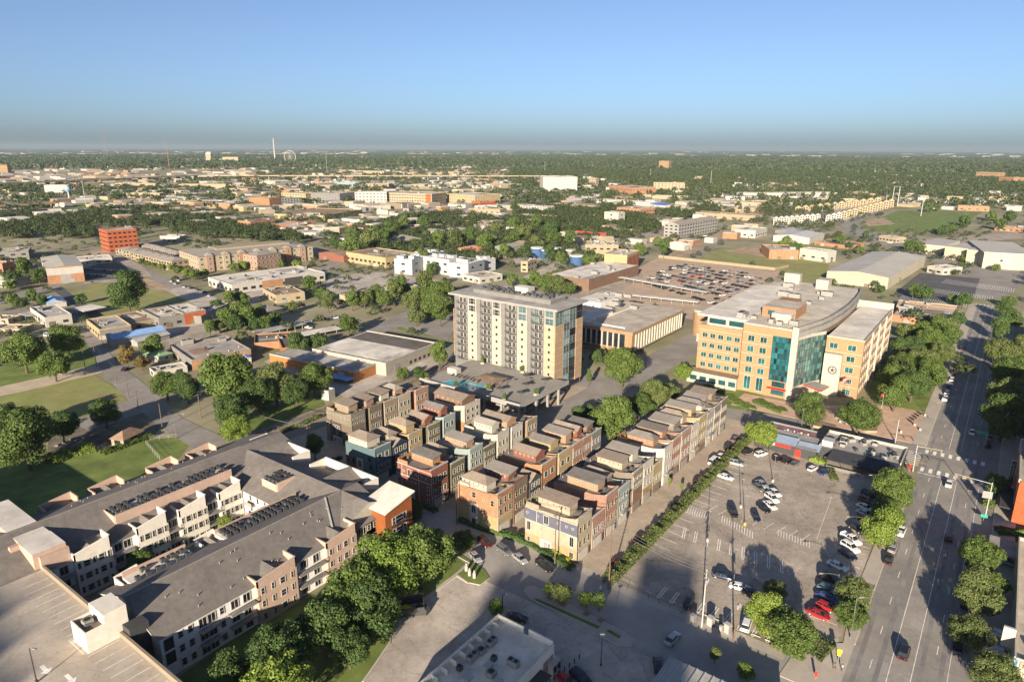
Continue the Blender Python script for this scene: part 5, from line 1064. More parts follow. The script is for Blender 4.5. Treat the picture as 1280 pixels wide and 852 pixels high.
bld(3,(205,445),465,(60,428),(220,422),'flat pinkish roofed building below the white apartment row',BUFF,FLATR,'flat',1,'flat_block','building','d',7)
bld(3,(420,390),415,(330,378),(440,372),'pale pink walled house with tan roof above the dark trees',BUFF,SHING2,'hip',1,'house','house','d',6)
for (x,y,yb,w,lb) in ((125,600,645,60,'leftmost blue tank like drum building with white lid'),(180,612,655,66,'second blue drum building, widest of the left group'),(215,602,640,60,'third blue drum building behind the wide one'),(322,640,690,64,'bright blue drum building nearest the crowded lot'),(296,612,640,56,'striped grey drum building behind the bright blue one')):
    px_,py_ = zz(3,x,yb); p = at(px_,py_); hh = hgt(px_,py_,zz(3,x,y)[1]); r_ = w/8/ppm(p)
    t = thing('drum_building',lb,'tank',p,0,'blue drum buildings in the trees'); MB().tube((0,0,0),(0,0,hh),r_,n=20).build('wall',BLUEW if 'grey' not in lb else GREY,t); MB().tube((0,0,hh),(0,0,hh+.8),r_+.3,n=20).build('roof',WHITER,t)
# carports at the big lot
for k,(a,b_) in enumerate(((( 117,15),(234,27)),((135,-4),(245,15)))):
    p0,p1 = at(640+a[0],350+a[1],3.4), at(640+b_[0],350+b_[1],3.4); d = (p1-p0); L_ = d.length
    t = thing('carport',['nearer long white carport roof between the office and the crowded lot','farther long white carport roof at the edge of the crowded lot'][k],'carport',(p0.x,p0.y,0),math.atan2(d.y,d.x),'carports at the crowded lot')
    MB().box(0,L_,-2.6,2.6,3.2,3.45).build('roof',WHITER,t)
    for i in range(9): MB().box(L_*(i+.5)/9-.1,L_*(i+.5)/9+.1,-.1,.1,0,3.2).build('post',METAL,t)
b=MB(); p=[at(*q) for q in ((823,322),(968,338),(985,334))]
for a,c in zip(p,p[1:]): b.add([a,c,c+Vector((0,0,2.5)),a+Vector((0,0,2.5)),a+Vector((.3,.5,0)),c+Vector((.3,.5,0)),c+Vector((.3,.5,2.5)),a+Vector((.3,.5,2.5))],[(0,1,2,3),(5,4,7,6),(3,2,6,7)])
tag(b.build('lot_wall',SAND),'long sand coloured wall along the far edge of the crowded lot','wall')
# --- right sector
t,w_,d_,h_=bld(4,(595,748),806,(302,712),(728,636),'big cream warehouse with low pitched tan metal roof beside the dark parking lot',wallm('warehouse_cream',(0.66,0.58,0.44)),METR,'gable',0,'warehouse','warehouse',hip=2.2)
bld(4,(296,622),674,(158,604),(345,616),'white two storey industrial building with outside stair in the rough field',WB,WHITER,'flat',1,'industrial_building','building','d',9)
bld(4,(150,614),658,(25,622),(215,590),'flat red brown workshop joined to the white industrial building',ORB,FLATR,'flat',0,'workshop','workshop')
bld(4,(400,590),604,(250,568),(470,572),'low orange brick building with dark solar roof',ORB,DARKR,'flat',0,'low_building','building')
bld(4,(205,550),582,(25,536),(338,516),'grey white metal industrial building below the white gabled houses',WB,mat('grey_metal_roof',(0.34,0.33,0.32),.5),'gable',0,'industrial_shed','warehouse',hip=2)
bld(4,(120,516),532,(40,508),(175,492),'open sided grey metal shed beside the white gabled houses',GREY,GREYR,'gable',0,'shed','shed',hip=2)
bld(4,(870,706),736,(800,692),(968,698),'small white shop with red doors at the edge of the dark lot',WB,WHITER,'flat',1,'shop','shop','b',6)
bld(4,(1145,224),258,(1072,220),(1176,216),'tan brick block on the far right among trees',TANB,FLATR,'flat',3,'brick_block','building','d',9)
bld(4,(1225,250),276,(1180,244),(1290,242),'orange brick wing right of the far tan block',ORB,FLATR,'flat',2,'brick_block','building','d',10)
bld(4,(1260,352),366,(1102,346),(1300,345),'long pale yellow shed at the far right',YW,WHITER,'flat',0,'shed','warehouse')
bld(4,(1105,395),418,(952,390),(1115,384),'tan brick hall beyond the green field',TANB,FLATR,'flat',1,'brick_hall','building','d',10)
bld(4,(925,398),410,(830,392),(935,388),'low white hall beyond the green field',WB,WHITER,'flat',0,'low_building','building')
bld(4,(640,552),575,(592,538),(662,545),'small cream corner store with orange stripe by the curving road',BUFF,WHITER,'flat',1,'corner_store','shop','d',4)
bld(4,(1260,505),522,(1140,494),(1300,490),'row of low red brick shops with pale roof at the right edge',ORB,FLATR,'flat',1,'shop_row','shop','d',7)
bld(4,(1265,395),416,(1195,392),(1300,386),'white and tan warehouse at the far right edge',WB,BROWNR,'flat',0,'warehouse','warehouse')
SW = thing('stepped_warehouse', 'large cream warehouse with a stepped front and white sign panel at the right', 'warehouse')
wc = mat('stepped_wall', (0.40,0.345,0.26), .85, .05, .2, stain=.08, stain_scale=.05)
for k, (fl, ty, fr) in enumerate((((1148,316),305.5,(1180,319)),((1179,323.5),308.5,(1208,327)),((1206,329),312.3,(1228,331.5)),((1227,335),315.5,(1290,339)))):
    p, q = at(*fl), at(*fr); hh = hgt(fl[0], fl[1], ty); d = q-p; n = Vector((-d.y, d.x, 0)).normalized()*(60 if k < 3 else 90)
    MB().prism([p, q, q+n, p+n], 0, hh).build('wall', wc, SW); e_ = d.normalized()*.6
    b = MB(); b.add([(v.x, v.y, z) for z in (hh+.02, hh+.5) for v in (p-e_, q+e_, q+n, p+n-e_)], [(4,5,6,7),(0,1,5,4),(1,2,6,5),(2,3,7,6),(3,0,4,7)]); b.build('roof', METR, SW)
    if k == 3:
        s0, s1 = p.lerp(q, .29), p.lerp(q, .62); o_ = n.normalized()*-.15; MB().add([s0+o_+Vector((0,0,hh*.42)), s1+o_+Vector((0,0,hh*.42)), s1+o_+Vector((0,0,hh*.72)), s0+o_+Vector((0,0,hh*.72))], [(0,1,2,3)]).build('sign_panel', WB, SW)
        t0 = p.lerp(q, .325); u = d.normalized(); MB().tri(t0+o_*1.6+Vector((0,0,hh*.48)), t0+u*3+o_*1.6+Vector((0,0,hh*.48)), t0+u*1.5+o_*1.6+Vector((0,0,hh*.66))).build('sign_emblem', DGREY, SW)
bld(4,(655,190+30),228,(590,216),(660,216),'flat white hall far off among the trees on the right',WB,WHITER,'flat',0,'far_block','building')
# white gabled and yellow row houses
def gable_house(reg, x, y, wpx, m, rm, label, group, hpx):
    p = at(*zz(reg, x, y)); s = ppm(p); w = wpx/ZO[reg][2]/s; h = hpx/ZO[reg][2]/s*.75
    t = thing('gabled_house', label, 'house', p, R(12), group)
    MB().box(-w/2, w/2, 0, 14, 0, h).build('wall', m, t); b = MB(); b.hip(-w/2, w/2, 0, 14, h, w*.35, .2, 0, 1, 'gable', 'y'); b.build('roof', [rm, m], t)
    for f in range(3): win(t, 'S', 0, -w*.2, .8+f*h/3.1, w*.25, h/5.5, 'd'); win(t, 'S', 0, w*.22, .8+f*h/3.1, w*.25, h/5.5, 'd')
for i in range(9): gable_house(4, 38+i*26, 484-i*2, 25, WB, DARKR, 'white gabled row house in the row left of the curving road', 'white gabled row houses', 44)
for i in range(13): gable_house(4, 300+i*26, 474-i*6.4, 26, [WB, YW, BUFF][0 if i < 3 else 1+i % 2], DARKR, 'pale yellow or white gabled row house along the inside of the curving road', 'row houses along the curving road', 46)
for i in range(12): gable_house(4, 150+i*36, 426-i*4, 30, [YW, BUFF][i % 2], DARKR, 'yellow gabled row house in the rear rows behind the white ones', 'rear yellow row houses', 36)
# --- left, near
bld(5,(232,192),238,(165,138),(356,172),'white walled shop with flat grey roof and side canopies at the left crossroads',WB,GREYR,'flat',1,'shop','shop','d',6)
t = thing('shop_canopy','grey lean to canopy on the left flank of the white walled shop','canopy',at(40,402),R(8)); MB().box(-14,0,0,9,3.0,3.3).build('roof',GREYR,t); [MB().box(x-.1,x+.1,.2,.4,0,3).build('post',METAL,t) for x in (-13.5,-7,-.5)]
t = thing('shop_canopy','wide pale canopy on the right flank of the white walled shop','canopy',at(106,396),R(8)); MB().box(-16,0,0,14,3.2,3.5).build('roof',WHITER,t); [MB().box(x-.1,x+.1,.2,.4,0,3.2).build('post',METAL,t) for x in (-15.5,-8,-.5)]
bld(5,(245,118),142,(200,95),(332,108),'small shed with bright blue roof behind the white walled shop',WB,BLUER,'gable',0,'shed','shed',hip=1.5)
bld(5,(505,252),300,(432,200),(655,228),'yellow fronted workshop with dark patched roof at the crossroads',YW,GREYR,'flat',1,'workshop','workshop','d',6,east=GW)
bld(5,(658,222),256,(580,176),(790,190),'cream workshop with brown roof between the yellow and grey ones',BUFF,BROWNR,'flat',1,'workshop','workshop','d',6)
bld(5,(800,194),246,(722,150),(922,172),'grey workshop with pale roof and dark openings, right of the brown roofed one',GW,FLATR,'flat',1,'workshop','workshop','b',6)
bld(5,(926,170),225,(862,128),(1022,150),'workshop with speckled pale roof and orange brick end wall',GW,WHITER,'flat',0,'workshop','workshop',east=RORB)
bld(5,(1010,185),218,(925,192),(1290,122),'long grey roofed storage shed above the tree row',GW,GREYR,'flat',0,'storage_shed','warehouse')
bld(5,(572,296),336,(542,272),(815,246),'long shed with rounded bright blue metal roof',wallm('blue_grey_wall',(0.30,0.34,0.38)),BLUER,'gable',0,'blue_shed','shed',hip=1.6)
bld(5,(690,310),334,(668,300),(818,264),'low silver quonset shed in front of the blue roofed one',LGREY,METAL,'gable',0,'quonset_shed','shed',hip=1.4)
bld(5,(965,405),452,(850,330),(1255,350),'large brick workshop with broad brownish roof and grey panelled flank',GW,mat('brownish_roof',(0.28,0.235,0.20),0.95,0.12,0.15,stain=0.3,stain_scale=0.1),'flat',0,'brick_workshop','workshop',east=ORB,units=3)
bld(5,(1275,320),352,(1150,285),(1500,340),'dark roofed brick workshop joined to the large one, with a small blue awning',ORB,DARKR,'flat',0,'brick_workshop','workshop')
bld(5,(775,468),492,(735,445),(942,438),'small white office with flat pale roof behind a white fence',WB,FLATR,'flat',1,'white_office','office building','d',6)
bld(5,(800,384),412,(735,365),(855,362),'green roofed white house between small trees',WB,GREENR,'hip',1,'house','house','w',5,hip=2)
bld(5,(1215,408),420,(1165,380),(1255,392),'small blue tin awning shed with checkered edge',WB,BLUER,'gable',0,'awning_shed','shed',hip=.6)
t,w_,d_,h_=bld(5,(622,800),836,(552,792),(718,752),'small derelict cream house with brown hip roof beside the lawn',wallm('derelict_wall',(0.50,0.42,0.30)),mat('old_brown_roof',(0.17,0.11,0.075),0.95,0.2,0.5,fine=0.2),'hip',1,'derelict_house','house','b',7,hip=2.2)
bld(5,(45,200),222,(0,180),(62,180),'small pale house at the left edge by the crossroads',BUFF,FLATR,'flat',1,'house','house','d',5)
bld(5,(105,250),272,(0,235),(135,225),'long beige flat roofed shop at the left edge behind the trees',BUFF,FLATR,'flat',0,'shop','shop')
bld(5,(60,765),795,(-20,740),(112,738),'white sided house at the left edge beyond the brick warehouse',WB,WHITER,'gable',1,'house','house','d',6) if False else None
bld(1,(60,765),800,(-30,740),(112,740),'white sided warehouse with pale roof at the left edge below the brick warehouse',WB,WHITER,'gable',0,'warehouse','warehouse',hip=1.5)
bld(1,(20,680),730,(-40,660),(34,668),'red brick house end at the left edge above the white sided warehouse',ORB,FLATR,'flat',1,'brick_house','house','d',5)
bld(1,(150,618),660,(-30,640),(300,588),'long dark sided warehouse at the left edge below the woods',GW,FLATR,'flat',2,'long_warehouse','warehouse','d',6)
# --- centre, near
t,w_,d_,h_=bld(6,(652,420),482,(540,292),(904,318),'large white warehouse with patched white and black roof by the railway crossing',WB,mat('patched_roof',(0.44,0.41,0.37),0.95,0.3,0.06,stain=0.5,stain_scale=0.12),'flat',0,'white_warehouse','warehouse',units=4) if False else (None,0,0,0)
wm = wallm('white_warehouse_wall',(0.58,0.53,0.46)); pr = mat('patched_roof',(0.42,0.385,0.34),0.95,0.25,0.07,stain=0.55,stain_scale=0.09)
c = at(*zz(6,652,480)); h_ = hgt(*zz(6,652,480),zz(6,0,420)[1]); rr = at(*zz(6,904,318),h_); ll = at(*zz(6,540,288),h_)
t = thing('white_warehouse','large white warehouse with patched pale roof and orange front near the tan townhouses','warehouse',(c.x,c.y,0),math.atan2(rr.y-c.y,rr.x-c.x)-math.pi/2)
D1 = (rr-c).length; W1 = 46
b=MB(); b.box(-W1,0,0,D1,0,h_,0); b.box(-W1-14,-6,-14,0,0,h_-1.2,1).build('wall',[wm,ORW],t)
MB().box(-W1+.3,-.3,.3,D1-.3,h_-.05,h_+.05).build('roof',pr,t); MB().box(-W1-13.7,-6.3,-13.7,-.1,h_-1.25,h_-1.1).build('roof',GREYR,t); MB().box(-20,-6,-19,-14.05,h_-3.5,h_-3.2).build('awning',BLUER,t)
b=MB(); b.box(-W1,0,-.05,.3,h_,h_+.6).box(-.3,.05,.3,D1,h_,h_+.6).box(-W1,0,D1-.3,D1+.05,h_,h_+.6).box(-W1-14,-6,-14.05,-13.7,h_-1.2,h_-.5).box(-6.3,-6,-13.7,0,h_-1.2,h_-.5); b.build('parapet',wm,t)
MB().box(-W1+1,-2,D1*.62,D1-.8,h_+.05,h_+.12).build('roof_patch',DARKR,t); MB().box(-W1+6,-8,4,22,h_+.05,h_+.1).build('roof_patch',WHITER,t)
for k in range(5): win(t,'E',0,D1*(.45+k*.09),1.2,1.6,1.4,'d')
on_face('loading_door',GAR['g'],t,'E',0,D1*.2,.1,4,3.6); on_face('loading_door',GAR['w'],t,'S',-14,-14,.1,4,3.4); FOOT.append((c.x,c.y,t.rotation_euler.z,W1,D1))
bld(6,(105,80),118,(5,48),(250,66),'cream lowrise with brown roof beside the white shop row',BUFF,BROWNR,'flat',1,'lowrise','building','d',7)
bld(6,(470,96),108,(435,72),(756,18),'long low cream building behind a row of trees',BUFF,WHITER,'flat',0,'low_building','building')
bld(6,(60,168),180,(-40,150),(145,140),'grey hip roofed shed left of the small street tree',GW,SHING3,'hip',0,'shed','shed')
bld(6,(135,345),385,(-60,300),(190,348),'brown roofed orange brick workshop behind the round trees',ORW,DARKR,'flat',0,'workshop','workshop')
bld(6,(365,562),603,(330,558),(388,552),'tiny white equipment hut beside the railway',WB,GREYR,'flat',0,'equipment_hut','hut',units=0)
for k,(x0,y0,x1,y1) in enumerate(((0,262,232,212),(60,300,415,235))):
    p0,p1=at(*zz(6,x0,y0),3.2),at(*zz(6,x1,y1),3.2); d=p1-p0; L_=d.length
    t=thing('carport',['grey carport roof over parked cars left of the white warehouse','long white carport roof beside the round trees and white warehouse'][k],'carport',(p0.x,p0.y,0),math.atan2(d.y,d.x),'carports by the white warehouse')
    MB().box(0,L_,-4,4,3,3.25).build('roof',[GREYR,WHITER][k],t)
    for i in range(6): MB().box(L_*(i+.5)/6-.1,L_*(i+.5)/6+.1,-3.5,-3.3,0,3).build('post',METAL,t)
bld(8,(900,214),244,(620,180),(978,150),'low brick school like building with long flat roofs behind the orange office garden',ORB,FLATR,'flat',0,'brick_school','building',units=4)
bld(8,(950,168),182,(640,138),(985,136),'raised roof hall of the low brick school building',BUFF,FLATR,'flat',0,'school_hall','building',units=2)
# elevated freeway on the left
def viaduct(label, a, b_, z, wd, n):
    p0, p1 = at(*a, z), at(*b_, z); d = p1-p0; L_ = d.length
    t = thing('viaduct', label, 'bridge', (p0.x, p0.y, 0), math.atan2(d.y, d.x))
    MB().box(0, L_, -wd/2, wd/2, z-1.6, z).box(0, L_, -wd/2, -wd/2+.4, z, z+1.1).box(0, L_, wd/2-.4, wd/2, z, z+1.1).build('deck', SAND, t)
    for i in range(n): MB().box(L_*(i+.5)/n-1, L_*(i+.5)/n+1, -wd/3, wd/3, 0, z-1.6).build('pier', LGREY, t)
    return t
viaduct('nearer elevated freeway deck at the left edge', (-30, 272), (66, 260), 7, 16, 8)
viaduct('elevated freeway ramp below the upper deck at the left edge', (-30, 259), (72, 253), 10, 12, 8)
viaduct('long elevated freeway crossing the whole middle distance', (-40, 231), (250, 219), 12, 24, 20)
viaduct('right hand continuation of the long elevated freeway', (250, 219.5), (700, 220), 12, 24, 24)
# ================================================================ TREES
def leaf_quads(pos, nrm, size, rng):
    n = len(pos); a = np.cross(nrm, rng.normal(size=(n, 3))); a /= np.linalg.norm(a, axis=1, keepdims=True)+1e-9
    b = np.cross(nrm, a); s = size[:, None]; k = rng.uniform(.6, 1.0, (n, 1))
    return np.stack([pos-a*s, pos-b*s*k, pos+a*s, pos+b*s*k], 1).reshape(-1, 3)
def np_mesh(name, verts, mats, per=4):
    me = bpy.data.meshes.new(name); nv = len(verts); nf = nv//per
    me.vertices.add(nv); me.vertices.foreach_set('co', verts.astype(np.float32).ravel())
    me.loops.add(nv); me.loops.foreach_set('vertex_index', np.arange(nv, dtype=np.int32))
    me.polygons.add(nf); me.polygons.foreach_set('loop_start', np.arange(0, nv, per, dtype=np.int32))
    for m in mats: me.materials.append(m)
    me.update(calc_edges=True); return me
def crown_pts(n, rng, blobs, br, rx, rz, zc, ls, flat=0.0):
    c = rng.normal(size=(blobs, 3)); c /= np.linalg.norm(c, axis=1, keepdims=True); c *= rng.uniform(.35, 1.0, (blobs, 1))**.6
    c[:, 2] = np.where(c[:, 2] < -.75, -c[:, 2]*.5, c[:, 2])
    c = c*np.array([rx, rx, rz])*.72; r = rng.uniform(br*.7, br*1.25, blobs)
    w = r**2/np.sum(r**2); idx = rng.choice(blobs, n, p=w)
    d = rng.normal(size=(n, 3)); d[:, 2] += .25; d /= np.linalg.norm(d, axis=1, keepdims=True)
    p = c[idx]+d*r[idx][:, None]*rng.uniform(.62, 1.08, (n, 1))
    keep = np.ones(n, bool)
    for k in range(blobs): keep &= ~((np.linalg.norm(p-c[k], axis=1) < r[k]*.55))
    p, d = p[keep], d[keep]; nr = d+rng.normal(size=d.shape)*.45; nr /= np.linalg.norm(nr, axis=1, keepdims=True)
    p[:, 2] += zc
    return p, nr, ls*rng.uniform(.6, 1.35, len(p)), c+np.array([0, 0, zc])
def tree_proto(seed, n, ls, blobs=18, br=.19, rx=.5, rz=.40, zc=.62, tr=.03):
    rng = np.random.default_rng(seed); p, nr, s, c = crown_pts(n, rng, blobs, br, rx, rz, zc, ls)
    cm = np_mesh('crown', leaf_quads(p, nr, s, rng), [LEAF[0]])
    b = MB(); b.tube((0,0,0), (0,0,zc*.5), tr, tr*.75, 7); b.tube((0,0,zc*.5), (.01,.01,zc+rz*.3), tr*.75, tr*.3, 6)
    for k in range(min(7, len(c))): b.tube((0,0,zc*(.42+.03*k)), tuple(c[k]), tr*.5, tr*.15, 5, cap=False)
    return cm, b.mesh('trunk', [BARK])
NEARP = [tree_proto(1, 17000, .0155, 46, .125, .5, .44, .52), tree_proto(2, 17000, .016, 38, .14, .5, .48, .56), tree_proto(3, 16000, .0155, 54, .115, .52, .40, .50), tree_proto(4, 16000, .0165, 32, .155, .48, .52, .58)]
MIDP = [tree_proto(11, 6500, .025, 32, .145, .5, .44, .52), tree_proto(12, 6500, .026, 24, .17, .5, .48, .54), tree_proto(13, 6000, .026, 38, .135, .52, .38, .48), tree_proto(14, 5500, .027, 24, .15, .42, .60, .66)]
FARP = [tree_proto(21, 1500, .05, 18, .19, .5, .42, .5), tree_proto(22, 1400, .052, 15, .2, .5, .46, .52), tree_proto(23, 1400, .052, 20, .17, .52, .36, .46)]
CONE = tree_proto(31, 2600, .045, 26, .12, .22, 1.0, 1.1, .02); SHRUB = tree_proto(32, 1500, .06, 12, .24, .5, .36, .36, .015)
NT = [0]
def tree(label, cx, cy, wpx, leaf=0, proto=None, group=None, name='tree', cat='tree', hs=1.0):
    zc = 5.0
    for _ in range(3):
        p = at(cx, cy, zc); dia = wpx/ppm(p)*1.12; zc = dia*.53*hs
    p = at(cx, cy, zc)
    if proto is None:
        pool = NEARP if wpx > 30 else MIDP if wpx > 15 else FARP; proto = pool[NT[0] % len(pool)]
    NT[0] += 1
    t = thing(name, label, cat, (p.x, p.y, 0), rnd.uniform(0, 6.28), group); t.scale = (dia, dia, dia*hs*rnd.uniform(.94, 1.06))
    c = link('crown', proto[0], t); c.material_slots[0].link = 'OBJECT'; c.material_slots[0].material = LEAF[leaf]
    link('trunk', proto[1], t); return t
S = rnd.uniform
# --- singled out trees: (label, x, y, width, leaf)
for a in [
 ('big leafy tree by the orange corner tower of the apartments, end of the row',524,690,88,0),('tall bushy tree next to the end one in the row along the apartments',484,708,86,2),
 ('broad dark tree in the middle of the row along the apartments',446,736,88,0),('dark tree behind the dumpster enclosure along the apartments',464,762,74,1),('dark shaded tree against the pinkish bays of the apartments',404,782,80,1),
 ('shaded tree at the near end of the apartment row above the bottom lawn',350,818,78,1),('bright green tree cut by the bottom edge of the photo',348,852,92,2),('dark round tree at the bottom edge left of the bright green one',290,852,66,1),
 ('small dark tree between bottom lawn and the row along the apartments',436,806,58,1),
 ('small dark tree in the shade under the orange corner tower',514,636,30,1),('young tree on the kerb island beside the parked silver cars',579,674,34,0),
 ('small round tree behind the flat roofed cream shop',620,762,24,2),('dark tree squeezed in the near end of the apartment courtyard',176,700,36,1),('yellow green tree at the far end of the apartment courtyard',282,653,20,2),
 ('large tree at the street end of the parking lot beside the red cars',990,786,64,0),('tree at the bottom edge of the parking lot behind the white car',958,770,50,2),('small olive tree above the two lot corner trees',969,738,32,3),
 ('round tree over the parked cars at the lower right of the lot',1068,744,44,3),('second round tree at the lower right of the lot nearest the street lamp',1064,766,42,0),
 ('bright tree standing on the sidewalk wedge beside the lot',1104,660,50,2),('tree behind the bright one on the sidewalk wedge',1110,640,40,0),('round tree at the end of the black patio canopy',1118,612,50,0),
 ('first street tree on the right sidewalk, below the red car',1226,691,50,0),('second street tree on the right sidewalk from the red car',1222,741,56,3),('third street tree on the right sidewalk from the red car',1214,788,52,3),('olive tree with pale blossom at the bottom right corner',1246,842,58,3),
 ('small tree behind the second street tree on the right',1244,728,34,0),('small green tree by the right edge beyond the brick building',1276,672,20,2),
 ('slim bright tree in front of the brick building with the vertical sign',1241,598,18,2),('dark tree beside the brick building with the vertical sign',1248,608,26,1),('small dark tree left of the vertical sign',1237,628,14,0),
 ('big round tree behind the alley townhouses, largest there',764,526,56,0),('tree right of the largest one behind the alley townhouses',800,505,38,0),('olive tree beside the tower street behind the alley townhouses',818,494,38,3),('small olive tree at the far end behind the alley townhouses',836,489,30,3),
 ('dark tree in the gap between grey end house and tower street',722,521,24,1),('dark low tree next to the gap on the tower street',736,515,22,1),
 ('wide tree in front of the ribbed office corner',778,457,48,0),('round bright tree on the lawn left of the orange office',853,463,24,2),('round tree before the main glass of the orange office',1012,512,38,0),('broad tree in the brick planter right of the emblem wall',1074,518,50,0),
 ('tall narrow dark tree between tower and ribbed office',744,445,18,1),
 ('bushy tree at the end of the hedge by the restaurant',952,539,40,2),
 ('large tree alone in the dry field with a long shadow',159,366,46,1),('big spreading tree on the left lawn with a pale trunk',28,436,54,0),('tall dark tree right of the pale trunked one on the left lawn',83,426,40,0),('rounded low tree beside the gravel path',66,452,44,0),
 ('very large dark tree at the left edge above the lawn',30,548,74,0),('dark tree right of the very large one above the lawn',76,530,44,1),('dark leafy tree beside the derelict house',131,516,36,1),('large dark tree at the left edge behind the very large one',6,520,50,1),
 ('yellowish tree at the crossroads beside the long blue shed',158,447,26,4),('rust tinged tree next to the yellowish one at the crossroads',176,452,20,4),('small bushy tree before the silver quonset shed',188,432,28,0),
 ('dark tree on the corner of the side road by the white office',207,478,40,0),('tree right of the corner one on the side road',233,484,36,1),
 ('huge spreading tree in front of the large brick workshop',285,468,76,0),('tree below the huge one with bright leaves at the bend of the road',295,536,36,2),('dark tree between the huge tree and the bend of the road',288,508,50,1),('grey green tall tree in the middle of the wooded strip',344,480,50,3),
 ('round tree in front of the orange warehouse wall',392,472,46,0),('dark tree at the foot of the grey green tall one',322,494,44,1),('dark tree under the orange warehouse wall',370,488,40,1),
 ('small tree by the cross arm pole at the railway',393,560,28,1),('solitary round tree above the white warehouse',436,403,27,0),('round tree at the left end of the white warehouse',374,428,28,1),('second round tree at the left end of the white warehouse',398,425,26,1),
 ('tree at the right end of the white warehouse',549,446,28,0),('small tree by the railway crossing below the white warehouse',503,466,18,0),('dark small tree by the podium garage',525,466,16,1)]: tree(*a)
tree('conical dark green tree at the foot of the tower corner', 736, 476, 12, 0, CONE); tree('clipped conical shrub beside the white alley townhouse', 837, 605, 9, 2, CONE, None, 'shrub', 'shrub', .75); tree('second conical shrub across the paver alley', 852, 610, 8, 2, CONE, None, 'shrub', 'shrub', .75)
for i, (x, y, w, l) in enumerate(((687,735,18,0),(702,739,27,3),(733,747,22,0),(749,752,22,1))): tree(['leftmost small tree in the street island','wide olive tree, second in the street island','third small tree in the street island','dark rightmost small tree in the street island'][i], x, y, w, l, MIDP[i])
tree('slim young tree in the tree pit left of the crossing', 894, 819, 18, 3, MIDP[3]); tree('slim young tree in the middle of the bottom street', 934, 837, 22, 2, MIDP[1])
# --- tree groups, told apart only by place
def grove(label, group, pts, leaf=(0, 1, 0, 3)):
    for i, (x, y, w) in enumerate(pts): tree(label, x, y, w, leaf[i % len(leaf)], None, group)
grove('dense green tree in the garden right of the orange office', 'trees in the orange office garden', [(1120,492,40),(1142,478,44),(1128,455,34),(1152,450,38),(1168,466,38),(1142,430,32),(1162,424,32),(1178,440,32),(1188,424,28),(1126,430,28),(1112,470,28),(1186,405,26),(1174,408,24),(1196,398,20),(1148,412,26),(1132,412,22)])
grove('large shady street tree on the right side of the main road', 'street trees on the right of the main road', [(1256,522,54),(1262,494,52),(1266,466,46),(1252,436,40),(1250,412,28),(1264,400,26),(1258,386,22),(1262,375,18),(1276,440,40),(1280,505,40)], (0,3,0,3,1,1,1))
grove('round tree in the row above the orange brick workshop', 'trees above the orange brick workshop', [(283,398,26),(296,402,26),(310,398,26),(322,392,24),(300,388,24),(318,403,20),(262,410,18),(274,405,20),(330,402,18),(342,395,18),(286,375,18),(296,370,18),(306,372,16),(270,379,16)])
grove('tree in the row behind the long low cream building', 'trees behind the low cream building', [(440,376,22),(455,372,24),(468,368,24),(480,372,22),(492,368,26),(505,363,22),(514,376,26),(528,366,30),(543,372,34),(556,378,28),(535,386,24),(520,395,22),(550,393,26),(500,352,20),(530,350,24),(556,358,24),(410,378,22),(402,366,20),(385,352,20),(364,382,16)], (0,3,0,0,3))
grove('street tree in front of the long cream apartment block', 'trees before the long cream apartments', [(213,334,9),(222,337,10),(232,340,10),(243,343,12),(255,340,12),(292,333,12),(304,331,12),(352,328,10),(371,330,12),(176,326,7),(184,328,7),(192,330,7),(200,333,8),(272,352,10),(285,356,9),(315,352,12)], (2,0))
grove('tree in the belt between tower and big crowded lot', 'trees by the brown brick lowrise', [(668,352,20),(684,352,24),(700,354,26),(712,359,18),(655,352,14),(641,350,14),(695,342,14)], (0,0,3))
grove('tree around the blue drum buildings', 'trees around the blue drum buildings', [(654,312,14),(688,318,18),(702,322,18),(672,302,18),(692,296,22),(712,300,20),(735,324,18),(747,322,12),(728,318,12),(830,312,18),(800,310,18),(822,300,14),(738,316,12)])
grove('leafy tree among the houses behind the grey white townhouse blocks', 'trees behind the grey white townhouse blocks', [(528,324,22),(540,335,16),(606,322,14),(616,300,14),(630,315,16),(588,292,22),(604,302,22),(566,296,24),(548,300,20),(470,290,22),(490,284,20),(442,288,20),(505,280,16),(530,276,18),(436,306,28),(462,296,28),(480,300,20),(420,302,18),(640,296,18),(655,288,22),(670,280,18),(688,284,20),(640,280,18),(620,284,16)])
grove('tree beside the stepped cream warehouse', 'trees by the stepped cream warehouse', [(1150,308,14),(1138,306,16),(1205,322,10),(1204,333,8),(1245,333,10),(1275,330,12),(1136,308,12),(1156,364,22),(1142,365,16),(1205,374,20),(1192,372,14),(1100,360,12),(985,348,10)], (0,1))
grove('tree at the edge of the green field', 'trees round the green field', [(1180,286,14),(1190,284,12),(1206,275,14),(1240,268,14),(1262,270,16),(1250,280,14),(1160,258,12),(1172,258,10),(1082,294,8),(980,304,18),(995,308,16),(1050,300,12),(1062,305,10),(1075,312,10)], (1,0))
grove('tree along the wooded left lots below the red orange block', 'trees in the left lots', [(15,345,22),(30,338,22),(48,342,22),(12,356,14),(24,377,18),(40,372,16),(52,374,16),(82,346,8),(100,372,14),(14,372,14)], (1,0))
for t_ in TERR: o_ = link('foliage', SHRUB[0], t_, (0, 0, .5), 0, (1.8, 1.8, 3.2))
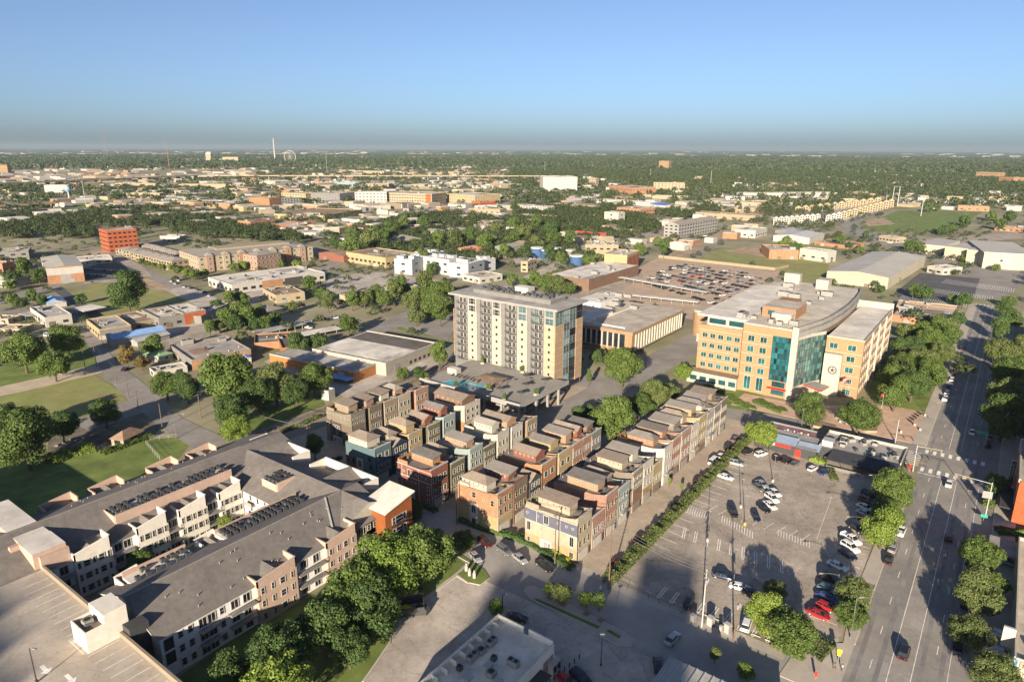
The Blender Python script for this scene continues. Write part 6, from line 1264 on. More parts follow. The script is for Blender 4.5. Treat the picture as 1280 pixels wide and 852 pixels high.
# --- low plants
def hedge(label, pts, wd, h, leaf, n, name='hedge'):
    rng = np.random.default_rng(len(pts)*7+n); P = [at(*p) if not isinstance(p, Vector) else p for p in pts]
    L = [0]; 
    for a, c in zip(P, P[1:]): L.append(L[-1]+(c-a).length)
    u = rng.uniform(0, L[-1], n); k = np.clip(np.searchsorted(L, u)-1, 0, len(P)-2)
    A = np.array([list(p) for p in P]); f = ((u-np.array(L)[k])/(np.array(L)[k+1]-np.array(L)[k]))[:, None]
    base = A[k]*(1-f)+A[k+1]*f; dr = A[k+1]-A[k]; dr /= np.linalg.norm(dr, axis=1, keepdims=True); sd = np.stack([-dr[:, 1], dr[:, 0], 0*dr[:, 0]], 1)
    hh = h*(.82+.3*np.sin(u*.9)*np.sin(u*.37+1)); t = rng.uniform(-1, 1, n); top = rng.uniform(size=n) < .45
    side = np.where(top, t, np.sign(t)*rng.uniform(.75, 1.05, n)); z = np.where(top, hh*rng.uniform(.85, 1.1, n), hh*rng.uniform(0, 1, n))
    p = base+sd*(side*wd/2)[:, None]; p[:, 2] = z
    nr = sd*np.where(top, .2*t, np.sign(t))[:, None]; nr[:, 2] += np.where(top, 1, .2); nr += rng.normal(size=nr.shape)*.4; nr /= np.linalg.norm(nr, axis=1, keepdims=True)
    o = link(name, np_mesh(name, leaf_quads(p, nr, rng.uniform(.14, .34, n), rng), [LEAF[leaf]])); return tag(o, label, name)
hedge('long clipped hedge between the paver alley and the parking lot', [(759,731),(800,690),(850,638),(900,586),(938,548)], 2.6, 2.6, 3, 16000)
hedge('dark green hedge planting below the yellow corner townhouse', [(642,672),(668,682),(690,697),(716,711)], 2.2, 1.3, 1, 3500)
hedge('bright yellow shrub bed in front of the yellow corner townhouse', [(690,690),(713,703)], 1.8, 1.3, 5, 1600, 'shrub')
hedge('dark hedge under the orange brick corner townhouse', [(575,650),(600,660),(640,672)], 2.0, 1.2, 1, 3000)
hedge('low hedge before the red brick corner townhouse', [(515,624),(545,640)], 2, 1.1, 1, 1600)
hedge('straight clipped hedge on the lawn left of the orange office steps', [(908,496),(940,513)], 4.5, 1.2, 0, 2600)
hedge('clipped hedge in front of the orange office glass', [(945,502),(980,516)], 4.5, 1.2, 0, 2600)
hedge('short hedge beside the base wing of the orange office', [(880,484),(905,492)], 3, 1.5, 1, 1400)
hedge('yellow green shrub mass on the lawn below the derelict house', [(62,580),(85,570),(118,562)], 5, 2.6, 2, 3000, 'shrub')
hedge('vines and weeds along the foot of the derelict house wall', [(128,568),(150,560),(190,545)], 3, 1.5, 0, 2400, 'shrub')
hedge('weedy hedge at the side of the railway', [(352,541),(380,530),(404,519)], 2.4, 1.2, 3, 1500)
hedge('low planting bed beside the restaurant wall', [(1012,575),(1034,580)], 2.2, 1.4, 2, 900)
hedge('narrow planting bed at the corner of the patio canopy', [(1037,588),(1044,602)], 2.2, 1.2, 3, 700)
hedge('scrubby planting at the street corner of the parking lot', [(968,800),(1010,820),(1030,800)], 5, 1.0, 3, 2600, 'shrub')
hedge('planting along the dark right edge yard', [(1245,665),(1280,668)], 3, 1.2, 1, 1200)
# ================================================================ CARS
PAINTS = {n: mat('paint_'+n, c, .28, .02, .5, spec=.6, metal=mt) for n, c, mt in (('white',(.62,.61,.59),0),('silver',(.40,.40,.41),.4),('grey',(.17,.175,.18),.4),('black',(.012,.012,.014),0),('red',(.30,.012,.015),0),('maroon',(.055,.010,.012),.1),('blue',(.02,.045,.17),.2),('teal',(.10,.19,.21),.3),('beige',(.40,.33,.24),.2),('navy',(.012,.02,.05),.2))}
HEADL = mat('headlight_glass', (.7,.7,.68), .15, spec=.7); TAILL = mat('taillight_red', (.35,.01,.01), .3)
def loft(secs):
    """body from cross sections (x, half width, z low, z high, top half width)"""
    b = MB(); vs = []
    for x, w, z0, z1, tw in secs: vs += [(x,-w*.93,z0),(x,-w,z0+(z1-z0)*.45),(x,-tw,z1),(x,tw,z1),(x,w,z0+(z1-z0)*.45),(x,w*.93,z0)]
    n = len(secs); fs = []
    for i in range(n-1):
        for k in range(6): fs.append((i*6+k, i*6+(k+1)%6, (i+1)*6+(k+1)%6, (i+1)*6+k))
    fs.append(tuple(range(6))); fs.append(tuple(range((n-1)*6, n*6))[::-1])
    return b.add(vs, [f[::-1] for f in fs])
def car_parts(kind):
    if kind == 'sedan': L, w, hb, ht, cab = 4.75, .91, .92, 1.45, (-1.75, -1.15, .35, 1.15)
    elif kind == 'hatch': L, w, hb, ht, cab = 4.25, .89, .95, 1.5, (-2.0, -1.55, .3, 1.1)
    elif kind == 'suv': L, w, hb, ht, cab = 4.85, .97, 1.08, 1.76, (-2.25, -1.95, .45, 1.2)
    elif kind == 'van': L, w, hb, ht, cab = 5.3, 1.0, 1.15, 2.1, (-2.55, -2.4, 1.2, 1.9)
    else: L, w, hb, ht, cab = 5.6, 1.0, 1.10, 1.85, (-.75, -.55, .75, 1.45)
    h = L/2
    body = loft([(-h,w*.82,.42,hb*.8,w*.72),(-h+.18,w*.96,.3,hb*.97,w*.84),(-h*.55,w,.26,hb,w*.88),(0,w,.26,hb,w*.88),(h*.5,w,.26,hb*.98,w*.86),(h*.8,w*.97,.28,hb*.88,w*.8),(h-.12,w*.9,.34,hb*.76,w*.74),(h,w*.75,.42,hb*.66,w*.62)])
    if kind == 'pickup':
        body.box(-h+.15, -.8, -w*.82, -w*.76, hb, hb+.2).box(-h+.15, -.8, w*.76, w*.82, hb, hb+.2).box(-h+.1, -h+.2, -w*.8, w*.8, hb, hb+.2)
    a, b_, c, d = cab; tw, bw = w*.66, w*.86
    gl = MB(); vs = [(a,-bw,hb-.03),(d,-bw,hb-.03),(d,bw,hb-.03),(a,bw,hb-.03),(b_,-tw,ht-.05),(c,-tw,ht-.05),(c,tw,ht-.05),(b_,tw,ht-.05)]
    gl.add(vs, [(0,1,5,4),(1,2,6,5),(2,3,7,6),(3,0,4,7)])
    body.add([(b_-.03,-tw-.03,ht-.06),(c+.05,-tw-.03,ht-.06),(c+.05,tw+.03,ht-.06),(b_-.03,tw+.03,ht-.06),(b_+.1,-tw+.08,ht+.02),(c-.1,-tw+.08,ht+.02),(c-.1,tw-.08,ht+.02),(b_+.1,tw-.08,ht+.02)], [(4,5,6,7),(0,1,5,4),(1,2,6,5),(2,3,7,6),(3,0,4,7)])
    for s in (-1, 1):   # pillars
        for x0, x1 in ((a, b_), ((a+d)/2, (b_+c)/2), (d, c)):
            body.add([(x0-.05,s*(bw+.01),hb-.04),(x0+.07,s*(bw+.01),hb-.04),(x1+.06,s*(tw+.012),ht-.05),(x1-.05,s*(tw+.012),ht-.05)], [(0,1,2,3)])
    if kind == 'pickup': 
        body2 = MB()
    wh = MB(); wh.tube((0,-.11,0), (0,.11,0), .34, n=14)
    rim = MB().tube((0,-.125,0), (0,.125,0), .2, n=10)
    hl = MB().box(-.08,.05,-.2,.2,-.07,.09); tl = MB().box(-.05,.05,-.17,.17,-.08,.1)
    return dict(kind=kind, L=L, w=w, hb=hb, body=body.mesh('body', [PAINTS['white']]), window=gl.mesh('window', [GLD]), wheel=wh.mesh('wheel', [RUBBER]), rim=rim.mesh('rim', [METAL]), hl=hl.mesh('headlight', [HEADL]), tl=tl.mesh('taillight', [TAILL]))
CP = {k: car_parts(k) for k in ('sedan', 'hatch', 'suv', 'van', 'pickup')}
def car(label, x, y, ang, kind, col, group=None, z=0.03, s=1.06, cat=None, name=None):
    c = CP[kind]; t = thing(name or {'pickup': 'pickup_truck', 'van': 'parked_van'}.get(kind, 'parked_car'), label, cat or {'pickup': 'pickup', 'van': 'van'}.get(kind, 'car'), (x, y, z), ang, group); t.scale = (s, s, s)
    b = link('body', c['body'], t); b.material_slots[0].link = 'OBJECT'; b.material_slots[0].material = PAINTS[col]
    link('window', c['window'], t); h = c['L']/2
    for sx in (-.60, .62):
        for sy in (-1, 1): link('rim', c['rim'], link('wheel', c['wheel'], t, (sx*h, sy*(c['w']-.1), .34)))
    for sy in (-1, 1): link('headlight', c['hl'], t, (h-.09, sy*c['w']*.55, c['hb']*.62)); link('taillight', c['tl'], t, (-h+.03, sy*c['w']*.62, c['hb']*.72))
    return t
def carp(label, px, py, deg, kind, col, group=None, z=0.03, **k):
    p = at(px, py, .7); return car(label, p.x, p.y, R(deg), kind, col, group, z, **k)
def z6(x, y): return 780+x/2.84, 500+y/2.84
for lb, x, y, a, k, c in [
 ('silver sedan at the top of the diagonal group in the middle of the lot',490,296,-38,'sedan','silver'),('grey hatchback left of the silver sedan in the middle of the lot',478,309,-38,'hatch','grey'),('first white sedan of the diagonal trio in the middle of the lot',535,326,-38,'sedan','white'),
 ('white suv in the middle of the diagonal trio',525,347,-38,'suv','white'),('lowest white sedan of the diagonal trio',519,371,-38,'sedan','white'),('black sedan left of the lowest white one in the diagonal group',496,382,-38,'sedan','black'),
 ('black suv parked alone above the hatched strip in the lot',386,397,-52,'suv','black'),('black sedan right of the yellow pole base in the lot',468,412,-58,'sedan','navy'),('white sedan along the hedge with its nose to the right',361,271,-5,'sedan','white'),('silver suv along the hedge near the restaurant',398,223,2,'suv','silver'),
 ('white suv before the restaurant, first from the left',487,190,65,'suv','white'),('black hatchback, left of a black pair before the restaurant',546,206,75,'hatch','black'),('black sedan, right of the pair before the restaurant',576,211,75,'sedan','black'),('silver grey sedan before the red restaurant door',605,224,75,'sedan','grey'),
 ('white hatchback right of the red restaurant door',670,241,75,'hatch','white'),('dark blue sedan last before the restaurant wall',710,253,75,'sedan','blue'),('black sedan at the dumpsters by the hedge end',438,181,70,'sedan','black'),
 ('black sedan alone in the lower part of the lot',350,622,10,'sedan','navy'),('white sedan with a shadow at the lower middle of the lot',412,661,15,'sedan','white'),('black sedan half under the lot corner tree',456,684,8,'sedan','black'),('black sedan in the shaded lower left corner of the lot',230,714,100,'sedan','black'),('white and black suv at the street edge under the corner tree',435,793,98,'suv','white'),
 ('dark pickup nearest the patio canopy in the right column',878,336,-22,'pickup','black'),('maroon suv in the right column of the lot',864,357,-22,'suv','maroon'),('white sedan third in the right column of the lot',857,379,-22,'sedan','white'),('silver sedan fourth in the right column of the lot',856,401,-22,'sedan','silver'),('black sedan half hidden by the bright tree',852,422,-22,'sedan','black'),('black sedan under the curved street lamp in the right column',826,453,-30,'sedan','black'),
 ('white pickup in the right column of the lot',806,491,-32,'pickup','white'),('white suv below the white pickup',803,520,-30,'suv','white'),('dark sedan below the white suv in the right column',795,546,-28,'sedan','navy'),('white police style sedan at an angle in the right column',758,585,-14,'sedan','white'),
 ('dark suv in the shade above the teal car',732,632,-12,'suv','black'),('teal grey hatchback in the shaded end of the right column',722,669,-10,'hatch','teal'),('dark blue sedan between teal and red cars',720,697,-10,'sedan','blue'),('red hatchback above the red sedan',718,731,-10,'hatch','red'),('bright red sedan at the bottom of the right column',690,757,-8,'sedan','red')]: carp(lb, *z6(x, y), a, k, c)
for lb, x, y, a, k, c in [
 ('white truck on the main road kerb behind the bright tree',1126.5,663,88,'pickup','white'),('silver sedan on the main road kerb, middle of three',1116,684,88,'sedan','silver'),('black sedan on the main road kerb, nearest of three',1111,698,90,'sedan','black'),
 ('white car driving over the near crosswalk',1186,604,-90,'sedan','white'),('red car driving on the main road',1186.5,671,90,'hatch','maroon'),('black suv driving at the bottom of the main road',1130,814,88,'suv','black'),('white car beyond the far crosswalk on the main road',1215,540,-90,'sedan','white'),
 ('white sedan behind the first right street tree',1210,706,-90,'sedan','white'),('silver suv between the first and second right street trees',1209,718,-90,'suv','silver'),('dark car between the second and third right street trees',1205,759,-88,'sedan','grey'),('dark red tailed sedan below the third right street tree',1197,806,-90,'sedan','navy'),
 ('white sedan in the dark forecourt on the right, upper of two',1244,790,170,'sedan','white'),('silver hatchback in the dark forecourt on the right, lower of two',1243,812,170,'hatch','silver'),('teal blue pickup beside the small canopy roof on the right',1258,702,170,'pickup','teal'),
 ('black sedan parked right of the road, first beyond the green crossing',1240,538,-90,'sedan','black'),('grey sedan parked right of the road, second beyond the green crossing',1237,547,-90,'sedan','grey'),('maroon sedan parked right of the road, third beyond the green crossing',1235,556,-90,'sedan','maroon'),('white sedan far up the main road on the right',1247,404,-90,'sedan','white'),
 ('white pickup first in the kerb row before the orange office garden',1181.5,498,88,'pickup','white'),('white sedan second in the kerb row before the orange office garden',1184,490,88,'sedan','white'),('blue sedan third in the kerb row before the orange office garden',1186.5,482,88,'sedan','blue'),('white van like suv fourth in the kerb row before the orange office garden',1190,474,88,'suv','white'),('black suv fifth in the kerb row before the orange office garden',1193,465,88,'suv','black'),('black sedan sixth in the kerb row before the orange office garden',1195.5,457.5,88,'sedan','black'),('grey sedan seventh in the kerb row before the orange office garden',1198.5,450,88,'sedan','grey'),('dark blue suv eighth in the kerb row before the orange office garden',1201,442.5,88,'suv','navy'),('black pickup last in the kerb row before the orange office garden',1203,435,88,'pickup','black'),
 ('silver blue sedan driving on the front street',840.5,797,86,'sedan','silver'),('silver sedan parked on the front street left of the dark pickup',650,697,-18,'sedan','silver'),('dark brown pickup parked before the yellow corner townhouse',681,706,-18,'pickup','black'),('maroon suv parked before the orange corner townhouse',606,677,-14,'suv','maroon'),('silver grey suv right of the maroon one on the front street',630,687,-14,'suv','grey'),('silver sedan beside the kerb island young tree',594,695,-25,'sedan','silver'),
 ('dark sedan behind the flat roofed cream shop',646,771,20,'sedan','black'),('dark suv at the bottom edge beside the bollards',726,846,-15,'suv','navy'),('crimson car cut by the bottom edge beside the bollards',708,850,-15,'hatch','red'),('dark sedan beside the metal roofed shop',823,830,120,'sedan','black'),
 ('dark red sedan parked along the hedge near the street end',799,673,88,'sedan','maroon'),('red sedan at the street end of the hedge',771,703,88,'sedan','red'),('dark sedan parked along the hedge in the middle of the alley',846,628,88,'sedan','black'),('dark maroon car along the hedge beyond the middle of the alley',872,600,88,'hatch','maroon'),('white box van along the hedge in the alley',892,576,88,'van','white'),('white sedan beyond the box van in the alley',901,569,88,'sedan','white'),('dark suv at the far end of the hedge in the alley',911,558,88,'suv','black'),('dark car at the very end of the alley',919,548,88,'sedan','grey'),
 ('dark car parked under the yellowish tree at the crossroads',156,461,130,'sedan','black'),('white van in the lot left of the crossroads',61,419,20,'van','white'),('dark car near the cross arm pole behind the apartments',420,573,100,'sedan','navy'),
 ('white car under the grey carport by the white warehouse',386,409,10,'sedan','white'),('silver car on the street before the ribbed office',754,501,60,'sedan','silver'),('dark car on the street before the ribbed office',776,500,60,'sedan','black'),('white car on the side street beyond the solitary round tree',448,409,30,'sedan','white'),
 ('white pickup on the road bend by the corner store',1112,303,150,'pickup','white')]: carp(lb, x, y, a, k, c)
# small cars: one low mesh each, copied
def small_car():
    b = MB(); b.box(-2.3,2.3,-.9,.9,.3,.92,0); b.add([(-1.8,-.85,.92),(1.2,-.85,.92),(1.2,.85,.92),(-1.8,.85,.92),(-1.2,-.65,1.45),(.5,-.65,1.45),(.5,.65,1.45),(-1.2,.65,1.45)], [(0,1,5,4),(1,2,6,5),(2,3,7,6),(3,0,4,7)], 1); b.add([(-1.2,-.65,1.46),(.5,-.65,1.46),(.5,.65,1.46),(-1.2,.65,1.46)], [(0,1,2,3)], 0)
    for x in (-1.4, 1.4):
        for y in (-.92, .92): b.tube((x,y-.06,.32),(x,y+.06,.32),.33,n=8,m=2)
    return b.mesh('parked_car', [PAINTS['white'], GLD, RUBBER])
SMC = small_car(); CW = ['white']*6+['silver']*6+['grey']*7+['black']*11+['red', 'maroon', 'blue', 'navy', 'navy', 'beige']
def scar(p, ang, where, col=None):
    col = col or rnd.choice(CW); o = link('parked_car', SMC, None, (p.x, p.y, .08), ang); o.material_slots[0].link = 'OBJECT'; o.material_slots[0].material = PAINTS[col]
    return tag(o, f'small {col} car {where}', 'car', f'{col} cars {where}')
qa, qb, qc, qd = at(800, 352), at(845, 330), at(958, 346), at(902, 383)
for i in range(10):
    for j in range(22):
        if rnd.random() < (.22 if 1 < i < 9 else .5): continue
        u, v = i/9, (j+.5)/22
        pa = qa.lerp(qb, u); pb = qd.lerp(qc, u); p = pa.lerp(pb, v); d = pb-pa
        scar(p, math.atan2(d.y, d.x)+math.pi/2+rnd.uniform(-.05, .05), 'in the big crowded lot behind the ribbed office')
for i in range(2):
    for j in range(13):
        p = at(106+j*5.2+i*6, 337+i*7+j*.35); scar(p, 1.2, 'in the car yard of the white and blue garage')
for k, (x, y) in enumerate(((215,352),(220,355),(231,359),(239,361),(246,363),(256,366),(224,351),(262,370))): scar(at(x, y), 2.3, 'along the kerb by the dry field')
for k in range(9): scar(at(330+k*11, 411-k*1.6), 1.1, 'under the carport roofs by the white warehouse')
for k in range(14): scar(at(848+k*5.5+(k%3), 308-k*2.1), .8, 'on the street beside the long balconied apartments')
# ================================================================ STREET FURNITURE, POLES, SIGNS
def pole(label, bx, by, ty, arms=1, transformer=False, m=WOOD, group=None):
    p = at(bx, by); h = hgt(bx, by, ty); t = thing('utility_pole', label, 'utility pole', p, rnd.uniform(-.15, .15)+R(90), group)
    MB().tube((0,0,0), (0,0,h), .19, .12, 8).build('pole', m, t)
    for k in range(arms):
        MB().box(-1.3, 1.3, -.07, .07, h-.6-k*1.1, h-.45-k*1.1).build('crossarm', WOOD, t)
        for x in (-1.15, -.45, .45, 1.15): MB().tube((x,0,h-.45-k*1.1),(x,0,h-.2-k*1.1),.06,n=6).build('insulator', LGREY, t)
    if transformer:
        for s in (-.42, .42): MB().tube((s,-.3,h-3.2),(s,-.3,h-2.2),.28,n=10).build('transformer', ACM, t)
    return Vector((p.x, p.y, h))
tops = [pole('tall grey utility pole with transformers at the lot fence', 877, 783, 711, 2, True, METAL), pole('brown utility pole beside the white suv at the lot corner', 917, 801, 742, 1, True),
        pole('wooden pole at the street end of the hedge', 761, 736, 652, 1), pole('wooden pole before the yellow corner townhouse', 693.5, 706, 640, 1), pole('thin pole between the red and orange corner townhouses', 571, 655, 600, 1)]
left = [pole('pole at the grass edge of the crossroads, left of two', 106.8, 461, 437, 1), pole('taller pole at the crossroads, right of two', 121, 458, 428, 1), pole('pole beside the side road below the crossroads', 146, 480, 457, 1), pole('leaning line pole at the dry field corner', 161, 497, 470, 1), pole('pole at the derelict yard corner', 173, 511, 488, 1), pole('pole on the bend before the wooded strip', 203, 535, 504, 0), pole('pole inside the wooded strip', 251, 522, 492, 1), pole('pole with wires at the right end of the wooded strip', 289, 525, 500, 1), pole('double cross arm pole at the railway behind the apartments', 387, 572, 530, 2, True)]
def wire(label, a, b, sag=1.2, r=.035):
    bb = MB(); n = 10; pts = [a.lerp(b, i/n)-Vector((0, 0, sag*4*(i/n)*(1-i/n))) for i in range(n+1)]
    for p, q in zip(pts, pts[1:]): bb.tube(p, q, r, n=5, cap=False)
    return tag(bb.build('power_line', LMETAL), label, 'power line')
for k, (i, j) in enumerate(((0, 1), (0, 2), (2, 3), (3, 4))):
    for d in (-1.1, 0, 1.1): wire(f"{['left','middle','right'][int(d/1.1)+1]} wire of the span {['between the two lot corner poles','over the lot fence to the hedge pole','along the front street before the yellow townhouse','before the orange corner townhouse'][k]}", tops[i]+Vector((0, d, -.2)), tops[j]+Vector((0, d, -.2)))
for d, w in ((-1.1, 'upper'), (0, 'middle'), (1.1, 'lower')): wire(w+' wire crossing the grass from the wooded strip towards the railway', left[7]+Vector((d, 0, -.2)), left[8]+Vector((d, 0, -.2)), 2)
wire('wire from the crossroads pole down to the dry field corner', left[1], left[3]); wire('wire from the dry field corner to the derelict yard pole', left[3], left[4])
def slamp(label, bx, by, hx, hy, m=LMETAL):
    p = at(bx, by); h = hgt(bx, by, hy); q = at(hx, hy, h); v = q-p; return lamp('street_lamp', p, h, (v.x, v.y), label, m)
slamp('curved street lamp at the round tree by the patio canopy', 1100, 631, 1088, 594); slamp('curved street lamp over the white pickup in the lot', 1076, 680, 1060, 646); slamp('curved street lamp over the dark suv in the lot', 1044, 750, 1026, 717); slamp('tall street lamp on the sidewalk by the main road', 1063, 797, 1077, 747)
slamp('street lamp at the plaza corner on the main road', 1161, 523, 1172, 504); slamp('street lamp on the kerb beside the office garden', 1184, 455, 1196, 446); slamp('street lamp with arm on the bend before the wooded strip', 220.5, 548, 229, 518)
slamp('tall lamp between restaurant and plaza', 1001, 541, 1004, 512); slamp('dark lamp post on the concrete island beside the shop', 751, 832, 753, 793, DMETAL); slamp('lamp post by the small round tree behind the shop', 628, 760, 631, 743, DMETAL)
for lb, x, y, h in (('slim lot lamp near the diagonal car group', 966, 602, 9), ('slim lot lamp standing on the yellow base', 931, 656, 9), ('slim lot lamp in the lower middle of the lot', 917, 727, 9), ('slim lot lamp beside the hatched strip', 926, 634, 9), ('slim lot lamp near the left stalls', 884, 676, 9)):
    p = at(x, y); t = lamp('lot_lamp', p, h, (0, 0), lb, LMETAL); MB().tube((0,0,0),(0,0,.8),.35,n=10).build('base', YPAINT if 'yellow' in lb else KERB, t)
SIGY = mat('signal_housing', (.22,.15,.015), .6)
def mast(label, bx, by, ty, ang, L, n):
    p = at(bx, by); h = hgt(bx, by, ty); t = thing('traffic_signal', label, 'traffic light', p, R(ang)); MB().tube((0,0,0),(0,0,h),.16,.11,8).build('pole', METAL, t); MB().tube((0,0,h-.4),(L,0,h),.1,.06,8).build('mast_arm', METAL, t)
    for k in range(n): MB().box(-.17,.17,-.15,.15,-.9,0).build('signal_head', SIGY, t, (L*(.55+.4*k/max(1,n-1)),0,h-.1))
mast('traffic signal mast at the left corner of the crossing', 1141, 589, 556, 0, 7, 2); mast('traffic signal mast at the right corner of the crossing', 1231, 648, 603, 178, 9, 3); mast('traffic signal post on the plaza', 1119, 553, 524, 80, 2, 1)
def sign(label, bx, by, w, h, ph, m, ang=0, cat='sign', name='road_sign', txt=None):
    p = at(bx, by); t = thing(name, label, cat, p, R(ang)); MB().tube((0,0,0),(0,0,ph+h),.05,n=6).build('post', METAL, t); MB().box(-w/2,w/2,-.1,-.05,ph,ph+h).build('panel', m, t); return t
ym = mat('sign_yellow', (.75,.6,.02), .6, .05)
t = sign('bright yellow crossing sign near the bottom right sidewalk corner', 1047.5, 826, .9, .9, 2.0, ym, 20); MB().box(-.3,.3,-.1,-.05,1.4,1.85).build('panel', ym, t)
sign('green street name sign at the right corner of the crossing', 1229, 651, 1.6, .9, 1.2, mat('sign_green', (.02,.28,.18), .6), 0); sign('pale banner on the right sidewalk beside the crossing', 1231, 634, 2.4, 2.2, 3.0, LGREY, 10, 'banner', 'banner'); sign('white crossing sign behind the banner', 1237, 610, 1.4, .9, 2.2, WHITE)
sign('red flag like sign on the left corner of the crossing', 1136, 590, .9, 1.8, 1.0, REDP, 60, 'flag', 'flag'); sign('small red sign on the bottom street corner', 1019.5, 848, .5, 1.2, .6, REDP, 0)
t = thing('green_gantry_sign', 'green overhead street sign above the far side of the crossing', 'sign', at(1231, 560)); MB().tube((0,0,0),(0,0,6),.1,n=6).build('post', METAL, t); MB().box(-3.2,0,-.1,0,5.0,5.9).build('panel', mat('sign_green', (.02,.28,.18), .6), t)
# flag before the orange office
p = at(1086, 512); t = thing('flagpole', 'flagpole with a striped flag in front of the orange office right wing', 'flagpole', (-44.5, 292, 0)); MB().tube((0,0,0),(0,0,12),.1,.05,8).build('pole', WHITE, t)
b = MB()
for k in range(9):
    for i in range(6): b.quad((-.1-i*.4,.12*math.sin(i),11-k*.2-i*.16),(-.5-i*.4,.12*math.sin(i+1),11-k*.2-(i+1)*.16),(-.5-i*.4,.12*math.sin(i+1),11.2-k*.2-(i+1)*.16),(-.1-i*.4,.12*math.sin(i),11.2-k*.2-i*.16), (k % 2) if not (k > 4 and i < 3) else 2)
b.build('flag', [REDP, WHITE, NAVY], t)
t = thing('flagpole', 'bare flagpole with a red pennant by the brick planter', 'flagpole', at(1101, 516)); MB().tube((0,0,0),(0,0,9),.09,.05,8).build('pole', METAL, t); MB().box(-.9,0,-.03,.03,6.8,7.8).build('flag', REDP, t)
# planters of the plaza
def planter(label, pts, h=.9):
    o = MB().prism(px_poly(pts), 0, h, 0, 1).build('planter', [BUFF, BROWNR]); tag(o, label, 'planter')
planter('long low stone planter wall before the orange office', [(1016,528),(1045,534),(1045,540),(1016,534)]); planter('angled stone planter around the broad tree', [(1046,520),(1096,532),(1096,541),(1082,541),(1044,523)]); planter('white framed square sign planter at the flagpole', [(1079,501),(1088,503),(1088,510),(1079,508)], 1.6)
for k, (x, y) in enumerate(((1050,528),(1058,530),(1126,541),(1143,532),(1150,538),(1156,520))): tag(MB().tube((0,0,0),(0,0,1),.4,.45,10).build('bollard', IVORY, None, at(x, y)), 'short pale stone bollard on the plaza paving', 'bollard', 'plaza bollards')
for k in range(7): tag(MB().tube((0,0,0),(0,0,1.1),.12,n=8).build('bollard', DMETAL, None, at(724-k*6.2, 823+k*5.2)), 'black post in the row beside the flat roofed shop', 'bollard', 'black posts by the shop')
# racks on the plaza, cabinets, dumpsters, fence
for k in range(5): tag(MB().box(-.05,.05,-1.2,1.2,0,.9).build('bike_rack', DMETAL, None, at(1137+k*3, 527-k*2.4), R(40)), 'dark bike rack on the plaza by the main road', 'bike rack', 'plaza bike racks')
for lb, x, y, s in (('white utility cabinet beside the grey pole',866,776,(1.1,.9,1.7)),('large white utility cabinet at the lot corner',888,781,(1.4,1.1,2.1)),('small white cabinet near the brown pole',901,790,(.6,.6,1.6)),('white cabinet against the brown utility pole',909,790,(1.3,1.0,2.2)),('white meter box in the shaded lawn by the kerb',484,790,(.9,.7,1.5))):
    t = thing('utility_cabinet', lb, 'utility cabinet', at(x, y), R(-15)); MB().box(-s[0]/2,s[0]/2,-s[1]/2,s[1]/2,0,s[2]).build('case', LGREY, t); MB().box(-s[0]/2-.05,s[0]/2+.05,-s[1]/2-.05,s[1]/2+.05,s[2],s[2]+.08).build('lid', WHITE, t); MB().box(-s[0]*.4,s[0]*.4,-s[1]/2-.03,-s[1]/2,.2,s[2]-.2).build('door', WHITE, t)
p0, p1 = at(489, 773), at(531, 768); d = p1-p0; t = thing('dumpster_enclosure', 'dark slatted dumpster enclosure on the concrete drive', 'enclosure', p0, math.atan2(d.y, d.x)); L_ = d.length
MB().box(0,L_,0,.15,0,2.0).box(L_-.15,L_,.15,4.5,0,2.0).box(0,.15,.15,4.5,0,2.0).box(0,L_,4.35,4.5,0,2.4).build('wall', DGREY, t); MB().box(0,L_,4.2,4.4,2.4,2.6).build('coping', LGREY, t)
tag(MB().box(-1.2,1.2,-.7,.7,0,1.2).box(-1.25,1.25,-.75,.75,1.2,1.35,1).build('dumpster', [mat('dumpster_yellow',(.45,.33,.03)),ym], None, (p0+d*.3+Vector((0,2,0))), .1), 'yellow lidded dumpster inside the dark enclosure', 'dumpster')
tag(MB().box(-1.4,1.4,-.7,.7,0,1.3).box(-1.45,1.45,-.75,.75,1.3,1.45).build('dumpster', DGREY, None, (p0+d*.7+Vector((.5,2.2,0))), .1), 'black dumpster inside the dark enclosure', 'dumpster')
for k, (x, y) in enumerate(((583,713),(587,719),(593,722))): tag(MB().tube((0,0,0),(0,0,1.5),.4,n=10).tube((0,0,1.5),(0,0,2.1),.2,n=8).build('pipe_riser', WHITE, None, at(x, y)), 'white capped pipe riser on the grass island', 'pipe', 'pipe risers on the grass island')
def fence(label, pts, h, m=DMETAL, step=2.5, rails=3):
    t = thing('fence', label, 'fence', at(*pts[0])); o = at(*pts[0])
    for a, c in zip(pts, pts[1:]):
        A_, C_ = at(*a)-o, at(*c)-o; n = max(1, int((C_-A_).length/step))
        for k in range(n+1): MB().tube((0,0,0),(0,0,h),.05,n=5).build('post', m, t, A_.lerp(C_, k/n))
        b = MB()
        for r_ in range(rails): b.tube(A_+Vector((0,0,h*(r_+1)/rails)), C_+Vector((0,0,h*(r_+1)/rails)), .03, n=4, cap=False)
        b.build('rail', m, t)
fence('dark pipe fence along the street edge of the parking lot', [(772,730),(880,779),(918,796)], 1.1, DMETAL, 2.7, 2); fence('chain fence at the corner of the lawn by the derelict house', [(183,556),(200,575)], 1.8, METAL); fence('chain fence along the bend of the road', [(188,550),(222,547)], 1.6, METAL)
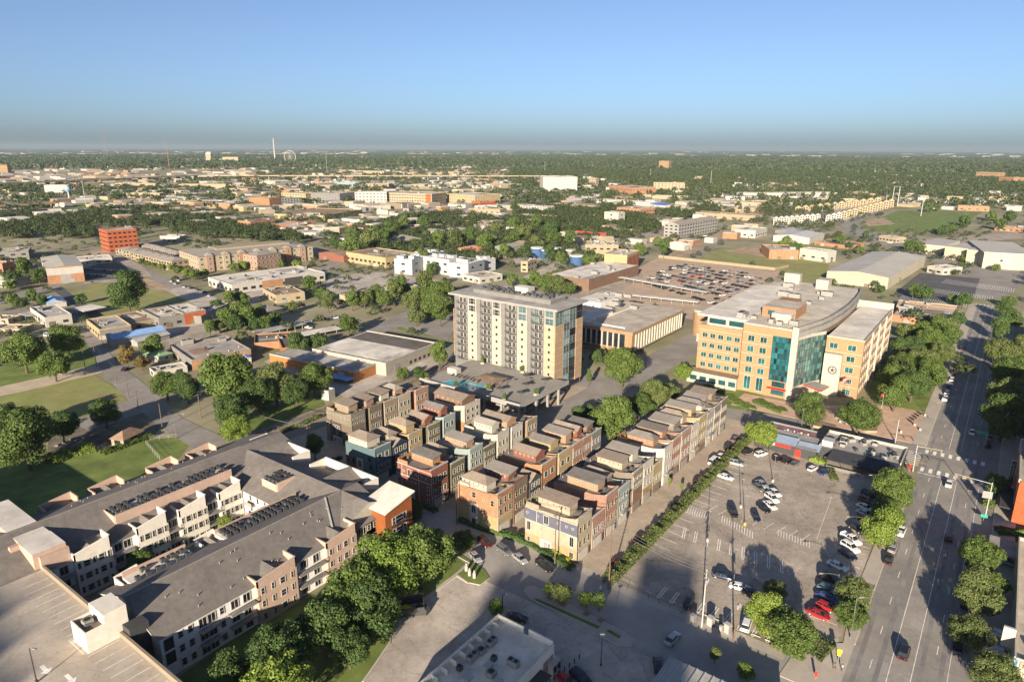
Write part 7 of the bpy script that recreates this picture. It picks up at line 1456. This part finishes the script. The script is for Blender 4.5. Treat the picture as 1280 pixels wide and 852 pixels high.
# concrete pads and frames of the derelict yard
b = MB()
for k in range(9): b.box(0,.15,-3,3,.4,.55)
t = thing('roof_frame', 'bare roof timbers lying beside the derelict house', 'timber frame', at(112, 548), R(25))
for k in range(10): MB().box(k*1.1,k*1.1+.12,-2.5,2.5,.5,.7).build('rafter', WOOD, t)
MB().box(0,10.2,-2.5,-2.35,.3,.5).build('beam', WOOD, t)
for k in range(10): tag(MB().box(-S(.4,1.2),S(.4,1.2),-S(.3,.8),S(.3,.8),0,S(.2,.6)).build('rubble_heap', GW, None, at(72+k*6+S(-2,2), 556-k*1.5+S(-3,3)), S(0,3)), 'pile of broken grey rubble in the derelict yard', 'rubble', 'rubble in the derelict yard')
# people at the corner
def person(label, x, y, top, legs, ang):
    v = [(0,0,.92),(0,0,1.2),(0,0,1.45),(0,0,1.62),(0,0,1.74),(.11,.1,.5),(.12,.22,.05),(-.11,-.06,.5),(-.12,-.2,.05),(.23,0,1.38),(.27,.05,1.08),(.25,.16,.85),(-.23,0,1.38),(-.27,-.05,1.08),(-.25,-.05,.83)]
    e = [(0,1),(1,2),(2,3),(3,4),(0,5),(5,6),(0,7),(7,8),(2,9),(9,10),(10,11),(2,12),(12,13),(13,14)]
    r = [.16,.15,.16,.075,.11,.08,.06,.08,.06,.065,.05,.04,.065,.05,.04]
    me = bpy.data.meshes.new('person'); me.from_pydata(v, e, []); me.materials.append(legs); o = link('person', me, None, at(x, y, .13), ang); tag(o, label, 'person')
    md = o.modifiers.new('skin', 'SKIN')
    for i, sv in enumerate(me.skin_vertices[0].data): sv.radius = (r[i], r[i]); sv.use_root = i == 0
    s = o.modifiers.new('sub', 'SUBSURF'); s.levels = 1; s.render_levels = 1
    MB().tube((0,0,1.0),(0,0,1.5),.21,.2,10).build('shirt', top, o); MB().tube((0,-.02,1.72),(0,-.02,1.88),.12,.07,10).build('hair', DGREY, o)
SKIN = mat('dark_trousers', (.06,.055,.06), .8)
person('person in a pale shirt waiting on the bottom right sidewalk corner', 1052, 838, WHITE, SKIN, 1.0); person('person in an orange shirt beside the pale shirted one', 1043, 836, ORW, SKIN, 2.2)
# ================================================================ FAR TOWN, WOODS, HORIZON
rng = np.random.default_rng(5)
def pixnp(x, y, z=0.0):
    vx, vy, vz = x, y, z-HC
    k = F/(vx*_fd.x+vy*_fd.y+vz*_fd.z)
    return 640+(vx*_r2.x+vy*_r2.y+vz*_r2.z)*k, 426-(vx*_u2.x+vy*_u2.y+vz*_u2.z)*k
def hit_foot(x, y, pad=3.0):
    m = np.zeros(len(x), bool)
    for bx, by, a, w, d in FOOT:
        dx, dy = x-bx, y-by; u = dx*math.cos(a)+dy*math.sin(a); v = -dx*math.sin(a)+dy*math.cos(a)
        m |= (u > -w-pad) & (u < pad) & (v > -pad) & (v < d+pad)
    return m
# far roofs, cluster by cluster
RC = [((0,198,300,232),300,'in the industrial belt far on the left',(14,60),(4,9)), ((300,205,640,236),260,'in the far business district behind the white apartments',(14,55),(4,10)), ((150,232,640,262),190,'among trees in the left middle distance',(12,40),(4,8)),
      ((640,222,960,262),110,'among trees in the middle distance right of centre',(12,40),(4,8)), ((960,205,1280,258),190,'scattered in the far woods on the right',(12,36),(4,8)), ((0,234,330,282),60,'near the elevated freeway on the left',(12,34),(4,8)),
      ((330,262,640,292),80,'in the quarter behind the grey white townhouse blocks',(9,20),(4,7)), ((640,262,960,305),60,'in the quarter behind the long balconied apartments',(9,22),(4,7)), ((0,188.6,1280,199),420,'on the horizon',(40,200),(7,16))]
far = []
for (x0,y0,x1,y1), n, where, ws_, hs_ in RC:
    for k in range(n):
        px_, py_ = rnd.uniform(x0,x1), y0+(y1-y0)*rnd.random()**1.0
        if 'horizon' in where and (px_ > 700 and rnd.random() < .55): continue
        p = at(px_, py_)
        if hit_foot(np.array([p.x]), np.array([p.y]), 14)[0]: continue
        far.append((ppm(p), p, rnd.uniform(*ws_), rnd.uniform(*ws_)*1.1, rnd.uniform(*hs_), rnd.choice((0,0,R(15),R(-20),R(8))), where))
far.sort(key=lambda a: -a[0])
WALLS = [WB, SAND, BUFF, IVORY, LGREY, ORB, TANB, YW]; ROOFS = [WHITER, WHITER, FLATR, FLATR, GREYR, BROWNR, METR]
WN_ = ['white', 'sandy', 'buff', 'ivory', 'grey', 'orange brick', 'tan brick', 'yellow']
rest = MB()
for i, (s, p, w, d, h, a, where) in enumerate(far):
    k = rnd.choices(range(8), (5,4,4,3,2,2,2,1))[0]
    if i < 175:
        t = thing('far_building', f'low flat roofed {WN_[k]} building {where}', 'building', (p.x,p.y,0), a, f'{WN_[k]} buildings {where}')
        MB().box(-w/2,w/2,-d/2,d/2,0,h).build('wall', WALLS[k], t)
        MB().box(-w/2+.5,w/2-.5,-d/2+.5,d/2-.5,h,h+.5).build('roof', rnd.choice(ROOFS), t)
    else:
        ca, sa = math.cos(a), math.sin(a); f = lambda x, y, z: (p.x+x*ca-y*sa, p.y+x*sa+y*ca, z)
        v = [f(-w/2,-d/2,0),f(w/2,-d/2,0),f(w/2,d/2,0),f(-w/2,d/2,0),f(-w/2,-d/2,h),f(w/2,-d/2,h),f(w/2,d/2,h),f(-w/2,d/2,h)]
        rest.add(v, [(0,1,5,4),(1,2,6,5),(2,3,7,6),(3,0,4,7)], k); rest.add(v[4:], [(0,1,2,3)], 8+rnd.randrange(4))
    FOOT.append((p.x+math.cos(a)*w/2+math.sin(a)*d/2, p.y+math.sin(a)*w/2-math.cos(a)*d/2, a, w, d))
o = rest.build('far_rooftops', WALLS+[WHITER, FLATR, METR, GREYR]); tag(o, 'countless small pale buildings dotted over the far plain up to the horizon', 'buildings', None, 'stuff')
# woods: leaf clumps for every far tree, merged
def inpoly(px_, py_, poly):
    m = np.zeros(len(px_), bool); n = len(poly)
    for i in range(n):
        xa, ya = poly[i]; xb, yb = poly[(i+1) % n]
        c = ((ya > py_) != (yb > py_)) & (px_ < (xb-xa)*(py_-ya)/(yb-ya+1e-9)+xa); m ^= c
    return m
DENSE = [[(0,262),(60,262),(130,258),(250,262),(330,298),(282,308),(200,282),(170,284),(118,284),(118,308),(60,308),(0,304)], [(150,238),(300,236),(320,262),(250,258),(140,250)], [(0,235),(60,234),(70,250),(0,252)],
         [(430,285),(560,268),(640,278),(690,296),(720,318),(660,322),(600,330),(530,322),(440,316),(330,306),(330,292)], [(640,262),(760,258),(830,282),(790,300),(720,300),(650,290)],
         [(640,206),(1280,206),(1280,250),(1100,246),(960,240),(820,232),(640,222)], [(960,238),(1100,244),(1180,258),(1080,262),(1000,262)], [(820,268),(880,258),(900,264),(850,276)], [(300,282),(330,278),(330,300),(290,300)]]
BARE = [[(0,300),(300,300),(300,560),(0,560)], [(60,255),(140,246),(140,262),(60,270)], [(742,310),(1045,295),(1045,400),(742,400)], [(1040,255),(1280,262),(1280,400),(1100,400),(1040,300)], [(860,290),(960,286),(1050,300),(1050,330),(860,330)],
        [(400,330),(620,330),(900,330),(900,560),(400,560)], [(200,305),(400,305),(400,420),(200,420)], [(0,214),(320,212),(320,222),(0,232)], [(845,280),(930,265),(940,280),(860,325)]]
def woods(r0, r1, spacing, dens, dense_d, leaves, dia, ls, name, label, leaf, lo=0):
    area = (r1*r1-r0*r0)*.5*1.42; n = int(area/spacing**2)
    r = np.sqrt(rng.uniform(r0*r0, r1*r1, n)); th = math.pi/2+YAW+rng.uniform(-.71, .71, n); x, y = r*np.cos(th), r*np.sin(th)
    px_, py_ = pixnp(x, y); pr = np.full(n, dens)
    pr = np.where(px_ > 640, pr*1.55, pr)
    for q in DENSE: pr = np.where(inpoly(px_, py_, q), dense_d, pr)
    for q in BARE: pr = np.where(inpoly(px_, py_, q), 0, pr)
    if lo:
        for q in BARE: pr = np.where(inpoly(px_, py_, q), lo, pr)
        for n_, m_, q in GP:
            if n_ not in ('yard_paving',): pr = np.where(inpoly(px_, py_, q), 0, pr)
            else: pr = np.where(inpoly(px_, py_, q), pr*.5, pr)
        pr = np.where((x > -222) & (y < 272) | (x > -150) & (y < 400) | (x > -25) & (x < 40), 0, pr)
    cl = np.sin(x*.011+1.3)*np.sin(y*.009)+.6*np.sin(x*.031+y*.023); pr = pr*np.clip(.75+.5*cl, .15, 1.4)
    k = (rng.uniform(size=n) < pr) & ~hit_foot(x, y, 4); x, y = x[k], y[k]; n = len(x)
    D = rng.uniform(dia[0], dia[1], n); hh = D*rng.uniform(.75, 1.0, n)
    u = rng.normal(size=(n, leaves, 3)); u /= np.linalg.norm(u, axis=2, keepdims=True); u[..., 2] = np.abs(u[..., 2])*1.1-.25
    rad = rng.uniform(.72, 1.05, (n, leaves, 1))*(1+.22*np.sin(u[..., :1]*7+x[:, None, None])*np.sin(u[..., 1:2]*6+y[:, None, None]))
    pos = np.empty((n, leaves, 3)); pos[..., 0] = x[:, None]+u[..., 0]*rad[..., 0]*D[:, None]/2; pos[..., 1] = y[:, None]+u[..., 1]*rad[..., 0]*D[:, None]/2
    pos[..., 2] = np.maximum(.4, hh[:, None]*.5+u[..., 2]*rad[..., 0]*hh[:, None]*.52)
    nr = u+rng.normal(size=u.shape)*.35; nr = nr.reshape(-1, 3); nr /= np.linalg.norm(nr, axis=1, keepdims=True)
    sz = np.repeat(D*ls, leaves)*rng.uniform(.6, 1.3, n*leaves)
    o = link(name, np_mesh(name, leaf_quads(pos.reshape(-1, 3), nr, sz, rng), [leaf])); tag(o, label, 'woods', None, 'stuff'); return n
WL = foliage('woods_leaf', (0.024,0.038,0.014), (0.062,0.080,0.030), 1.12)
woods(330, 1250, 10.5, .20, .95, 170, (7, 13), .062, 'woods', 'leafy tree cover between the houses of the middle distance', WL)
woods(330, 1300, 7.2, .0, .85, 120, (8, 12), .075, 'woods', 'dense dark wooded belt of the middle distance', WL)
woods(255, 1250, 6.5, .0, .0, 130, (2.5, 7.5), .075, 'undergrowth', 'bushes and small trees dotted between yards and buildings of the middle distance', WL, .2)
woods(1250, 3400, 14, .30, .95, 26, (10, 16), .145, 'woods', 'wide tree cover of the far neighbourhoods', WL)
woods(3400, 9000, 21, .42, .85, 7, (15, 28), .26, 'woods', 'endless dark tree cover below the horizon', WL)
# farthest canopy as a rough sheet
na, nr_ = 420, 160; th = np.linspace(-.80, .80, na)+math.pi/2+YAW; rr_ = 7000*(34000/7000)**np.linspace(0, 1, nr_)
gx, gy = np.outer(rr_, np.cos(th)), np.outer(rr_, np.sin(th)); gz = rng.uniform(0, 1, gx.shape)**2*14-2.5; gz[0] = -3
gx += rng.normal(size=gx.shape)*12
vs = np.stack([gx, gy, gz], -1).reshape(-1, 3); ii = np.arange(na*nr_).reshape(nr_, na)
qd_ = np.stack([ii[:-1, :-1], ii[:-1, 1:], ii[1:, 1:], ii[1:, :-1]], -1).reshape(-1, 4)
me = bpy.data.meshes.new('far_canopy'); me.from_pydata([], [], []); me.vertices.add(len(vs)); me.vertices.foreach_set('co', vs.astype(np.float32).ravel())
me.loops.add(qd_.size); me.loops.foreach_set('vertex_index', qd_.ravel().astype(np.int32)); me.polygons.add(len(qd_)); me.polygons.foreach_set('loop_start', np.arange(0, qd_.size, 4, dtype=np.int32))
me.materials.append(mat('far_canopy', (0.035,0.055,0.02), .9, .3, .004, col2=(0.07,0.085,0.04), stain=.3, stain_scale=.0008)); me.update(calc_edges=True)
tag(link('far_woods', me), 'distant plain of trees fading into the horizon', 'woods', None, 'stuff')
# masts, wheel, water tower
def mastt(label, x, by, ty, r=1.2, m=METAL, name='radio_mast', cat='mast'):
    p = at(x, by); h = hgt(x, by, ty); t = thing(name, label, cat, p); MB().tube((0,0,0),(0,0,h),r,r*.6,8).build('shaft', m, t)
    for k in range(3): MB().tube((0,0,h*(.3+.25*k)),(0,0,h*(.3+.25*k)+h*.012),r*1.8,n=8).build('platform', m, t)
    return t, h
REDM = mat('mast_red', (.3,.12,.1))
mastt('tallest thin lattice mast on the left horizon', 134, 196, 158, 1.6, REDM); mastt('second thin mast right of the tallest one on the left horizon', 212, 213, 174, 1.2, REDM); mastt('slender white observation tower on the skyline', 344, 201, 173, 6, WHITE, 'observation_tower', 'tower')
mastt('slim monopole beside the freeway on the left', 107.5, 257, 226, .5); mastt('pale twin monopole, left one, beyond the green field', 1115, 254, 233, .8); mastt('pale twin monopole, right one, beyond the green field', 1121.5, 258, 233, .9)
for k, (x, by, ty) in enumerate(((1151,270,246),(1107,256,243),(1131,250,246),(1133,251,247),(888,234,213),(813,222,211),(409,216,192),(681,216,202))): mastt(['lone thin pole at the near side of the green field','short pole left of the twin monopoles','left of two short poles right of the twin monopoles','right of two short poles right of the twin monopoles','short mast above the far woods right of the cream block','thin mast between white block and tan tower','thin mast right of the far wheel','thin mast left of the large white block'][k], x, by, ty, .6)
p = at(363, 204); r = 7.2/ppm(p); t = thing('giant_observation_ride', 'large pale observation wheel on the skyline right of the white tower', 'ferris wheel', p, YAW)
b = MB(); n = 36
for i in range(n):
    a0, a1 = 2*math.pi*i/n, 2*math.pi*(i+1)/n; c = lambda a, q: (q*math.cos(a), 0, r+4+q*math.sin(a)); b.tube(c(a0,r), c(a1,r), r*.035, n=5, cap=False); b.tube(c(a0,r*.93), c(a1,r*.93), r*.02, n=4, cap=False)
b.build('rim', WHITE, t); b = MB()
for i in range(18): b.tube((0,0,r+4), (r*math.cos(i*math.pi/9),0,r+4+r*math.sin(i*math.pi/9)), r*.016, n=4, cap=False)
b.build('spokes', LGREY, t); b = MB(); b.tube((-r*.6,0,0),(0,0,r+4),r*.04,n=6).tube((r*.6,0,0),(0,0,r+4),r*.04,n=6); b.build('support', LGREY, t)
p = at(87, 250); t = thing('water_tower', 'blue grey water tower beside the white cube building', 'water tower', p); h = hgt(87, 250, 232); MB().tube((0,0,0),(0,0,h*.6),h*.06,n=8).build('leg', METAL, t); MB().tube((0,0,h*.55),(0,0,h*.75),h*.1,h*.2,14).tube((0,0,h*.75),(0,0,h),h*.2,h*.12,14).build('tank', mat('tank_blue',(.2,.28,.36),.5), t)
# the high-rise quarter behind the viewpoint: its shadows fall across the lot and the street
A_S = R(19.5)
def highrise(s0, s1, d, z=0.0, back=-260, depth=26):
    h = (d-back)*math.tan(SUN_EL)+z; sm = (s0+s1)/2
    f = lambda s, dd: (s*math.cos(A_S)-dd*math.sin(A_S), s*math.sin(A_S)+dd*math.cos(A_S), 0)
    t = thing('high_rise', 'pale high rise tower of the quarter behind the viewpoint', 'tower block', f(sm, back-depth/2), A_S, 'high rises behind the viewpoint'); w = (s1-s0)/2
    MB().box(-w, w, -depth/2, depth/2, 0, h).build('wall', LGREY, t)
    b = MB()
    for k in range(int(h/4)): b.box(-w-.05, w+.05, -depth/2-.05, depth/2+.05, k*4+1.2, k*4+3.2)
    b.build('window_band', GLD, t)
for q in ((-45,-19,141),(-19,-12,140),(-12,1.5,158),(-140,-130,87,10),(-130,-120,80,10),(-120,-110,72,10)): highrise(*q)
# the air
hz = MB(); hz.box(-44000, 44000, -9000, 44000, -1.2, 200)
hm = bpy.data.materials.new('haze'); hm.use_nodes = True; nt = hm.node_tree; nt.nodes.remove(nt.nodes['Principled BSDF'])
pv = nt.nodes.new('ShaderNodeVolumePrincipled'); pv.inputs['Color'].default_value = (.32,.40,.47,1); pv.inputs['Density'].default_value = 4.6e-5; pv.inputs['Anisotropy'].default_value = 0.0
nt.links.new(pv.outputs[0], nt.nodes['Material Output'].inputs['Volume'])
tb = MB(); x0, x1, y0, y1, z0, z1 = -44000, 44000, -9000, 44000, -1.2, 200
v = [(x0,y0,z0),(x1,y0,z0),(x1,y1,z0),(x0,y1,z0),(x0,y0,z1),(x1,y0,z1),(x1,y1,z1),(x0,y1,z1)]
tb.add(v, [(0,3,2,1),(0,1,5,4),(1,2,6,5),(2,3,7,6),(3,0,4,7),(4,5,6,7)])
hzo = tb.build('haze', hm, kind='stuff'); hzo['label'] = 'thin bluish evening haze over the far plain'; hzo['category'] = 'haze'
dups = {k: v for k, v in USED.items() if len(v) > 1 and any('group' not in o for o in v)}
for k, v in dups.items(): print('DUPLICATE LABEL', len(v), k)
bpy.context.view_layer.update()
for k in USED:
    if len(k.split()) > 16: print('LONG', k)
print('OBJECTS', len(bpy.data.objects))
